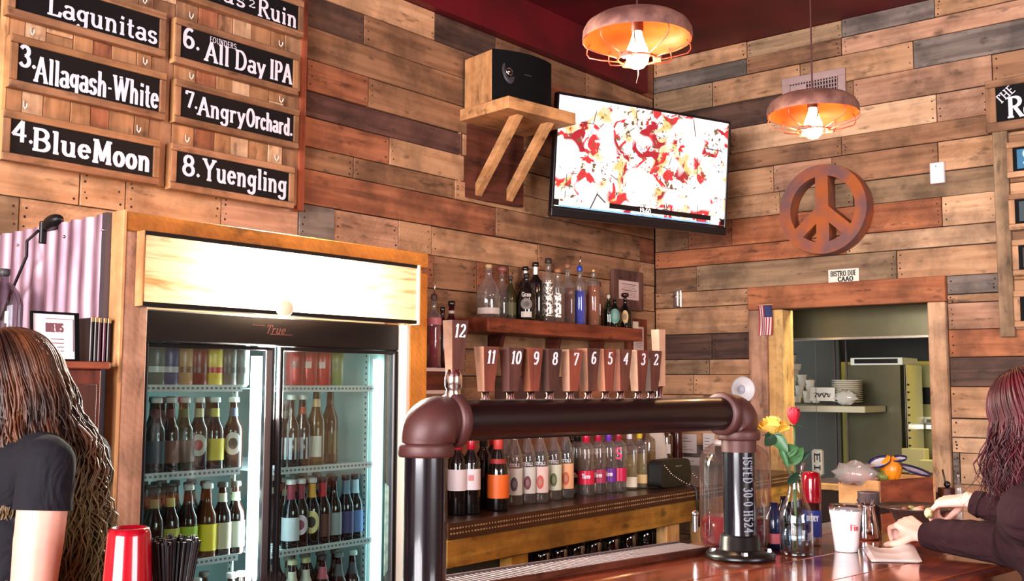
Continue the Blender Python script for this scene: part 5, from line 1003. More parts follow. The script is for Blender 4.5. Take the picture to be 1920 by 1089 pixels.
m = MB(); m.tube([(.985, yc+.02, CZ+.012), (1.009, yc+.03, CZ-.005), (1.012, yc+.035, CZ-.08), (1.012, yc+.05, CZ-.19)], .007, 6); m.build('strap', LEA, pu)
# ================================================================ liquor shelf
SZ = 1.832; sy0_, sy1_ = yat(915, .25, 1.8), yat(1205, .25, 1.8)
ls = thing('liquor_shelf', 'thick red-brown wood wall shelf crowded with liquor bottles', 'shelf', (.01, (sy0_+sy1_)/2, SZ-.06))
MB().cbox((.012, sy0_, SZ-.075), (.25, sy1_, SZ), .004).build('shelf_board', wood('cherry', 'y', .5), ls)
for f in (.2, .55, .85):
    y = sy0_+(sy1_-sy0_)*f; MB().prism([(0, 0), (.09, 0), (.07, -.07), (0, -.08)], Matrix(((1, 0, 0, .012), (0, 0, 1, y), (0, 1, 0, SZ-.0765), (0, 0, 0, 1))), .03).build('bracket', wood('maroon', 'x'), ls)
def sput(px, x=.15): return (x, yat(px, x, SZ+.08), SZ+.001)
AMB = glass('amber_spirit', (214, 112, 36), .3, .03, .45); BRN_L = glass('brown_spirit', (140, 70, 46), .3, .03, .5)
CORK = pm((196, 160, 110), .8); GOLDC = mat('gold_cap', (206, 150, 100), .3, metal=.7); WSH = mat('silver_cap', (226, 200, 190), .25, metal=.6)
bottle('liquor_bottle', 'broad shouldered clear bottle with a cork ball, first on the liquor shelf', sput(916, .14), 'squat', CLEAR, [(.08, .2, pm((206, 190, 180)), 1.0)], liquid=CLIQ, fill=.4, wide=1.25, size=1.18, stopper=('cork', CORK))
bottle('liquor_bottle', 'faint clear bottle with a mauve bell stopper, second on the liquor shelf', sput(941, .09), 'squat', CLEAR, liquid=CLIQ, fill=.35, wide=.9, size=1.12, stopper=('knob', pm((150, 90, 84), .3)))
bottle('liquor_bottle', 'short olive bottle with a dark oval label behind the black one', sput(957, .13), 'squat', mat('olive_glass', (52, 48, 26), .1), [(.12, .4, pm((84, 80, 48)), 1.)], cap=pm((50, 44, 40)), wide=.66, size=1.05)
bottle('liquor_bottle', 'black bottle with white script and a pale oval patch', sput(987, .19), 'squat', DARKG, [(.06, .18, pm((206, 196, 186)), .55)], cap=pm((30, 26, 26)), caph=.08, emblem=(.34, .62, .12, pm((120, 112, 106)), pm((70, 64, 60))), text=('Gran', .5, .022, pm((196, 186, 176)), .05), wide=1.0, size=1.12, neck=None)
bottle('liquor_bottle', 'dark bottle with a silver neck peeking over the black scripted one', sput(985, .06), 'straight', DARKG, [(.80, .93, WSH)], cap=DARKG, size=1.02)
bottle('liquor_bottle', 'tall black rounded bottle with a chrome neck and dark cap', sput(1004, .13), 'square', DARKG, [(.80, .93, WSH)], cap=DARKG, wide=1.0, size=1.08, sq=3)
bottle('liquor_bottle', 'clear bottle with shiny foil-like print and a dark cap, beside the black one', sput(1028, .16), 'straight', CLEAR, [(.1, .62, blotchy('foil_print', (236, 230, 220), (84, 66, 54), 75, .3, .4, .1, .46, .54), .75)], cap=pm((44, 30, 26)), liquid=CLIQ, size=1.17, caph=.07)
bottle('liquor_bottle', 'clear bottle with a wooden cap and foil-like print, in the middle', sput(1046, .19), 'straight', CLEAR, [(.1, .55, blotchy('foil_print', (236, 230, 220), (84, 66, 54), 75, .3, .4, .1, .46, .54), .5)], liquid=BRN_L, cap=pm((170, 110, 70)), size=.98, caph=.06)
bottle('liquor_bottle', 'clear square bottle of brown spirit with a wooden cap', sput(1064, .15), 'square', CLEAR, liquid=BRN_L, cap=pm((150, 96, 64)), sq=4, size=1.12, caph=.06, fill=.6)
bottle('liquor_bottle', 'clear bottle with a cobalt blue core and a metal pouring spout', sput(1087, .17), 'tall', CLEAR, liquid=BLUEG, fill=.62, stopper=('pourer', pm((44, 70, 170), .3)), size=.95)
bottle('liquor_bottle', 'clear square bottle of amber spirit just left of the tall capped one', sput(1100, .12), 'square', CLEAR, liquid=AMB, fill=.66, sq=4, size=.92)
bottle('liquor_bottle', 'tall slim bottle of orange spirit with a coppery cap', sput(1113, .18), 'tall', CLEAR, liquid=AMB, fill=.7, cap=GOLDC, caph=.06, size=1.0)
bottle('liquor_bottle', 'thin amber bottle with a dark cap behind the orange spirit', sput(1123, .10), 'tall', CLEAR, liquid=AMB, fill=.7, cap=pm((90, 40, 26)), caph=.1, size=.82, wide=.8)
bottle('liquor_bottle', 'small teal glass bottle with a white cap', sput(1141, .17), 'squat', TEALG, cap=pm((216, 206, 190)), caph=.1, wide=.62, size=.86, liquid=TEALG)
bottle('liquor_bottle', 'squat dark bottle with a large teal oval label', sput(1153, .20), 'squat', DARKG, emblem=(.38, .86, .26, pm((84, 130, 116)), pm((110, 150, 134))), wide=.72, size=.76)
bottle('liquor_bottle', 'black round bottle with a mushroom stopper and a gold oval label', sput(1172, .19), 'squat', DARKG, emblem=(.38, .5, .22, pm((206, 168, 110)), pm((150, 116, 76))), stopper=('knob', pm((52, 22, 20), .2)), wide=.8, size=.80)
m = MB(); p = sput(1191, .2); m.cbox((p[0], p[1]-.03, p[2]), (p[0]+.004, p[1]+.03, p[2]+.045), .001); solo('price_card', m, pm((226, 206, 186)), 'small blank cream card standing at the end of the liquor shelf', 'card')
# lower shelf and bottles behind the first tap handle
L2Z = on(830, 690, 'x', .22).z
s2 = thing('short_shelf', 'short white fronted shelf holding red bottles just right of the cooler surround', 'shelf', (.01, -2.6, L2Z-.05))
ya, yb2 = FY1+.03, yat(846, .24, L2Z)
MB().cbox((.012, ya, L2Z-.12), (.24, yb2, L2Z), .003).build('shelf_board', wood('maroon', 'y', .5), s2)
m = MB(); m.box((.2405, ya, L2Z-.016), (.243, yb2, L2Z)).box((.2405, ya, L2Z-.12), (.243, yb2, L2Z-.104)); m.build('edge_strip', pm((226, 196, 190)), s2)
bottle('liquor_bottle', 'clear bottle of red liqueur with a spout, right of the cooler surround', (.17, yat(813, .17, L2Z+.1), L2Z+.001), 'tall', CLEAR, [(.62, .72, pm((206, 120, 130)))], liquid=mat('red_liqueur', (150, 20, 50), .1), fill=.6, stopper=('pourer', pm((60, 30, 30))), size=1.0)
bottle('liquor_bottle', 'thin dark bottle between the red liqueur and the black-capped one', (.12, yat(829, .12, L2Z+.1), L2Z+.001), 'tall', mat('dark_red_glass', (52, 12, 18), .1), cap=DARKG, size=.9, wide=.8)
bottle('liquor_bottle', 'dark bottle with a black cap and a pale ring, behind the tallest tap handle', (.16, yat(846, .16, L2Z+.1), L2Z+.001), 'wine', mat('dark_red_glass', (52, 12, 18), .1), [(.82, .86, pm((206, 190, 180)))], cap=DARKG, size=1.05)
p = put(806, 1.35, .84); m = MB(); q = Vector((.62, FY1+.07, CZ+.001)); m.lathe([(.05, 0), (.06, .01), (.07, .25), (.074, .55), (.07, .75), (.05, .85), (.001, .87)], tuple(q), 20); solo('cup_stack', m, mat('ivory_plastic', (206, 186, 172), .6), 'tall ivory dispenser column peeping from behind the cooler surround', 'dispenser')
# ================================================================ the bar
BARZ = 1.03
P0 = Vector((2.247, -3.20, 0)); BU = Vector((.162, .9868, 0)); BV = Vector((.9868, -.162, 0)); BANG = math.atan2(BU.y, BU.x)-PI/2
def bw(u, v, z): return P0+BU*u+BV*v+Vector((0, 0, z))
BM = Matrix(((BV.x, BU.x, 0, P0.x), (BV.y, BU.y, 0, P0.y), (0, 0, 1, 0), (0, 0, 0, 1)))     # local x = v, y = u
def bp(px, py, z=BARZ): return on(px, py, 'z', z)
bar = thing('bar_counter', 'glossy red-brown wood bar top running from the lower edge towards the hatch', 'bar', (P0.x, P0.y, 0))
def bbox(u0, u1, v0, v1, z0, z1, c=.004): m = MB(); m.T = BM; return m.cbox((v0, u0, z0), (v1, u1, z1), c)
for i, (a, b) in enumerate(((-.258, -.10), (-.098, .12), (.122, .34), (.342, .50))): bbox(-2.1, 1.72, a, b, BARZ-.045, BARZ, .002).build('top_board', wood('bartop', 'y', .15, gloss=.9), bar)
bbox(-2.1, 1.72, .502, .545, BARZ-.05, BARZ, .01).build('edge_rail', wood('maroon', 'y', .2, gloss=.6), bar)
bbox(-2.05, 1.66, .06, .10, 0, BARZ-.046).build('front_panel', wood('maroon', 'z', .5), bar)
bbox(-2.05, -.9, -.2, -.17, .1, BARZ-.046).build('back_panel', wood('walnut', 'z', .5), bar)
bbox(1.5, 1.66, -.2, .059, 0, BARZ-.046).build('end_panel', wood('walnut', 'z', .5), bar)
# drip tray
dt = thing('drip_tray', 'long slatted metal drip tray let into the bar beneath the taps', 'drip tray', tuple(bw(-.5, -.17, BARZ)))
STE = mat('worn_steel', (104, 88, 90), .55, metal=.6)
bbox(-1.15, .03, -.245, -.235, BARZ+.001, BARZ+.016, .002).build('tray_edge', STE, dt)
bbox(-1.15, .03, -.1055, -.094, BARZ+.001, BARZ+.020, .003).build('wood_edge', wood('walnut', 'y', .25, gloss=.5), dt)
bbox(-1.15, .03, -.234, -.106, BARZ+.001, BARZ+.004, .001).build('tray_floor', mat('tray_dark', (34, 24, 26), .4), dt)
u = -1.14
while u < .025: bbox(u, u+.009, -.2345, -.1055, BARZ+.008, BARZ+.012, .001).build('slat', STE, dt); u += .0165
# ================================================================ tap tower of iron pipe
UL = -1.065; PZ = 1.422; PR = .0445
tw = thing('tap_tower', 'tap tower of thick dark iron pipe with two brown elbows, standing on the bar', 'tap tower', tuple(bw(UL/2, 0, BARZ)))
ELB = mat('brown_iron_fitting', (74, 38, 35), .5, metal=.2, noise=.12, nscale=14, bump=.12); PIPE = mat('black_iron_pipe', (20, 17, 24), .22, metal=.35, coat=.6, noise=.1); PIPEH = mat('maroon_iron_pipe', (24, 8, 9), .36, metal=.2, coat=.2)
def bT(u, v, z): return Matrix.Translation(bw(u, v, z)) @ Matrix.Rotation(BANG, 4, 'Z')
for u in (UL, 0):
    s = 1 if u == UL else -1; br = .048
    nm = 'left' if u == UL else 'right'
    m = MB(); m.cyl(bw(u, 0, BARZ+.03), bw(u, 0, PZ-br-.01), PR, seg=36); m.build('pillar', PIPE, tw)
    m = MB(); m.T = bT(u, 0, BARZ); m.lathe([(.001, .001), (.092, .001), (.094, .006), (.092, .016), (.062, .022), (.056, .028), (.054, .06), (.050, .064), (.001, .064)], seg=40); m.build('floor_flange', mat('black_flange', (26, 22, 22), .3, metal=.4), tw)
    for k in range(4):
        m = MB(); m.T = bT(u, 0, BARZ); a = rad(45+90*k); m.lathe([(.001, .026), (.009, .026), (.010, .018)], (.075*math.cos(a), .075*math.sin(a), 0), 6, smooth=False); m.build('bolt', CHROME, tw)
    pass
    # elbow, swept
    m = MB(); pts = []
    c = bw(u+s*br, 0, PZ-br)
    for k in range(13):
        a = rad(180-90*k/12); pts.append(c+BU*(s*br*math.cos(a))+Vector((0, 0, br*math.sin(a))))
    pts = [pts[0]-Vector((0, 0, .012))]+pts+[pts[-1]+BU*s*.022]
    rr = [.0505]+[.0505+.009*math.sin(PI*k/12) for k in range(13)]+[.0505]
    m.tube(pts, rr, 32); m.build('elbow', ELB, tw)
    m = MB(); m.T = bT(u, 0, PZ-br-.016); m.lathe([(.045, -.010), (.056, -.009), (.0585, -.004), (.0585, .012), (.056, .018), (.05, .02)], seg=40); m.build('collar', ELB, tw)
    T = Matrix.Translation(bw(u+s*(br+.022), 0, PZ)) @ Matrix.Rotation(BANG, 4, 'Z') @ Matrix.Rotation(-s*PI/2, 4, 'X')
    m = MB(); m.T = T; m.lathe([(.05, -.014), (.056, -.012), (.0585, -.008), (.0585, .008), (.0545, .012), (.045, .013)], seg=40); m.build('collar', ELB, tw)
m = MB(); m.cyl(bw(UL+.07, 0, PZ), bw(-.07, 0, PZ), PR, seg=36); m.build('cross_pipe', PIPEH, tw)
m = MB(); m.cyl(bw(0, 0, PZ-.105), bw(0, 0, PZ-.066), .0475, seg=36); m.build('sleeve', ELB, tw)
# stencilled writing down the right pillar
a0 = math.atan2(CAM.y-P0.y, CAM.x-P0.x)+.26
m = MB(); r_ = PR+.0006
def onpipe(p, q): return Vector((P0.x+r_*math.cos(a0+q/r_), P0.y+r_*math.sin(a0+q/r_), 1.306-p))
letter(m, 'ISTED 30-0 H524', onpipe, .027, .203, .13, .10, gap=.16, step=.004)
m.build('stencil_lettering', mat('stencil_grey', (120, 124, 134), .5), tw)
# ================================================================ tap handles
HC = {12: 'pink', 11: 'pink', 10: 'purple', 9: 'rust', 8: 'purple', 7: 'pink', 6: 'rust', 5: 'rust', 4: 'cherry', 3: 'pink', 2: 'walnut', 1: 'blond'}
HPX = {12: 851, 11: 911, 10: 957, 9: 996, 8: 1031, 7: 1069, 6: 1103, 5: 1135, 4: 1163, 3: 1196, 2: 1220, 1: 1236}
HL = {12: 'tallest and nearest wooden tap handle, numbered 12', 1: 'pale wooden tap handle rising behind the one numbered 2'}
NUM = mat('number_paint', (214, 206, 208), .5)
for n in range(12, 0, -1):
    u = -1.0
    if n == 1: HC[1] = 'pink'
    zc = 1.58
    for _ in range(30):
        f0 = proj(bw(u, 0, zc))[0]; f1 = proj(bw(u+.01, 0, zc))[0]; u += (HPX[n]-f0)/(f1-f0)*.01
    zb_ = PZ+PR-.004; zw = zb_+(.055 if n == 12 else .021); ht = {12: .118, 1: .145}.get(n, .098 if n > 6 else .102)
    if n == 12: zb_ += .012; zw += .0
    if n == 1: zw += .012
    m = MB(); m.T = bT(u, 0, 0)
    if n == 12: m.lathe([(.016, zb_-.02), (.017, zb_+.004), (.015, zb_+.012), (.019, zb_+.02), (.019, zb_+.04), (.015, zb_+.056), (.001, zb_+.057)], seg=20)
    else: m.lathe([(.010, zb_-.004), (.011, zb_+.004), (.008, zb_+.008), (.009, zw+.001), (.001, zw+.002)], seg=16)
    fer = m
    lean = random.uniform(-.03, .04)
    def fr(p, q, z): return bw(u+p+lean*(z-zw), q, z)
    wb, wt, db, dt_ = (.013, .022, .0115, .0165) if n > 1 else (.010, .012, .010, .013)
    m = MB(); vs = []
    for z, a, b in ((zw, wb, db), (zw+ht, wt, dt_)):
        for sx, sy in ((-1, -1), (1, -1), (1, 1), (-1, 1)): vs.append(fr(sx*a, sy*b, z))
    m.add(vs, [(3, 2, 1, 0), (4, 5, 6, 7), (0, 1, 5, 4), (2, 3, 7, 6), (1, 2, 6, 5), (3, 0, 4, 7)])
    # near side shows the wood edge, shade on the front put into darker wood
    t = m.build('tap_handle', wood(HC[n], 'z', .45), tw, label=HL.get(n, 'tapered wooden tap handle numbered %d' % n))
    fer.build('ferrule', CHROME, t)
    m = MB(); e = .0012
    m.add([fr(-wb+.0006, db+e, zw+.0006), fr(wb, db+e, zw+.0006), fr(wt, dt_+e, zw+ht-.0006), fr(-wt+.0006, dt_+e, zw+ht-.0006), fr(-wb+.0006, db, zw), fr(wb, db, zw), fr(wt, dt_, zw+ht), fr(-wt+.0006, dt_, zw+ht)], [(0, 1, 2, 3), (4, 5, 1, 0), (6, 7, 3, 2), (5, 6, 2, 1), (7, 4, 0, 3)])
    m.build('front_face', wood('pink' if n == 1 else ('maroon' if n % 2 else 'walnut'), 'z', .45), t)
    if n == 1: continue
    s = str(n); m = MB(); hN = .027
    wd = hN*text_w(s, .08)*.95
    def nf(p, q):
        z = zw+ht-.036+q; k = (z-zw)/ht; return bw(u+p-wd/2+lean*(z-zw), db+(dt_-db)*k+.0018, z)
    letter(m, s, nf, hN, wd, .2, .09, slant=.12, gap=.08); m.build('number', NUM, t)
# taps on the bar side of the pipe
# ================================================================ hanging lamps
SHO = blotchy('lamp_rust_outside', (150, 106, 92), (104, 66, 60), 14, .6, .4, .3); SHI = mat('lamp_copper_inside', (222, 88, 34), .5, metal=.2, noise=.2, nscale=22)
BULB = mat('bulb_glow', (255, 220, 170), .3, emit=(255, 206, 132), estr=22); CAGE = mat('cage_wire', (196, 104, 80), .35, metal=.7)
def pendant(px, py, depth, lb, diam=.355, cord=True, power=17):
    c = deep(px, py, depth); R = diam/2; z0 = c.z; h = .085
    t = thing('pendant_lamp', lb, 'lamp', (c.x, c.y, z0+h+.06), group='caged rusty pendant lamps')
    m = MB(); m.lathe([(R, 0), (R*1.005, .006), (R*.995, .03), (R*.93, .052), (R*.78, .070), (R*.5, .080), (R*.22, .084), (R*.1, .09), (.006, .10)], tuple(c), 44); m.build('shade', SHO, t)
    m = MB(); m.lathe([(R*.985, .001), (R*.975, .028), (R*.91, .049), (R*.76, .066), (R*.5, .078), (.001, .082)], tuple(c), 44); m.build('shade_lining', SHI, t)
    m = MB(); m.lathe([(.02, .08), (.021, .03), (.018, .028)], tuple(c), 18); m.build('socket', mat('socket_brown', (84, 46, 30), .5), t)
    m = MB(); m.lathe([(.0135, .04), (.016, .02), (.022, .0), (.034, -.03), (.038, -.052), (.034, -.074), (.02, -.09), (.001, -.095)], tuple(c), 22); m.build('bulb', BULB, t)
    r2_ = R*.36; zc_ = -.062
    m = MB(); m.tube([(c.x+r2_*math.cos(a), c.y+r2_*math.sin(a), c.z+zc_) for a in [2*PI*i/28 for i in range(28)]], .0035, 6, closed=True); m.build('cage_ring', CAGE, t)
    for k in range(10):
        a = 2*PI*k/10+.2; ca, sa = math.cos(a), math.sin(a); m = MB()
        m.tube([(c.x+q*ca, c.y+q*sa, c.z+z) for q, z in ((R*.93, .012), (R*1.0, -.004), (R*1.01, -.02), (R*.95, -.034), (R*.7, -.048), (r2_, zc_))], .0024, 5); m.build('cage_wire', CAGE, t)
    for k in range(3):
        a = 2*PI*k/3+.5; T = Matrix.Translation((c.x+r2_*math.cos(a), c.y+r2_*math.sin(a), c.z+zc_)) @ Matrix.Rotation(a, 4, 'Z'); m = MB(); m.cbox((-.014, -.02, -.008), (.014, .02, .008), .003, T=T); m.build('clip', SHO, t)
    m = MB(); m.cyl((c.x, c.y, z0+.098), (c.x, c.y, CEIL-.001), .0035, seg=8); m.lathe([(.03, CEIL-.02-z0), (.032, CEIL-.001-z0)], tuple(c), 14); m.build('cord', mat('cord_dark', (62, 20, 18), .7), t)
    if px < 1300:
        m = MB(); m.tube([(c.x, c.y, z0-.075), (c.x+.004, c.y, z0-.11), (c.x-.004, c.y, z0-.14)], .0016, 5); m.build('pull_chain', CHN, t)
    l = D.lights.new('bulb_light', 'POINT'); l.energy = power; l.color = (1, .62, .3); l.shadow_soft_size = .035
    lo = D.objects.new('bulb_light', l); COL.objects.link(lo); lo.location = (c.x, c.y, c.z-.10)
    l = D.lights.new('bulb_light', 'POINT'); l.energy = power*.16; l.color = (1, .62, .3); l.shadow_soft_size = .03
    lo = D.objects.new('bulb_light', l); COL.objects.link(lo); lo.location = (c.x, c.y, c.z-.045)
pendant(1195, 76, 3.35, 'caged rusty pendant lamp, the larger and nearer one in front of the television', .355)
pendant(1524, 216, 4.06, 'caged rusty pendant lamp, farther right in front of the air vent', .352)
# ================================================================ things on the bar
def baser(px, py): p = bp(px, py); return (p.x, p.y, BARZ+.001), proj(p)[2]
# red cup stack and straws at the lower left
p = bp(240, 1089, BARZ); p = Vector((deep(240, 1060, 1.80).x, deep(240, 1060, 1.80).y, BARZ+.001))
REDP = mat('red_plastic', (150, 5, 26), .16, coat=.5)
t = thing('red_tumbler', 'glossy red plastic tumbler stood upside down at the lower left', 'cup', tuple(p))
zt_ = deep(240, 990, 1.80).z-BARZ
m = MB(); m.lathe([(.047, 0), (.0475, .004), (.043, .09), (.0365, zt_-.012), (.033, zt_-.002), (.029, zt_), (.027, zt_-.006), (.001, zt_-.006)], tuple(p), 36); m.build('cup_wall', REDP, t)
m = MB(); m.lathe([(.0475, .0), (.0495, .002), (.0495, .008), (.0472, .010)], tuple(p), 36); m.build('lip', REDP, t)
p = Vector((deep(322, 1060, 1.86).x, deep(322, 1060, 1.86).y, BARZ+.001)); zt_ = deep(322, 1010, 1.86).z-BARZ
t = thing('straw_holder', 'black caddy holding a bunch of black straws, right of the red tumbler', 'straw holder', tuple(p))
STR = mat('black_straw', (16, 14, 18), .25); PB = mat('black_plastic', (14, 12, 14), .3)
m = MB(); m.T = Matrix.Translation(p) @ Matrix.Rotation(BANG, 4, 'Z'); m.cbox((-.036, -.036, 0), (.036, .036, .11), .004); m.build('caddy', PB, t)
for i in range(80):
    x, y = random.uniform(-.031, .031), random.uniform(-.031, .031); m = MB()
    m.cyl(p+Vector((x*.7, y*.7, .06)), p+Vector((x*1.25, y*1.25, zt_+random.uniform(-.008, .004))), .0033, seg=6); m.build('straw', STR, t)
p = Vector((deep(497, 1085, 2.0).x, deep(497, 1085, 2.0).y, BARZ+.001)); zt_ = deep(497, 1073, 2.0).z-BARZ
t = thing('bristle_brush', 'dark bristled glass-washing brush poking up at the bottom edge', 'brush', tuple(p))
m = MB(); m.T = Matrix.Translation(p) @ Matrix.Rotation(BANG, 4, 'Z'); m.cbox((-.05, -.05, 0), (.05, .05, .03), .006); m.build('base', PB, t)
m = MB()
for i in range(700):
    x, y = random.uniform(-.046, .046), random.uniform(-.046, .046); q = p+Vector((x, y, .028)); e = p+Vector((x*1.15+random.uniform(-.01, .01), y*1.15+random.uniform(-.01, .01), zt_-(x*x+y*y)*8+random.uniform(-.012, .008)))
    d_ = Vector((.0012, .0, 0)); m.add([q-d_, q+d_, e], [(0, 1, 2)])
b = m.build('bristle', pm((34, 20, 22), .6), t); b['kind'] = 'stuff'
# big glass jar with red drink behind the right pillar
q = bp(1381, 1034); 
dirv = (Vector((q.x, q.y, 0))-Vector((CAM.x, CAM.y, 0))).normalized(); q = P0+dirv*.20; q.z = BARZ+.001
dj = proj(q)[2]; k = dj/F_PX; rj = 132*k/2; hj = (1033-842)*k
cxj = deep(1379, 950, dj); jp = (cxj.x, cxj.y, BARZ+.001)
t = thing('drink_jar', 'big clear glass drink jar with red drink, standing behind the right pipe pillar', 'jar', jp)
m = MB(); m.lathe([(rj*.9, 0), (rj*.98, .012), (rj, .03), (rj, hj*.82), (rj*.93, hj*.92), (rj*.72, hj*.98), (rj*.62, hj), (rj*.60, hj)], jp, 36); m.build('glass_wall', glass('jar_glass', (228, 216, 210), .9, .03, .02), t)
m = MB(); m.lathe([(.001, .008), (rj*.93, .01), (rj*.96, .03), (rj*.96, hj*.285), (.001, hj*.285)], jp, 36); m.build('red_drink', mat('red_drink', (120, 3, 14), .15, spec=.3), t)
m = MB(); m.lathe([(rj*.60, hj*.985), (rj*.60, hj*1.04), (rj*.2, hj*1.06), (.02, hj*1.07), (.001, hj*1.07)], jp, 30); m.build('lid', STE, t)
q = deep(1304, 1008, dj*.985); m = MB(); m.tube([Vector((q.x, q.y, BARZ+.08))+dirv*.03, Vector((q.x, q.y, BARZ+.075))], .008, 8); m.cyl((q.x, q.y, BARZ+.05), (q.x, q.y, BARZ+.095), .009, seg=12); m.ball((q.x, q.y, BARZ+.10), .011, 10); m.build('spigot', CHROME, t)
# vase with two roses
(vx, vy, vz), dv = baser(1494, 1040); k = dv/F_PX
t = thing('rose_vase', 'clear bottle-shaped glass vase half full of water, holding a yellow and a red rose', 'vase', (vx, vy, vz))
hv = (1040-868)*k; rv_ = 31*k
VG = glass('vase_glass', (236, 240, 242), 1.0, .06)
vp = [(rv_*.9, 0), (rv_, .008), (rv_, hv*.38), (rv_*.94, hv*.46), (rv_*.62, hv*.60), (rv_*.42, hv*.72), (rv_*.40, hv*.84), (rv_*.62, hv*.96), (rv_*.78, hv)]
m = MB(); m.lathe(vp, (vx, vy, vz), 30); m.build('glass_wall', VG, t)
m = MB(); m.lathe([(.001, .004), (rv_*.92, .008), (rv_*.94, hv*.34), (.001, hv*.34)], (vx, vy, vz), 26); m.build('water', glass('water', (206, 220, 228), .6, .10), t)
m = MB(); m.lathe([(.001, .0), (rv_*.92, .001), (rv_*.9, .007), (.001, .008)], (vx, vy, vz), 26); m.build('thick_base', glass('thick_glass', (190, 200, 204), .8, .25), t)
V0 = Vector((vx, vy, vz)); GRN = mat('rose_stem', (64, 96, 46), .5); LEAF = mat('rose_leaf', (54, 98, 54), .45, noise=.15, nscale=60); LEAFD = mat('rose_leaf_dark', (20, 48, 30), .45)
ry = deep(1449, 797, dv+.0); rr_ = deep(1489, 782, dv+.02)
for nm, hd, col, col2, sz, open_, lb in (('rose', ry, (240, 190, 66), (246, 206, 104), .034, 1, 'open yellow rose leaning left out of the vase'), ('rose', rr_, (190, 14, 40), (140, 8, 34), .030, 0, 'closed red rose upright in the vase')):
    r = thing(nm, lb, 'flower', tuple(hd))
    base = V0+Vector((random.uniform(-.01, .01), random.uniform(-.01, .01), .012)); nk = V0+Vector((0, 0, hv*.8)); nk = nk+(Vector((hd.x, hd.y, 0))-Vector((V0.x, V0.y, 0)))*.1
    m = MB(); m.tube([base, base.lerp(nk, .5)+Vector((.004, 0, 0)), nk, nk.lerp(hd, .6), hd-Vector((0, 0, sz*.6))], .0026, 7); m.build('stem', GRN, r)
    for ring, (cnt, rr0, hh0, out) in enumerate(((3, .28, 1.0, .0), (4, .46, 1.0, .05), (5, .66, .94, .15), (6, .84, .84, .26), (6, .98, .66, .34)) if open_ else ((3, .3, 1.1, -.1), (4, .5, 1.08, -.12), (5, .66, 1.0, -.1))):
        for i in range(cnt):
            a = 2*PI*i/cnt+ring*.7; m = MB(); vs = []; nn = 6
            for j in range(nn+1):
                v = j/nn
                for l in range(nn+1):
                    uu = l/nn-.5; w_ = math.sin(PI*min(1, v*.58+.14))**.7*1.3*PI/cnt; ang = a+uu*2*w_
                    rad_ = sz*rr0*(math.sin(v*PI*.55)**.7)*(1+out*v*v+.08*math.sin(5*uu+i)); z = sz*(-.75+1.5*v*hh0-.30*abs(uu*2)**3*v-out*.6*v**3)
                    vs.append(hd+Vector((rad_*math.cos(ang), rad_*math.sin(ang), z)))
            m.add(vs, [(j*(nn+1)+l, j*(nn+1)+l+1, (j+1)*(nn+1)+l+1, (j+1)*(nn+1)+l) for j in range(nn) for l in range(nn)], 0, True)
            m.build('petal', pm(col if (i+ring) % 2 else col2, .55), r)
    m = MB()
    for i in range(5):
        a = 2*PI*i/5; c_, s_ = math.cos(a), math.sin(a); b0_ = hd-Vector((0, 0, sz*.75)); m.add([b0_, b0_+Vector((c_*sz*.5-s_*sz*.18, s_*sz*.5+c_*sz*.18, .002)), b0_+Vector((c_*sz*.9, s_*sz*.9, -.004)), b0_+Vector((c_*sz*.5+s_*sz*.18, s_*sz*.5-c_*sz*.18, .002))], [(0, 1, 2, 3)])
    m.build('sepal', LEAF, r)
    if open_:
        LV = [((1450, 812), (1434, 836), .030, LEAFD, 1.5), ((1447, 812), (1478, 848), .03, LEAF, 1.), ((1466, 846), (1497, 838), .030, LEAF, 1.), ((1462, 838), (1478, 878), .014, LEAF, 1.)]
    else: LV = [((1480, 868), (1506, 838), .030, LEAF, 1.), ((1492, 866), (1520, 846), .016, LEAFD, 1.), ((1480, 905), (1496, 884), .02, LEAFD, 1)]
    for (ax_, ay_), (bx_, by_), wdt, mt, _ in LV:
        a = deep(ax_, ay_, dv-.005); b = deep(bx_, by_, dv-.03); d_ = b-a; a = a-d_*.15; d_ = b-a; sd = d_.cross(FW).normalized(); m = MB(); vs = []; nn = 8
        for j in range(nn+1):
            v = j/nn; w_ = wdt*.62*(math.sin(PI*v**.85)**.8)
            for e_, dd in ((-1, .004), (0, -.002), (1, .004)): vs.append(a+d_*v+sd*(w_*e_)-FW*(dd*math.sin(PI*v)*2))
        m.add(vs, [(j*3+l, j*3+l+1, (j+1)*3+l+1, (j+1)*3+l) for j in range(nn) for l in range(2)], 0, True); m.build('leaf', mt, r)
# foam cup
(cx_, cy_, cz_), dc = baser(1587, 1033); k = dc/F_PX
t = thing('foam_cup', 'white foam cup with a clear lid and small red print on the bar', 'cup', (cx_, cy_, cz_)); hc = (1036-958)*k; rt_, rb_ = 29.5*k, 21*k
FOAM = mat('white_foam', (238, 232, 234), .6)
m = MB(); m.lathe([(.001, .0), (rb_, .0), (rb_*1.01, .002), (rb_+(rt_-rb_)*.85, hc*.85), (rt_, hc*.9), (rt_, hc), (rt_*.94, hc)], (cx_, cy_, cz_), 34); m.build('cup_wall', FOAM, t)
m = MB(); m.lathe([(rt_*1.04, hc*.97), (rt_*1.05, hc*1.03), (rt_*.96, hc*1.05), (rt_*.92, hc*1.1), (.001, hc*1.1)], (cx_, cy_, cz_), 34); m.build('lid', glass('lid_plastic', (236, 234, 236), .7, .3), t)
ph = cam_ang(cx_, cy_); m = MB(); rr0 = (rb_+rt_)/2*1.06
def oncup(p_, q_): rr = rb_+(rt_-rb_)*(q_/(hc*.85))+.0006; return Vector((cx_+rr*math.cos(ph+p_/rr), cy_+rr*math.sin(ph+p_/rr), cz_+q_))
letter(m, 'Fin', lambda p_, q_: oncup(p_+.012, q_+hc*.52), .016, None, .24, .14); m.build('print', pm((206, 70, 80)), t)
m = MB()
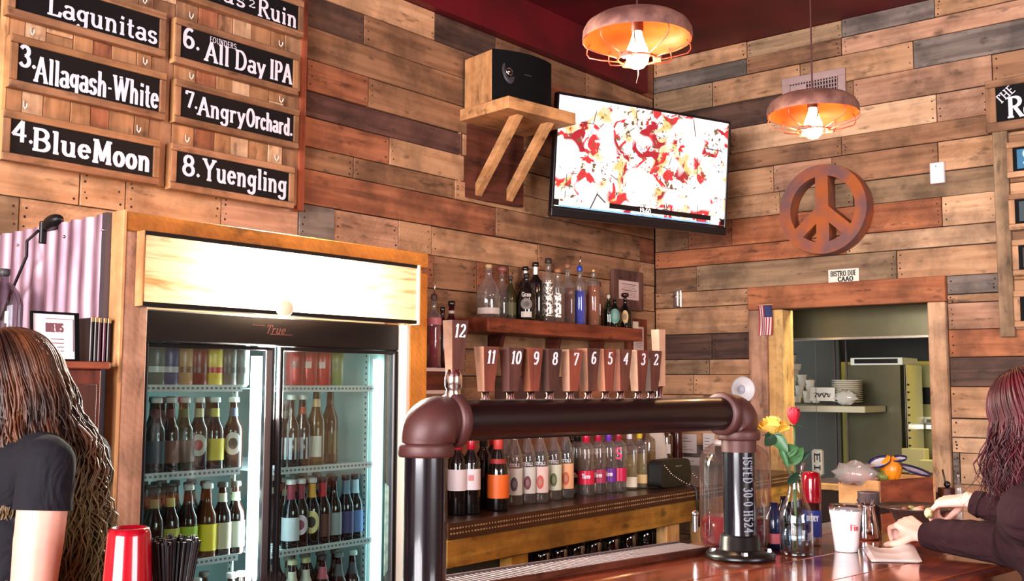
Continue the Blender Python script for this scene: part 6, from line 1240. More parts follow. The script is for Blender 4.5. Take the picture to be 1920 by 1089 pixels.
for f in (.2, .3, .72, .8): 
    n = 14; vs = []
    for i in range(n+1): 
        s = -.025+.05*i/n; vs += [oncup(s, hc*f), oncup(s, hc*f+.0012)]
    m.add(vs, [(2*i, 2*i+2, 2*i+3, 2*i+1) for i in range(n)])
m.build('moulded_line', pm((206, 196, 200)), t)
# steel milk pitcher/shaker
(sx_, sy_, sz_), ds = baser(1624, 1010); k = ds/F_PX
t = thing('steel_shaker', 'polished steel cocktail shaker tin behind the foam cup', 'shaker', (sx_, sy_, sz_)); hs = (1012-948)*k; rs_ = 21*k
m = MB(); m.lathe([(.001, 0), (rs_*1.15, 0), (rs_*1.2, .006), (rs_*1.0, hs*.6), (rs_*.82, hs*.95), (rs_*.88, hs), (rs_*.82, hs*.99), (.001, hs*.9)], (sx_, sy_, sz_), 30); m.build('tin', mat('polished_steel', (206, 200, 206), .1, metal=1), t)
m = MB(); m.T = Matrix.Translation((sx_, sy_, sz_)); 
for i in range(5): m.tube([(rs_*.5*math.cos(i), rs_*.5*math.sin(i), hs*.9), (rs_*.8*math.cos(i), rs_*.8*math.sin(i), hs*1.12)], .0025, 5)
m.build('tool_handle', STE, t)
(sx_, sy_, sz_), ds = baser(1601, 1003); k = ds/F_PX; q = bw((Vector((sx_, sy_, 0))-P0).dot(BU)+.13, (Vector((sx_, sy_, 0))-P0).dot(BV), 0)
t = thing('steel_pitcher', 'smaller brushed steel tin half hidden behind the foam cup', 'shaker', (q.x-.02, q.y, BARZ+.001))
m = MB(); m.lathe([(.001, 0), (.036, 0), (.038, .006), (.034, .12), (.036, .124), (.001, .12)], (q.x-.02, q.y, BARZ+.001), 24); m.build('tin', STE, t)
# red-capped bottle with a blue band
(rx_, ry_, rz_), dr = baser(1524, 1022); k = dr/F_PX
t = thing('red_topped_can', 'tall clear canister with a large red lid and a blue label band lettered in white', 'canister', (rx_, ry_, rz_)); hr = (1022-886)*k; r0 = 17*k
m = MB(); m.lathe([(.001, 0), (r0*.95, 0), (r0, .004), (r0, hr*.6), (.001, hr*.6)], (rx_, ry_, rz_), 26); m.build('canister_wall', glass('canister_glass', (206, 196, 190), .8, .15), t)
m = MB(); m.lathe([(r0*1.01, hr*.58), (r0*1.04, hr*.6), (r0*1.04, hr*.9), (r0*.9, hr*.98), (r0*.5, hr), (.001, hr)], (rx_, ry_, rz_), 26); m.build('lid', REDP, t)
m = MB(); m.lathe([(r0*1.02, hr*.12), (r0*1.02, hr*.48)], (rx_, ry_, rz_), 26); m.build('label_band', mat('royal_blue', (24, 54, 140), .4), t)
ph = cam_ang(rx_, ry_); m = MB(); letter(m, 'BURY', lambda p_, q_: Vector((rx_+r0*1.05*math.cos(ph+(p_-.016)/r0), ry_+r0*1.05*math.sin(ph+(p_-.016)/r0), rz_+hr*.34+q_)), .014, .034, .26, .18); m.build('print', pm((226, 226, 236)), t)
# dark bottles left of the vase
for px, py, c, b, lb, rr, hh in ((1452, 1028, (22, 30, 60), (206, 90, 96), 'dark blue bottle with a red and white label, left of the rose vase', .028, .13), (1471, 1020, (16, 18, 28), (110, 30, 40), 'small black bottle showing through the rose vase', .022, .14)):
    (x, y, z), dd = baser(px, py); t = thing('sauce_bottle', lb, 'bottle', (x, y, z))
    m = MB(); m.lathe([(.001, 0), (rr, 0), (rr, hh*.7), (rr*.5, hh*.86), (rr*.42, hh), (.001, hh)], (x, y, z), 18); m.build('bottle_body', pm(c, .15), t)
    m = MB(); m.lathe([(rr+.0006, hh*.12), (rr+.0006, hh*.34)], (x, y, z), 18); m.build('label_band', pm(b), t)
# wooden crate with bags and blue-rimmed plates
d_c = 3.95; e0 = deep(1649, 985, d_c); cu, cv = (Vector((e0.x, e0.y, 0))-P0).dot(BU), (Vector((e0.x, e0.y, 0))-P0).dot(BV)
zc1 = deep(1649, 903, d_c).z; CA = rad(-58)
Wc, Lc = .19, .36; t = thing('wooden_crate', 'plain wooden box on the bar filled with bagged bread and plates', 'crate', (e0.x, e0.y, BARZ+.001), (0, 0, 0))
right_dir = Vector((math.cos(rad(39.7)), math.sin(rad(39.7)), 0)); fd = Vector((-math.sin(rad(39.7)), math.cos(rad(39.7)), 0))
ax1 = (right_dir*-.97+fd*.22).normalized(); ax2 = (right_dir*.62+fd*.78).normalized(); ax2 = Vector((-ax1.y, ax1.x, 0)) if Vector((-ax1.y, ax1.x, 0)).dot(fd) > 0 else Vector((ax1.y, -ax1.x, 0))
ax2 = (ax2*.62+right_dir*.78).normalized(); ax1 = Vector((ax2.y, -ax2.x, 0)); ax1 = ax1 if ax1.dot(right_dir) < 0 else -ax1
CM = Matrix(((ax1.x, ax2.x, 0, e0.x), (ax1.y, ax2.y, 0, e0.y), (0, 0, 1, BARZ+.001), (0, 0, 0, 1))); Hc = zc1-BARZ
wt_ = .014
m = MB(); m.T = CM; m.cbox((0, 0, 0), (Wc, wt_, Hc), .002); m.build('end_board', wood('blond', 'x'), t)
m = MB(); m.T = CM; m.cbox((0, Lc-wt_, 0), (Wc, Lc, Hc), .002); m.build('end_board', wood('blond', 'x'), t)
for x in (0, Wc-wt_):
    m = MB(); m.T = CM; m.cbox((x, wt_+.0005, 0), (x+wt_, Lc-wt_-.0005, Hc), .002); m.build('side_board', wood('cherry', 'y'), t)
m = MB(); m.T = CM; m.box((wt_, wt_, 0), (Wc-wt_, Lc-wt_, .01)); m.build('bottom_board', wood('cherry', 'y'), t)
def crate_pt(px, py, a=.09, b=.15): return deep(px, py, d_c+.12)
BAG = glass('clear_bag', (236, 230, 230), 1.0, .10, .22)
def crumple(name, lb, c, s, mt, cat, seed, extra=None):
    m = MB(); m.ball((0, 0, 0), 1, 18); rnd = random.Random(seed); ph_ = [rnd.uniform(0, 6) for _ in range(6)]
    m.v = [Vector((c.x+v.x*s[0]*(1+.16*math.sin(9*v.z+ph_[0])+.12*math.sin(13*v.y+ph_[1])), c.y+v.y*s[1]*(1+.15*math.sin(11*v.x+ph_[2])), c.z+v.z*s[2]*(1+.2*math.sin(8*v.x+7*v.y+ph_[3])))) for v in m.v]
    return solo(name, m, mt, lb, cat)
crumple('plastic_bag', 'crumpled clear plastic bag of bread in the left of the crate', crate_pt(1605, 888), (.085, .06, .045), BAG, 'bag', 1)
crumple('bread', 'loose brown loaf showing through the clear bag in the crate', crate_pt(1612, 897), (.07, .045, .03), pm((170, 112, 96), .7), 'bread', 2)
crumple('orange_bag', 'bright orange bag in the middle of the crate', crate_pt(1670, 880), (.04, .035, .05), mat('orange_film', (222, 130, 24), .3), 'bag', 3)
crumple('food_bag', 'green and clear salad bag at the front corner of the crate', crate_pt(1652, 893), (.03, .03, .022), pm((120, 124, 60), .4), 'bag', 4)
for px, py, r_, lb, tx, ty in ((1716, 884, .062, 'white plate with a thick blue rim leaning in the crate, the larger one', 62, 14), (1684, 862, .035, 'small blue-rimmed lid behind the orange bag', 60, -10), (1650, 868, .045, 'dark blue-rimmed plate behind the clear bag', 66, -22)):
    c = crate_pt(px, py); rot = Matrix.Translation(c) @ Matrix.Rotation(rad(39.7), 4, 'Z') @ Matrix.Rotation(rad(tx-50), 4, 'X') @ Matrix.Rotation(rad(ty), 4, 'Y')
    t = thing('blue_rim_plate', lb, 'plate', tuple(c))
    m = MB(); m.T = rot; m.lathe([(.001, -.004), (r_*.6, -.004), (r_*.9, .002), (r_*.98, .006)], seg=28); m.build('plate_well', mat('grey_white_china', (176, 172, 186), .3), t)
    m = MB(); m.T = rot; m.lathe([(r_*.85, .003), (r_*.9, .005), (r_*1.0, .010), (r_*1.0, .006), (r_*.9, .0)], seg=28); m.build('rim', mat('navy_enamel', (28, 30, 74), .25), t)
# stick holder behind the crate
c = deep(1780, 935, 4.2); t = thing('stick_holder', 'little dark wood caddy with a black stick in it, right of the crate', 'holder', (c.x, c.y, BARZ+.001))
m = MB(); m.T = Matrix.Translation((c.x, c.y, BARZ+.001)) @ Matrix.Rotation(rad(39.7), 4, 'Z'); zz = deep(1780, 915, 4.2).z-BARZ; m.cbox((-.035, -.03, 0), (.035, .03, zz), .003); m.build('caddy', wood('walnut', 'z'), t)
a = deep(1778, 915, 4.2); b = deep(1767, 880, 4.2); m = MB(); m.tube([a-Vector((0, 0, .03)), b], .004, 6); m.build('stick', PB, t)
m = MB(); m.ball(deep(1776, 908, 4.19), .014, 10); m.build('knob', PB, t)
bottle('small_jar', 'tiny clear salt jar standing beside the wood caddy', (deep(1798, 935, 4.15).x, deep(1798, 935, 4.15).y, BARZ+.001), 'squat', CLEAR, cap=pm((150, 140, 134)), wide=.3, size=.5, liquid=pm((190, 180, 170)), cat='jar')
# napkin
NAP = mat('white_napkin', (248, 242, 244), .8)
a, b, c_, d_ = bp(1617, 1030), bp(1708, 1030), bp(1722, 1056), bp(1634, 1054)
t = thing('napkin', 'folded white paper napkin on the bar, right of the foam cup', 'napkin', tuple((a+c_)/2))
for i, (up_, off) in enumerate(((.003, 0), (.010, .004), (.018, .008))):
    m = MB(); vs = []; nn = 8
    for j in range(nn+1):
        for l in range(3):
            q = a.lerp(b, j/nn).lerp(d_.lerp(c_, j/nn), l/2); vs.append(Vector((q.x+off, q.y+off, BARZ+.0015+i*.0012+up_*(1-l/2)*(.4+.6*math.sin(j*.9+i))**2)))
    m.add(vs, [(j*3+l, j*3+l+1, (j+1)*3+l+1, (j+1)*3+l) for j in range(nn) for l in range(2)], 0, True); m.build('fold', NAP, t)
# dark dish with food
c = bp(1745, 1012); dd = proj(c)[2]; c = deep(1722, 998, 3.28); t = thing('food_dish', 'shallow dark dish with pieces of food between the hands of the red-haired person', 'dish', (c.x, c.y, BARZ+.001))
m = MB(); m.lathe([(.001, .004), (.05, .004), (.066, .03), (.085, .072), (.122, .084), (.123, .088), (.085, .080), (.06, .070), (.001, .068)], (c.x, c.y, BARZ+.001), 30, sx=1., sy=1.); m.build('dish', mat('dark_stoneware', (70, 50, 46), .25), t)
for i in range(9):
    a = random.uniform(0, 6.28); r_ = random.uniform(0, .045); m = MB(); m.ball((c.x+r_*math.cos(a), c.y+r_*math.sin(a), BARZ+.078), random.uniform(.012, .018), 8, sc=(1, 1, .7)); m.build('morsel', pm(random.choice([(190, 120, 90), (150, 140, 90), (206, 150, 130), (120, 70, 50)])), t)
ORD = ['first', 'second', 'third', 'fourth', 'fifth', 'sixth', 'seventh', 'eighth', 'ninth', 'tenth', 'eleventh', 'twelfth']
# ================================================================ kitchen things seen through the hatch
SS = mat('stainless', (112, 108, 84), .33, metal=.75, noise=.22, nscale=3); SSD = mat('stainless_dark', (106, 104, 92), .32, metal=.85)
def kb(name, lb, cat, tl, br, y, dep, mt, c=.004, part=None):
    a, b = on(tl[0], tl[1], 'y', y), on(br[0], br[1], 'y', y)
    t = thing(name, lb, cat, ((a.x+b.x)/2, y+dep/2, b.z)); MB().cbox((a.x, y, b.z), (b.x, y+dep, a.z), c).build(part or 'body', mt, t); return t, a, b
t, a, b = kb('extractor_hood', 'broad stainless hood panel along the top of the hatch', 'hood', (1440, 560), (1775, 628), .45, .02, SS, part='hood_panel')
MB().cbox((a.x, .442, b.z-.012), (b.x, .46, b.z+.004), .002).build('lower_lip', mat('bright_steel', (226, 224, 210), .2, metal=.8), t)
MB().box((a.x, .47, a.z-.02), (b.x, 2.0, a.z)).build('hood_roof', SSD, t)
q0, q1 = on(1400, 600, 'y', 1.9), on(1800, 676, 'y', 1.9); MB().box((q0.x, 1.9, q1.z), (q1.x, 1.94, a.z-.021)).build('filter_panel', mat('hood_interior_shade', (40, 34, 24), .6), t)  # dark sheet standing in for the shadowed hood interior and its filters
HOODZ = b.z
# dark steel splash wall on the left
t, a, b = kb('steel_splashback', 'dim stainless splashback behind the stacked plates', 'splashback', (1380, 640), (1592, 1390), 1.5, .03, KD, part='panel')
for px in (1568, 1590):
    q = on(px, 800, 'y', 1.46); m = MB(); m.cyl((q.x, 1.46, b.z), (q.x, 1.46, a.z), .008, seg=8); m.build('corner_trim', STE, t)
# big steel cabinet door
t, a, b = kb('steel_cabinet', 'tall stainless cabinet with a light edge strip, centre of the hatch', 'cabinet', (1588, 684), (1693, 888), 1.15, .3, SS, part='door')
q0, q1 = on(1695, 690, 'y', 1.14), on(1706, 890, 'y', 1.14)
m = MB(); m.cbox((q0.x, 1.14, b.z), (q0.x+.012, 1.44, a.z), .002).cbox((q1.x-.016, 1.14, b.z), (q1.x, 1.44, a.z), .002); m.build('edge_strip', mat('bright_steel', (226, 224, 210), .2, metal=.8), t)
m = MB(); z = b.z+.08; 
while z < a.z-.1: m.cbox((q0.x+.014, 1.139, z), (q0.x+.03, 1.15, z+.012), .002); z += .05
m.build('shelf_support', PB, t)
t, a, b = kb('bright_top_tray', 'brightly lit white metal tray on top of the steel cabinet', 'tray', (1594, 671), (1692, 684), 1.1, .3, mat('white_enamel_tray', (240, 240, 222), .4), part='tray_edge')
MB().box((a.x+.03, 1.095, b.z+.012), (b.x-.03, 1.0995, a.z-.008)).build('slot', PB, t)
# shelf with jug, plates and cups
t, a, b = kb('plate_shelf', 'cream kitchen shelf carrying the stacked plates', 'shelf', (1400, 758), (1622, 774), .75, .37, mat('cream_metal', (206, 200, 168), .5), part='board')
MB().cbox((a.x, 1.122, b.z), (on(1560, 760, 'y', 1.49).x-.05, 1.499, a.z-.002), .003).build('rear_bracket', mat('cream_metal', (206, 200, 168), .5), t)
zk = on(1560, 756, 'y', .78).z
def kx(px, y, z): return xat(px, y, z)
x = kx(1586, .86, zk+.1); R_ = .105*.95
PLT = mat('white_china', (236, 230, 212), .25); first = None
for i in range(12):
    if first is None:
        first = thing('dinner_plate', 'white dinner plate in the tall stack on the kitchen shelf', 'plate', (x, .88, zk+.003), group='plates stacked on the kitchen shelf'); first['label'] = 'bottom white dinner plate of the stack on the kitchen shelf'
        m = MB(); m.lathe([(.001, .0), (R_*.6, .0), (R_*.97, .009), (R_, .012), (R_*.97, .0125), (R_*.6, .004), (.001, .004)], seg=32); m.build('plate_body', PLT, first, local=True)
    else: copy_tree(first, loc=(x+random.uniform(-.002, .002), .88, zk+.003+i*.0125), label='white dinner plate, %s up from the bottom of the kitchen stack' % ORD[i] if i < 11 else 'topmost white dinner plate of the stack on the kitchen shelf', group=first['group'])
x = kx(1516, .92, zk+.1); t = thing('stoneware_jug', 'beige stoneware jug with a small ring handle, behind the cup pile', 'jug', (x, .92, zk))
m = MB(); m.lathe([(.001, 0), (.05, 0), (.062, .03), (.063, .07), (.052, .11), (.03, .13), (.018, .14), (.02, .155), (.001, .156)], (x, .92, zk), 24); m.build('jug_body', pm((186, 172, 120), .4), t)
m = MB(); m.tube([(x+.018+.016*math.cos(a), .92, zk+.145+.016*math.sin(a)) for a in [i*.5 for i in range(13)]], .004, 6, closed=True); m.build('handle', pm((186, 172, 120), .4), t)
FM = mat('foam_white', (244, 240, 222), .6)
x = kx(1478, .84, zk+.1); cup0 = None; rows_ = [(0, 5), (1, 5), (2, 4), (3, 4), (4, 3), (5, 2), (6, 2)]
for rr_i, n in rows_:
    for j in range(n):
        loc = (kx(1462, .84, zk+.1)+.01+j*.066+rr_i*.010, .80+.02*((j+rr_i) % 2), zk+.002+rr_i*.036)
        lb_ = 'small white cup, %s from the left in layer %s of the kitchen pile' % (ORD[j], ['one', 'two', 'three', 'four', 'five', 'six', 'seven'][rr_i])
        if cup0 is None:
            cup0 = thing('paper_cup', lb_, 'cup', loc, group='white cups piled in the kitchen')
            m = MB(); m.lathe([(.024, 0), (.032, .038), (.034, .042), (.031, .041), (.022, .003), (.001, .003)], seg=16); m.build('cup_wall', FM, cup0, local=True)
        else: copy_tree(cup0, loc=loc, label=lb_, group=cup0['group'])
x = kx(1484, .8, zk+.3); t = thing('cup_sleeve', 'white beaker with a dark rim standing above the pile of cups', 'beaker', (x, .80, zk+.26)); m = MB(); m.lathe([(.03, 0), (.042, .06), (.044, .062), (.042, .06), (.03, .001), (.001, .001)], (x-.01, .80, zk+.262), 24); m.build('cup_wall', FM, t); m = MB(); m.tube([(x-.01+.044*math.cos(a), .80+.044*math.sin(a), zk+.325) for a in [2*PI*i/24 for i in range(24)]], .003, 6, closed=True); m.build('rim', PB, t)
a, b = on(1519, 726, 'y', .74), on(1566, 752, 'y', .74)
t = thing('fish_card', 'white card with a black squiggle propped against the plates', 'card', (a.x, .74, b.z)); MB().cbox((a.x, .735, b.z), (b.x, .742, a.z), .001).build('sheet', pm((226, 222, 206)), t)
m = MB(); 
m.tube([(a.x+(b.x-a.x)*(.2+.6*j/24), .733, b.z+(a.z-b.z)*(.25+.3*abs(math.sin(j*.42)))) for j in range(25)], .0035, 5); m.tube([(a.x+(b.x-a.x)*(.15+.7*j/12), .733, b.z+(a.z-b.z)*(.55+.05*math.sin(j))) for j in range(13)], .002, 5)
m.build('print', INK, t)
m = MB(); c = on(1586, 745, 'y', .72); crumple('clear_wrap', 'crumpled clear wrap lying in front of the stacked plates', c, (.07, .03, .045), glass('frosted_wrap', (240, 238, 226), .5, .08, .6), 'wrap', 9)
# right side: pale cabinet, oven, scale, boxes
t, a, b = kb('kitchen_cabinet', 'pale yellow-green cabinet at the right of the hatch with a black oven window', 'cabinet', (1708, 684), (1800, 960), 1.7, .5, mat('pale_green_enamel', (176, 170, 104), .5), part='carcass')
q0, q1 = on(1712, 726, 'y', 1.69), on(1775, 758, 'y', 1.69); MB().cbox((q0.x, 1.685, q1.z), (q1.x, 1.699, q0.z), .002).build('oven_window', PB, t)
q0, q1 = on(1708, 795, 'y', 1.47), on(1790, 806, 'y', 1.47); MB().cbox((q0.x, 1.47, q1.z), (q1.x, 1.7, q0.z), .002).build('ledge', mat('bright_steel', (226, 224, 210), .2, metal=.8), t)
zl = q0.z; x = kx(1733, 1.56, zl+.03); t = thing('kitchen_scale', 'small white appliance with a round black knob on the kitchen ledge', 'scale', (x, 1.56, zl)); m = MB(); m.cbox((x-.05, 1.52, zl+.001), (x+.09, 1.6, zl+.05), .012); m.build('case', pm((226, 222, 206)), t); m = MB(); m.ball((x-.06, 1.53, zl+.045), .03, 12); m.build('knob', PB, t); MB().cbox((x+.03, 1.515, zl+.012), (x+.07, 1.5199, zl+.036), .001).build('display', pm((90, 92, 60)), t)
for tl, br, lb in (((1690, 840), (1735, 888), 'taller cardboard box behind the crate'), ((1722, 862), (1775, 888), 'lower cardboard box at the right of the hatch')):
    kb('carton', lb, 'box', tl, br, 1.12 if tl[0] < 1700 else 1.02, .09, pm((190, 178, 118), .7), part='box_body')
t, a, b = kb('prep_table', 'low greenish work table under the steel cabinet', 'table', (1560, 892), (1800, 1330), 1.0, .6, mat('olive_metal', (120, 112, 66), .5), part='front')
t, a, b = kb('drink_can', 'white can with black upright lettering hanging beside the roses', 'can', (1520, 842), (1541, 893), .5, .05, pm((206, 202, 186), .5), c=.012, part='can_body')
m = MB(); W_ = b.x-a.x; letter(m, 'EI', lambda p, q: Vector((a.x+W_*.35+q, .4985, b.z+(a.z-b.z)*.9-p)), W_*.5, (a.z-b.z)*.7, .3, .2); m.build('lettering', INK, t)
m = MB(); m.cyl((a.x+W_/2, .52, a.z), (a.x+W_/2, .52, HOODZ+.2), .002, seg=5); m.build('hanger', STE, t)
t, a, b = kb('sill_tray', 'thin steel tray edge on the hatch sill behind the red lid', 'tray', (1536, 898), (1576, 914), .06, .15, STE, part='tray')
# ================================================================ people
R2_ = Vector((math.cos(rad(39.7)), math.sin(rad(39.7)), 0)); F2_ = Vector((-math.sin(rad(39.7)), math.cos(rad(39.7)), 0))
def cw(a, b, z): return Vector((CAM.x, CAM.y, 0))+R2_*a+F2_*b+Vector((0, 0, z))
def blob(name, parts, voxel, m, parent, smooth=3, seg=14):
    """parts: tapered limbs (p0, r0, p1, r1) and ellipsoids ('e', centre, radii, matrix), fused into one continuous skin"""
    mb = MB()
    for q in parts:
        if q[0] == 'e': mb.ball(q[1], 1, 20, T=q[3] if len(q) > 3 else None, sc=(1, 1, 1)) if False else mb.add(*ell(q[1], q[2], q[3] if len(q) > 3 else Matrix()))
        else:
            p0, r0, p1, r1 = q; mb.cyl(p0, p1, r0, r1, seg=seg); mb.ball(p0, r0, seg); mb.ball(p1, r1, seg)
    me = D.meshes.new('tmp'); me.from_pydata([tuple(v) for v in mb.v], [], mb.f); me.update()
    o = D.objects.new('tmp', me); COL.objects.link(o)
    rm = o.modifiers.new('r', 'REMESH'); rm.mode = 'VOXEL'; rm.voxel_size = voxel; rm.use_smooth_shade = True
    sm = o.modifiers.new('s', 'SMOOTH'); sm.factor = .6; sm.iterations = smooth
    dg = bpy.context.evaluated_depsgraph_get(); dg.update(); me2 = D.meshes.new_from_object(o.evaluated_get(dg)); D.objects.remove(o); D.meshes.remove(me)
    org = Vector(parent['_o']); me2.transform(Matrix.Translation(-org)); me2.materials.clear(); me2.materials.append(m); me2.name = name
    o2 = D.objects.new(name, me2); COL.objects.link(o2); o2.parent = parent; o2['_o'] = parent['_o']; return o2
def ell(c, r, M, seg=22):
    k = seg//2; vs = []; fs = []
    for i in range(k+1):
        for j in range(seg):
            t = PI*i/k; a = 2*PI*j/seg; vs.append(Vector(c)+(M.to_3x3() @ Vector((r[0]*math.sin(t)*math.cos(a), r[1]*math.sin(t)*math.sin(a), -r[2]*math.cos(t)))))
    for i in range(k):
        for j in range(seg): fs.append((i*seg+j, i*seg+(j+1) % seg, (i+1)*seg+(j+1) % seg, (i+1)*seg+j))
    return vs, fs, 0, True
def hand_parts(w, X, Z, s=1., curl=(.5, .6, .6, .6), thumb=(.5, .75, -.35), side=1, spread=.0):
    X = X.normalized(); Z = (Z-X*Z.dot(X)).normalized(); Y = Z.cross(X)*side
    P = lambda x, y, z: w+X*(x*s)+Y*(y*s)+Z*(z*s); out = []
    for y, r in ((.026, .0125), (.009, .0135), (-.008, .0135), (-.024, .012)):
        out.append((P(0, y*.55, 0), .0165*s, P(.078-.25*abs(y), y, .004), r*s*.88))
    out.append((P(.01, .014, -.006), .0155*s, P(.045, .024, -.010), .0135*s))
    for i, (y, L) in enumerate(((.028, .92), (.0095, 1.02), (-.0095, .95), (-.028, .76))):
        b = P(.078-.2*abs(y), y, .003); a = curl[i]*.75; rr = (.0088, .0091, .0087, .0077)[i]*s; ang = 0; p = b
        for k, (l, f) in enumerate(((.044, 1.), (.027, 1.25), (.022, .8))):
            ang += a*f; d = (X*math.cos(ang)-Z*math.sin(ang)+Y*(y*spread*8)).normalized(); q = p+d*(l*L*s); out.append((p, rr*(1-.07*k), q, rr*(1-.07*(k+1)))); p = q
    t0 = P(.018, .026, -.008); d = (X*thumb[0]+Y*thumb[1]+Z*thumb[2]).normalized(); t1 = t0+d*.04*s; d2 = (d+X*.75-Y*.25-Z*.15).normalized(); t2 = t1+d2*.031*s; t3 = t2+(d2+X*.3-Z*.2).normalized()*.022*s
    out += [(t0, .0135*s, t1, .0108*s), (t1, .0106*s, t2, .0096*s), (t2, .0096*s, t3, .0082*s)]
    return out
def head_parts(c, fwd, tilt=0.):
    f = fwd.normalized(); u = Vector((0, 0, 1)); u = (u+f*tilt).normalized(); f = (f-u*f.dot(u)).normalized(); r = f.cross(u)
    M = Matrix((r, f, u)).transposed(); P = lambda x, y, z: c+r*x+f*y+u*z
    parts = [('e', P(0, -.012, .022), (.074, .094, .088), M), ('e', P(0, .022, -.028), (.060, .066, .074), M), ('e', P(0, .046, -.082), (.036, .036, .026), M),
             ('e', P(0, .088, -.012), (.011, .018, .026), M), ('e', P(0, .098, -.024), (.013, .013, .010), M), ('e', P(0, .084, -.056), (.022, .010, .006), M), ('e', P(0, .082, -.064), (.020, .010, .007), M),
             ('e', P(.033, .062, -.022), (.024, .022, .022), M), ('e', P(-.033, .062, -.022), (.024, .022, .022), M), ('e', P(0, .078, .03), (.05, .014, .012), M),
             ('e', P(.074, -.005, -.008), (.007, .018, .029), M), ('e', P(-.074, -.005, -.008), (.007, .018, .029), M)]
    return parts, P, M
def face_bits(P, M, parent):
    for s in (-1, 1):
        m = MB(); m.add(*ell(P(s*.031, .074, .008), (.0125, .0115, .0115), M)); m.build('eye', mat('eye_white', (226, 220, 214), .2), parent)
        m = MB(); m.add(*ell(P(s*.031, .0835, .008), (.0055, .003, .0055), M)); m.build('iris', mat('iris_brown', (60, 36, 22), .2), parent)
        m = MB(); m.tube([P(s*.012, .088, .026), P(s*.03, .088, .031), P(s*.05, .077, .025)], [.002, .003, .0015], 5); m.build('eyebrow', pm((60, 34, 24), .8), parent)
    m = MB(); m.add(*ell(P(0, .090, -.056), (.021, .007, .0045), M)); m.add(*ell(P(0, .089, -.063), (.019, .007, .005), M)); m.build('lips', pm((176, 92, 88), .5), parent)
def skin_mat(nm, c):
    m = mat(nm, c, .5, bump=.04, nscale=60, noise=.04); b = m.node_tree.nodes['Principled BSDF']; b.inputs['Subsurface Weight'].default_value = .12; b.inputs['Subsurface Radius'].default_value = (.02, .008, .004); b.inputs['Subsurface Scale'].default_value = .5; return m
def hair_mat(nm, c1, c2, c3, z0, z1):
    m = D.materials.new(nm); m.use_nodes = True; nt = m.node_tree; N = nt.nodes.new; Lk = nt.links.new; b = nt.nodes['Principled BSDF']
    g = N('ShaderNodeTexCoord'); sp_ = N('ShaderNodeSeparateXYZ'); Lk(g.outputs['Object'], sp_.inputs[0])
    mr = N('ShaderNodeMapRange'); mr.inputs['From Min'].default_value = z0; mr.inputs['From Max'].default_value = z1; Lk(sp_.outputs['Z'], mr.inputs['Value'])
    n = N('ShaderNodeTexNoise'); n.inputs['Scale'].default_value = 26; n.inputs['Detail'].default_value = 3; mp = N('ShaderNodeMapping'); mp.inputs['Scale'].default_value = (1, 1, .12); Lk(g.outputs['Object'], mp.inputs['Vector']); Lk(mp.outputs['Vector'], n.inputs['Vector'])
    r = N('ShaderNodeValToRGB'); r.color_ramp.elements[0].color = srgb(c1); r.color_ramp.elements[1].color = srgb(c2); r.color_ramp.elements[0].position = .35; r.color_ramp.elements[1].position = .65; Lk(n.outputs['Fac'], r.inputs['Fac'])
    mx = N('ShaderNodeMix'); mx.data_type = 'RGBA'; Lk(mr.outputs[0], mx.inputs['Factor']); mx.inputs['A'].default_value = srgb(c3); Lk(r.outputs['Color'], mx.inputs['B']); Lk(mx.outputs['Result'], b.inputs['Base Color'])
    b.inputs['Roughness'].default_value = .42; b.inputs['Specular IOR Level'].default_value = .3; b.inputs['Anisotropic'].default_value = .0; return m
def hair(name, c, fwd, mt, parent, n, length, flow, wave=.012, seed=1, rs=(.0045, .0075), gap=50, flare=.06, wfreq=30, base=True, tilt=0.):
    """wavy locks growing from the crown, over the skull, falling around a face opening of +-gap degrees"""
    rnd = random.Random(seed); f = fwd.normalized(); r = f.cross(Vector((0, 0, 1))).normalized(); u = Vector((0, 0, 1)); u = (u+f*tilt).normalized(); f = r.cross(u)*-1; m = MB()
    P = lambda x, y, z: c+r*x+f*y+u*z
    for i in range(n):
        az = rad(rnd.uniform(gap, 360-gap)); dr = r*math.sin(az)+f*math.cos(az); L = length*rnd.uniform(.7, 1.05); ph_ = rnd.uniform(0, 6.28); k = rnd.uniform(.96, 1.10); fq = wfreq*rnd.uniform(.8, 1.2); fl = flare*rnd.uniform(.2, 1.3)
        pts = []; crown = rnd.uniform(.02, .5)
        for j in range(9):
            t = crown+(1.62-crown)*j/8; rx = .084*k; ry = .104*k; rz = .103*k
            pts.append(P(math.sin(az)*rx*math.sin(t), math.cos(az)*ry*math.sin(t)-.012, rz*math.cos(t)+.018))
        p = pts[-1]; nst = max(6, int(L/.022)); tw_ = rnd.uniform(-1, 1); kl = 1.0
        for j in range(nst):
            v = (j+1)/nst; dz = L/nst; side = dr*(fl*dz/.3*(1-v*.6)); p = p-Vector((0, 0, dz))+side+flow(v, az)*dz
            wv_ = wave*min(1, v*3)*kl; off = (r*math.sin(fq*v*L+ph_)+f*math.cos(fq*v*L*.9+ph_*1.7))*wv_+dr*wv_*math.sin(fq*v*L*1.1+ph_*.6)
            pts.append(p+off)
        r0 = rnd.uniform(*rs); N_ = len(pts); rr = [r0*(.55+.6*math.sin(PI*min(1, (q+2)/N_)))*(1 if q < N_-4 else (N_-q)/4.5) for q in range(N_)]
        m.tube(pts, rr, 4)
    if base:
        M = Matrix((r, f, u)).transposed(); m.add(*ell(P(0, -.022, .028), (.083, .098, .094), M))
    return m.build(name, mt, parent)
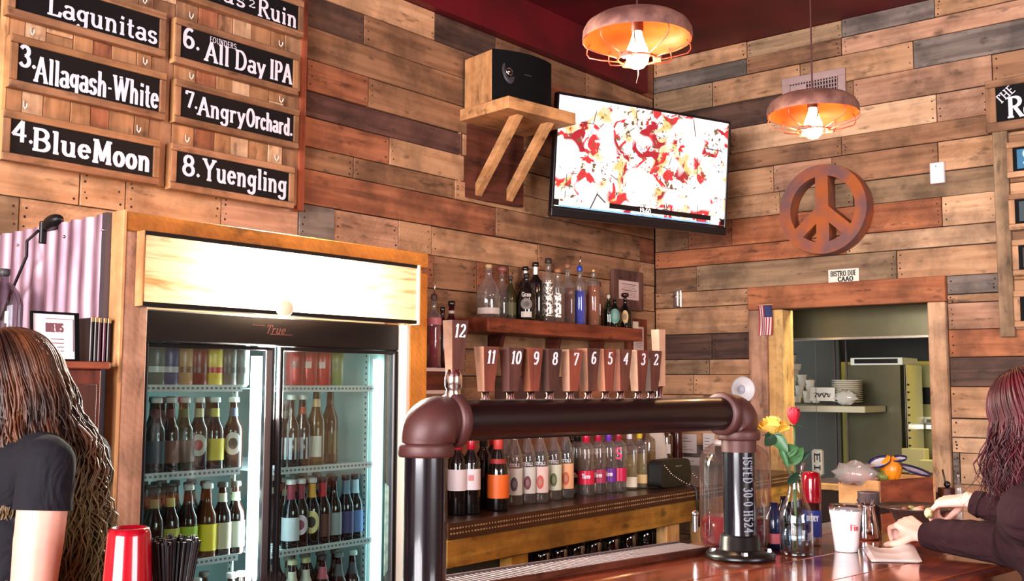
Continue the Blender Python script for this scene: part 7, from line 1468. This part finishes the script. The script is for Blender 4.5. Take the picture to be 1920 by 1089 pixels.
# ---- bartender at the left
SK1 = skin_mat('skin_fair', (222, 160, 142)); TSH = cloth('black_cotton', (26, 24, 30), .6)
KB = 1.12
def c1(a, b, z): return cw(a*KB, b*KB, 1.5+(z-1.5)*KB if z > .95 else z)
org = c1(-.88, 1.95, 0); org.z = 0.002
pw = thing('person', 'person with long wavy brown hair in a black t-shirt, behind the bar at the left', 'person', tuple(org))
hc_ = c1(-.935, 1.93, 1.482); fd1 = (-R2_+F2_*.25).normalized(); hp, HP, HM = head_parts(hc_, fd1, .35)
sL = c1(-.792, 1.785, 1.362); sR = c1(-.86, 2.10, 1.352); eL = c1(-.798, 1.755, 1.10); wL = c1(-1.00, 1.76, .985); eR = c1(-.90, 2.14, 1.10); wR = c1(-1.08, 2.06, 1.03)
hipL, hipR = c1(-.87, 1.88, .90), c1(-.87, 2.01, .90); knL, knR = c1(-.87, 1.88, .50), c1(-.88, 2.03, .50); anL, anR = c1(-.85, 1.88, .09), c1(-.86, 2.04, .09)
torso = [(c1(-.865, 1.87, 1.335), .070, c1(-.875, 2.00, 1.33), .070), (c1(-.87, 1.89, 1.20), .095, c1(-.875, 1.98, 1.20), .095), (c1(-.875, 1.93, 1.30), .098, c1(-.88, 1.93, 1.10), .098), (c1(-.875, 1.90, 1.08), .095, c1(-.875, 1.96, 1.08), .095), (c1(-.87, 1.88, .93), .11, c1(-.87, 1.99, .93), .11), ('e', c1(-.95, 1.88, 1.21), (.06, .06, .065)), ('e', c1(-.95, 1.985, 1.21), (.06, .06, .065))]
body = hp+torso+[(c1(-.875, 1.93, 1.39), .052, hc_-Vector((0, 0, .06)), .048), (sL, .045, c1(-.855, 1.88, 1.365), .05), (sR, .050, c1(-.87, 2.0, 1.36), .05), (sL, .047, sL.lerp(eL, .5), .045), (sL.lerp(eL, .5), .045, eL, .038), (eL, .039, eL.lerp(wL, .35), .040), (eL.lerp(wL, .35), .040, wL, .026), (sR, .05, eR, .036), (eR, .036, wR, .024),
        (hipL, .085, knL, .055), (hipR, .085, knR, .055), (knL, .055, anL, .036), (knR, .055, anR, .036), (anL, .036, anL-R2_*.12-Vector((0, 0, .045)), .03), (anR, .036, anR-R2_*.12-Vector((0, 0, .045)), .03)]
body += hand_parts(wL, wL-eL, Vector((0, 0, 1)), 1, (.5, .5, .55, .6), side=-1)+hand_parts(wR, wR-eR, Vector((0, 0, 1)), 1, (.5, .5, .55, .6), side=1)
blob('body', body, .0055, SK1, pw); face_bits(HP, HM, pw)
slv = sL.lerp(eL, .10)
shirt = [(a, ra+.012, b, rb+.012) if a != 'e' else ('e', ra, tuple(q+.011 for q in b)) for (a, ra, b, *rest) in torso for rb in ([rest[0]] if rest else [0])]
shirt += [(sL, .051, c1(-.855, 1.88, 1.365), .060), (sR, .060, c1(-.87, 2.0, 1.36), .062), (sL, .052, slv, .0515), (sR, .060, sR.lerp(eR, .4), .058)]
blob('t_shirt', shirt, .007, TSH, pw, 4)
m = MB(); d_ = (eL-sL).normalized(); m.cyl(slv-d_*.004, slv+d_*.058, .052, .0525, seg=28, caps=False); m.cyl(slv+d_*.058, slv+d_*.0585, .0525, .046, seg=28, caps=False); m.build('sleeve_hem', TSH, pw)
jn = [(hipL, .098, knL, .066), (hipR, .098, knR, .066), (knL, .066, anL+Vector((0, 0, .05)), .05), (knR, .066, anR+Vector((0, 0, .05)), .05), (c1(-.87, 1.89, .93), .122, c1(-.87, 1.98, .93), .122)]
blob('trousers', jn, .012, mat('dark_denim', (34, 36, 48), .8), pw)
for a in (anL, anR):
    m = MB(); b_ = a+(-R2_)*.11; m.cyl((a.x, a.y, .042), (b_.x, b_.y, .038), .040, .036, seg=14).ball((a.x, a.y, .044), .042, 12).ball((b_.x, b_.y, .04), .038, 12); m.build('shoe', pm((24, 22, 24), .5), pw)
H1 = hair_mat('hair_brown', (34, 16, 11), (92, 50, 28), (98, 82, 46), 1.14, 1.40)
def flow1(v, az): return R2_*(.26*max(0, 1-v*1.5))
hair('hair', hc_, fd1, H1, pw, 1500, .54, flow1, .013, 3, gap=62, flare=.03, wfreq=38, tilt=.35, rs=(.0011, .0034))
def flow2(v, az): return R2_*(.36*max(0, 1-v*1.5))-F2_*.03
hair('back_lock', hc_, fd1, H1, pw, 750, .64, flow2, .016, 8, gap=128, flare=.025, base=False, tilt=.35, rs=(.0009, .0027))
# ---- guest at the right
SK2 = skin_mat('skin_pale', (232, 182, 166)); HOOD = cloth('dark_plum_knit', (44, 21, 26), 1.)
fd2 = (R2_*-.70+F2_*.72).normalized(); lf = Vector((-fd2.y, fd2.x, 0))
org = cw(1.40, 2.58, 0); org.z = .002
pg = thing('person', 'person with dark red wavy hair in a plum hoodie, eating at the bar', 'person', tuple(org))
hc2 = cw(1.305, 2.62, 1.418); hp, HP, HM = head_parts(hc2, fd2, .30)
T0 = cw(1.36, 2.59, 0)
tp = lambda f_, l_, z: T0+fd2*f_+lf*l_+Vector((0, 0, z))
torso = [(tp(.0, .09, 1.19), .078, tp(.0, -.09, 1.19), .078), (tp(-.01, .05, 1.12), .10, tp(-.01, -.05, 1.12), .10), (tp(-.03, .05, .98), .098, tp(-.03, -.05, .98), .098), (tp(-.06, .06, .84), .115, tp(-.06, -.06, .84), .115), ('e', tp(.07, .05, 1.12), (.055, .055, .06)), ('e', tp(.07, -.05, 1.12), (.055, .055, .06))]
sL = tp(.02, .160, 1.195); sR = tp(.02, -.165, 1.20); eL = cw(1.315, 2.74, 1.085); wL = cw(1.168, 2.965, 1.080); eR = cw(1.53, 2.86, 1.085); wR = cw(1.335, 3.06, 1.168)
kL, kR = tp(.42, .10, .80), tp(.42, -.12, .80); aL, aR = tp(.40, .10, .38), tp(.40, -.12, .38)
hipL, hipR = tp(-.04, .09, .84), tp(-.04, -.09, .84)
body = hp+torso+[(tp(0, 0, 1.22), .055, hc2-Vector((0, 0, .06)), .048), (sL, .052, eL, .038), (eL, .037, wL.lerp(eL, .6), .035), (wL.lerp(eL, .6), .035, wL, .024), (sR, .052, eR, .038), (eR, .037, wR.lerp(eR, .6), .035), (wR.lerp(eR, .6), .035, wR, .024),
             (hipL, .085, kL, .058), (hipR, .085, kR, .058), (kL, .056, aL, .036), (kR, .056, aR, .036), (aL, .036, aL+fd2*.12-Vector((0, 0, .04)), .03), (aR, .036, aR+fd2*.12-Vector((0, 0, .04)), .03)]
# left hand: loosely closed, knuckles up; right hand: pinching food over the dish
hL = deep(1684, 984, 3.02)-wL; body += hand_parts(wL+hL*.12, hL+Vector((0, 0, .02)), (F2_*-.35+R2_*-.2+Vector((0, 0, .75))), 1., (.8, .9, .95, 1.0), thumb=(.55, .6, -.5), side=1)
tR = deep(1745, 945, 3.10)-wR; body += hand_parts(wR+tR*.1, tR, Vector((0, 0, 1))-F2_*.35, .98, (.85, .85, .8, .75), thumb=(.75, .35, -.75), side=-1)
blob('body', body, .0048, SK2, pg, 2); face_bits(HP, HM, pg)
hood = [(a, ra+.022, b, rb+.022) if a != 'e' else ('e', ra, tuple(q+.02 for q in b)) for (a, ra, b, *rest) in torso for rb in ([rest[0]] if rest else [0])]
cuffL = wL.lerp(eL, .10); cuffR = wR.lerp(eR, .14)
hood += [(sL, .074, tp(0, .06, 1.22), .07), (sR, .075, tp(0, -.06, 1.22), .07), (sL, .066, eL, .060), (eL, .058, cuffL, .041), (sR, .07, eR, .054), (eR, .054, cuffR, .038), (tp(-.085, .05, 1.26), .045, tp(-.085, -.05, 1.26), .045), (tp(-.09, 0, 1.27), .05, tp(-.10, 0, 1.14), .045)]
rnd = random.Random(5)
for k in range(5):
    t_ = .1+.2*k; q = eL.lerp(cuffL, t_); ax_ = (cuffL-eL).normalized(); hood.append((q+Vector((0, 0, .020))-ax_*.01+lf*.02, .046-.014*t_, q+Vector((0, 0, .016))+ax_*.014-lf*.02, .046-.014*t_))
blob('hoodie', hood, .008, HOOD, pg, 3)
for cf, el in ((cuffL, eL), (cuffR, eR)):
    m = MB(); d_ = (cf-el).normalized(); m.cyl(cf-d_*.0, cf+d_*.026, .040, .035, seg=26, caps=False); m.cyl(cf+d_*.026, cf+d_*.027, .035, .027, seg=26, caps=False); m.build('cuff', HOOD, pg)
blob('trousers', [(hipL, .1, kL, .07), (hipR, .1, kR, .07), (kL, .07, aL, .052), (kR, .07, aR, .052), (tp(-.06, .06, .82), .128, tp(-.06, -.06, .82), .128)], .012, mat('black_trousers', (26, 24, 30), .8), pg)
for a in (aL, aR):
    m = MB(); b_ = a+fd2*.14-Vector((0, 0, .05)); m.cyl(a-Vector((0, 0, .04)), b_, .042, .038, seg=14).ball(a-Vector((0, 0, .03)), .044, 12).ball(b_, .038, 12); m.build('shoe', pm((24, 22, 24), .5), pg)
H2 = hair_mat('hair_red', (34, 5, 12), (78, 12, 24), (40, 10, 14), 1.0, 1.3)
hair('hair', hc2, fd2, H2, pg, 1400, .22, lambda v, az: R2_*.04-fd2*.08, .010, 13, gap=38, flare=.08, wfreq=44, rs=(.0012, .0034), tilt=.3)
hair('hair_wisp', hc2, fd2, H2, pg, 90, .20, lambda v, az: -R2_*.10, .014, 17, gap=38, flare=.14, wfreq=60, rs=(.0012, .003), base=False, tilt=.3)
p = deep(1741, 962, 3.06); m = MB(); m.ball(p, .013, 10, sc=(1, .8, 1.2)); q_ = solo('food_bite', m, blotchy('bread_bite', (226, 206, 150), (90, 100, 50), 60), 'small bite of food pinched in the fingers of the red-haired person', 'food')
# bar stool under the guest
t = thing('bar_stool', 'wooden bar stool carrying the red-haired person', 'stool', (org.x, org.y, 0)); sc_ = tp(-.06, 0, 0)
m = MB(); m.lathe([(.001, .65), (.17, .65), (.185, .66), (.18, .683), (.001, .688)], (sc_.x, sc_.y, 0), 28); m.build('seat', wood('walnut', 'x', .4), t)
for k in range(4):
    a = PI/4+k*PI/2; m = MB(); m.cyl((sc_.x+.19*math.cos(a), sc_.y+.19*math.sin(a), 0.001), (sc_.x+.12*math.cos(a), sc_.y+.12*math.sin(a), .65), .018, .02, seg=10); m.build('leg', wood('walnut', 'z', .4), t)
m = MB(); m.tube([(sc_.x+.165*math.cos(a), sc_.y+.165*math.sin(a), .26) for a in [2*PI*i/24 for i in range(24)]], .009, 6, closed=True); m.build('foot_ring', STE, t)
# tidy: drop the helper property
for o in D.objects:
    if '_o' in o: del o['_o']
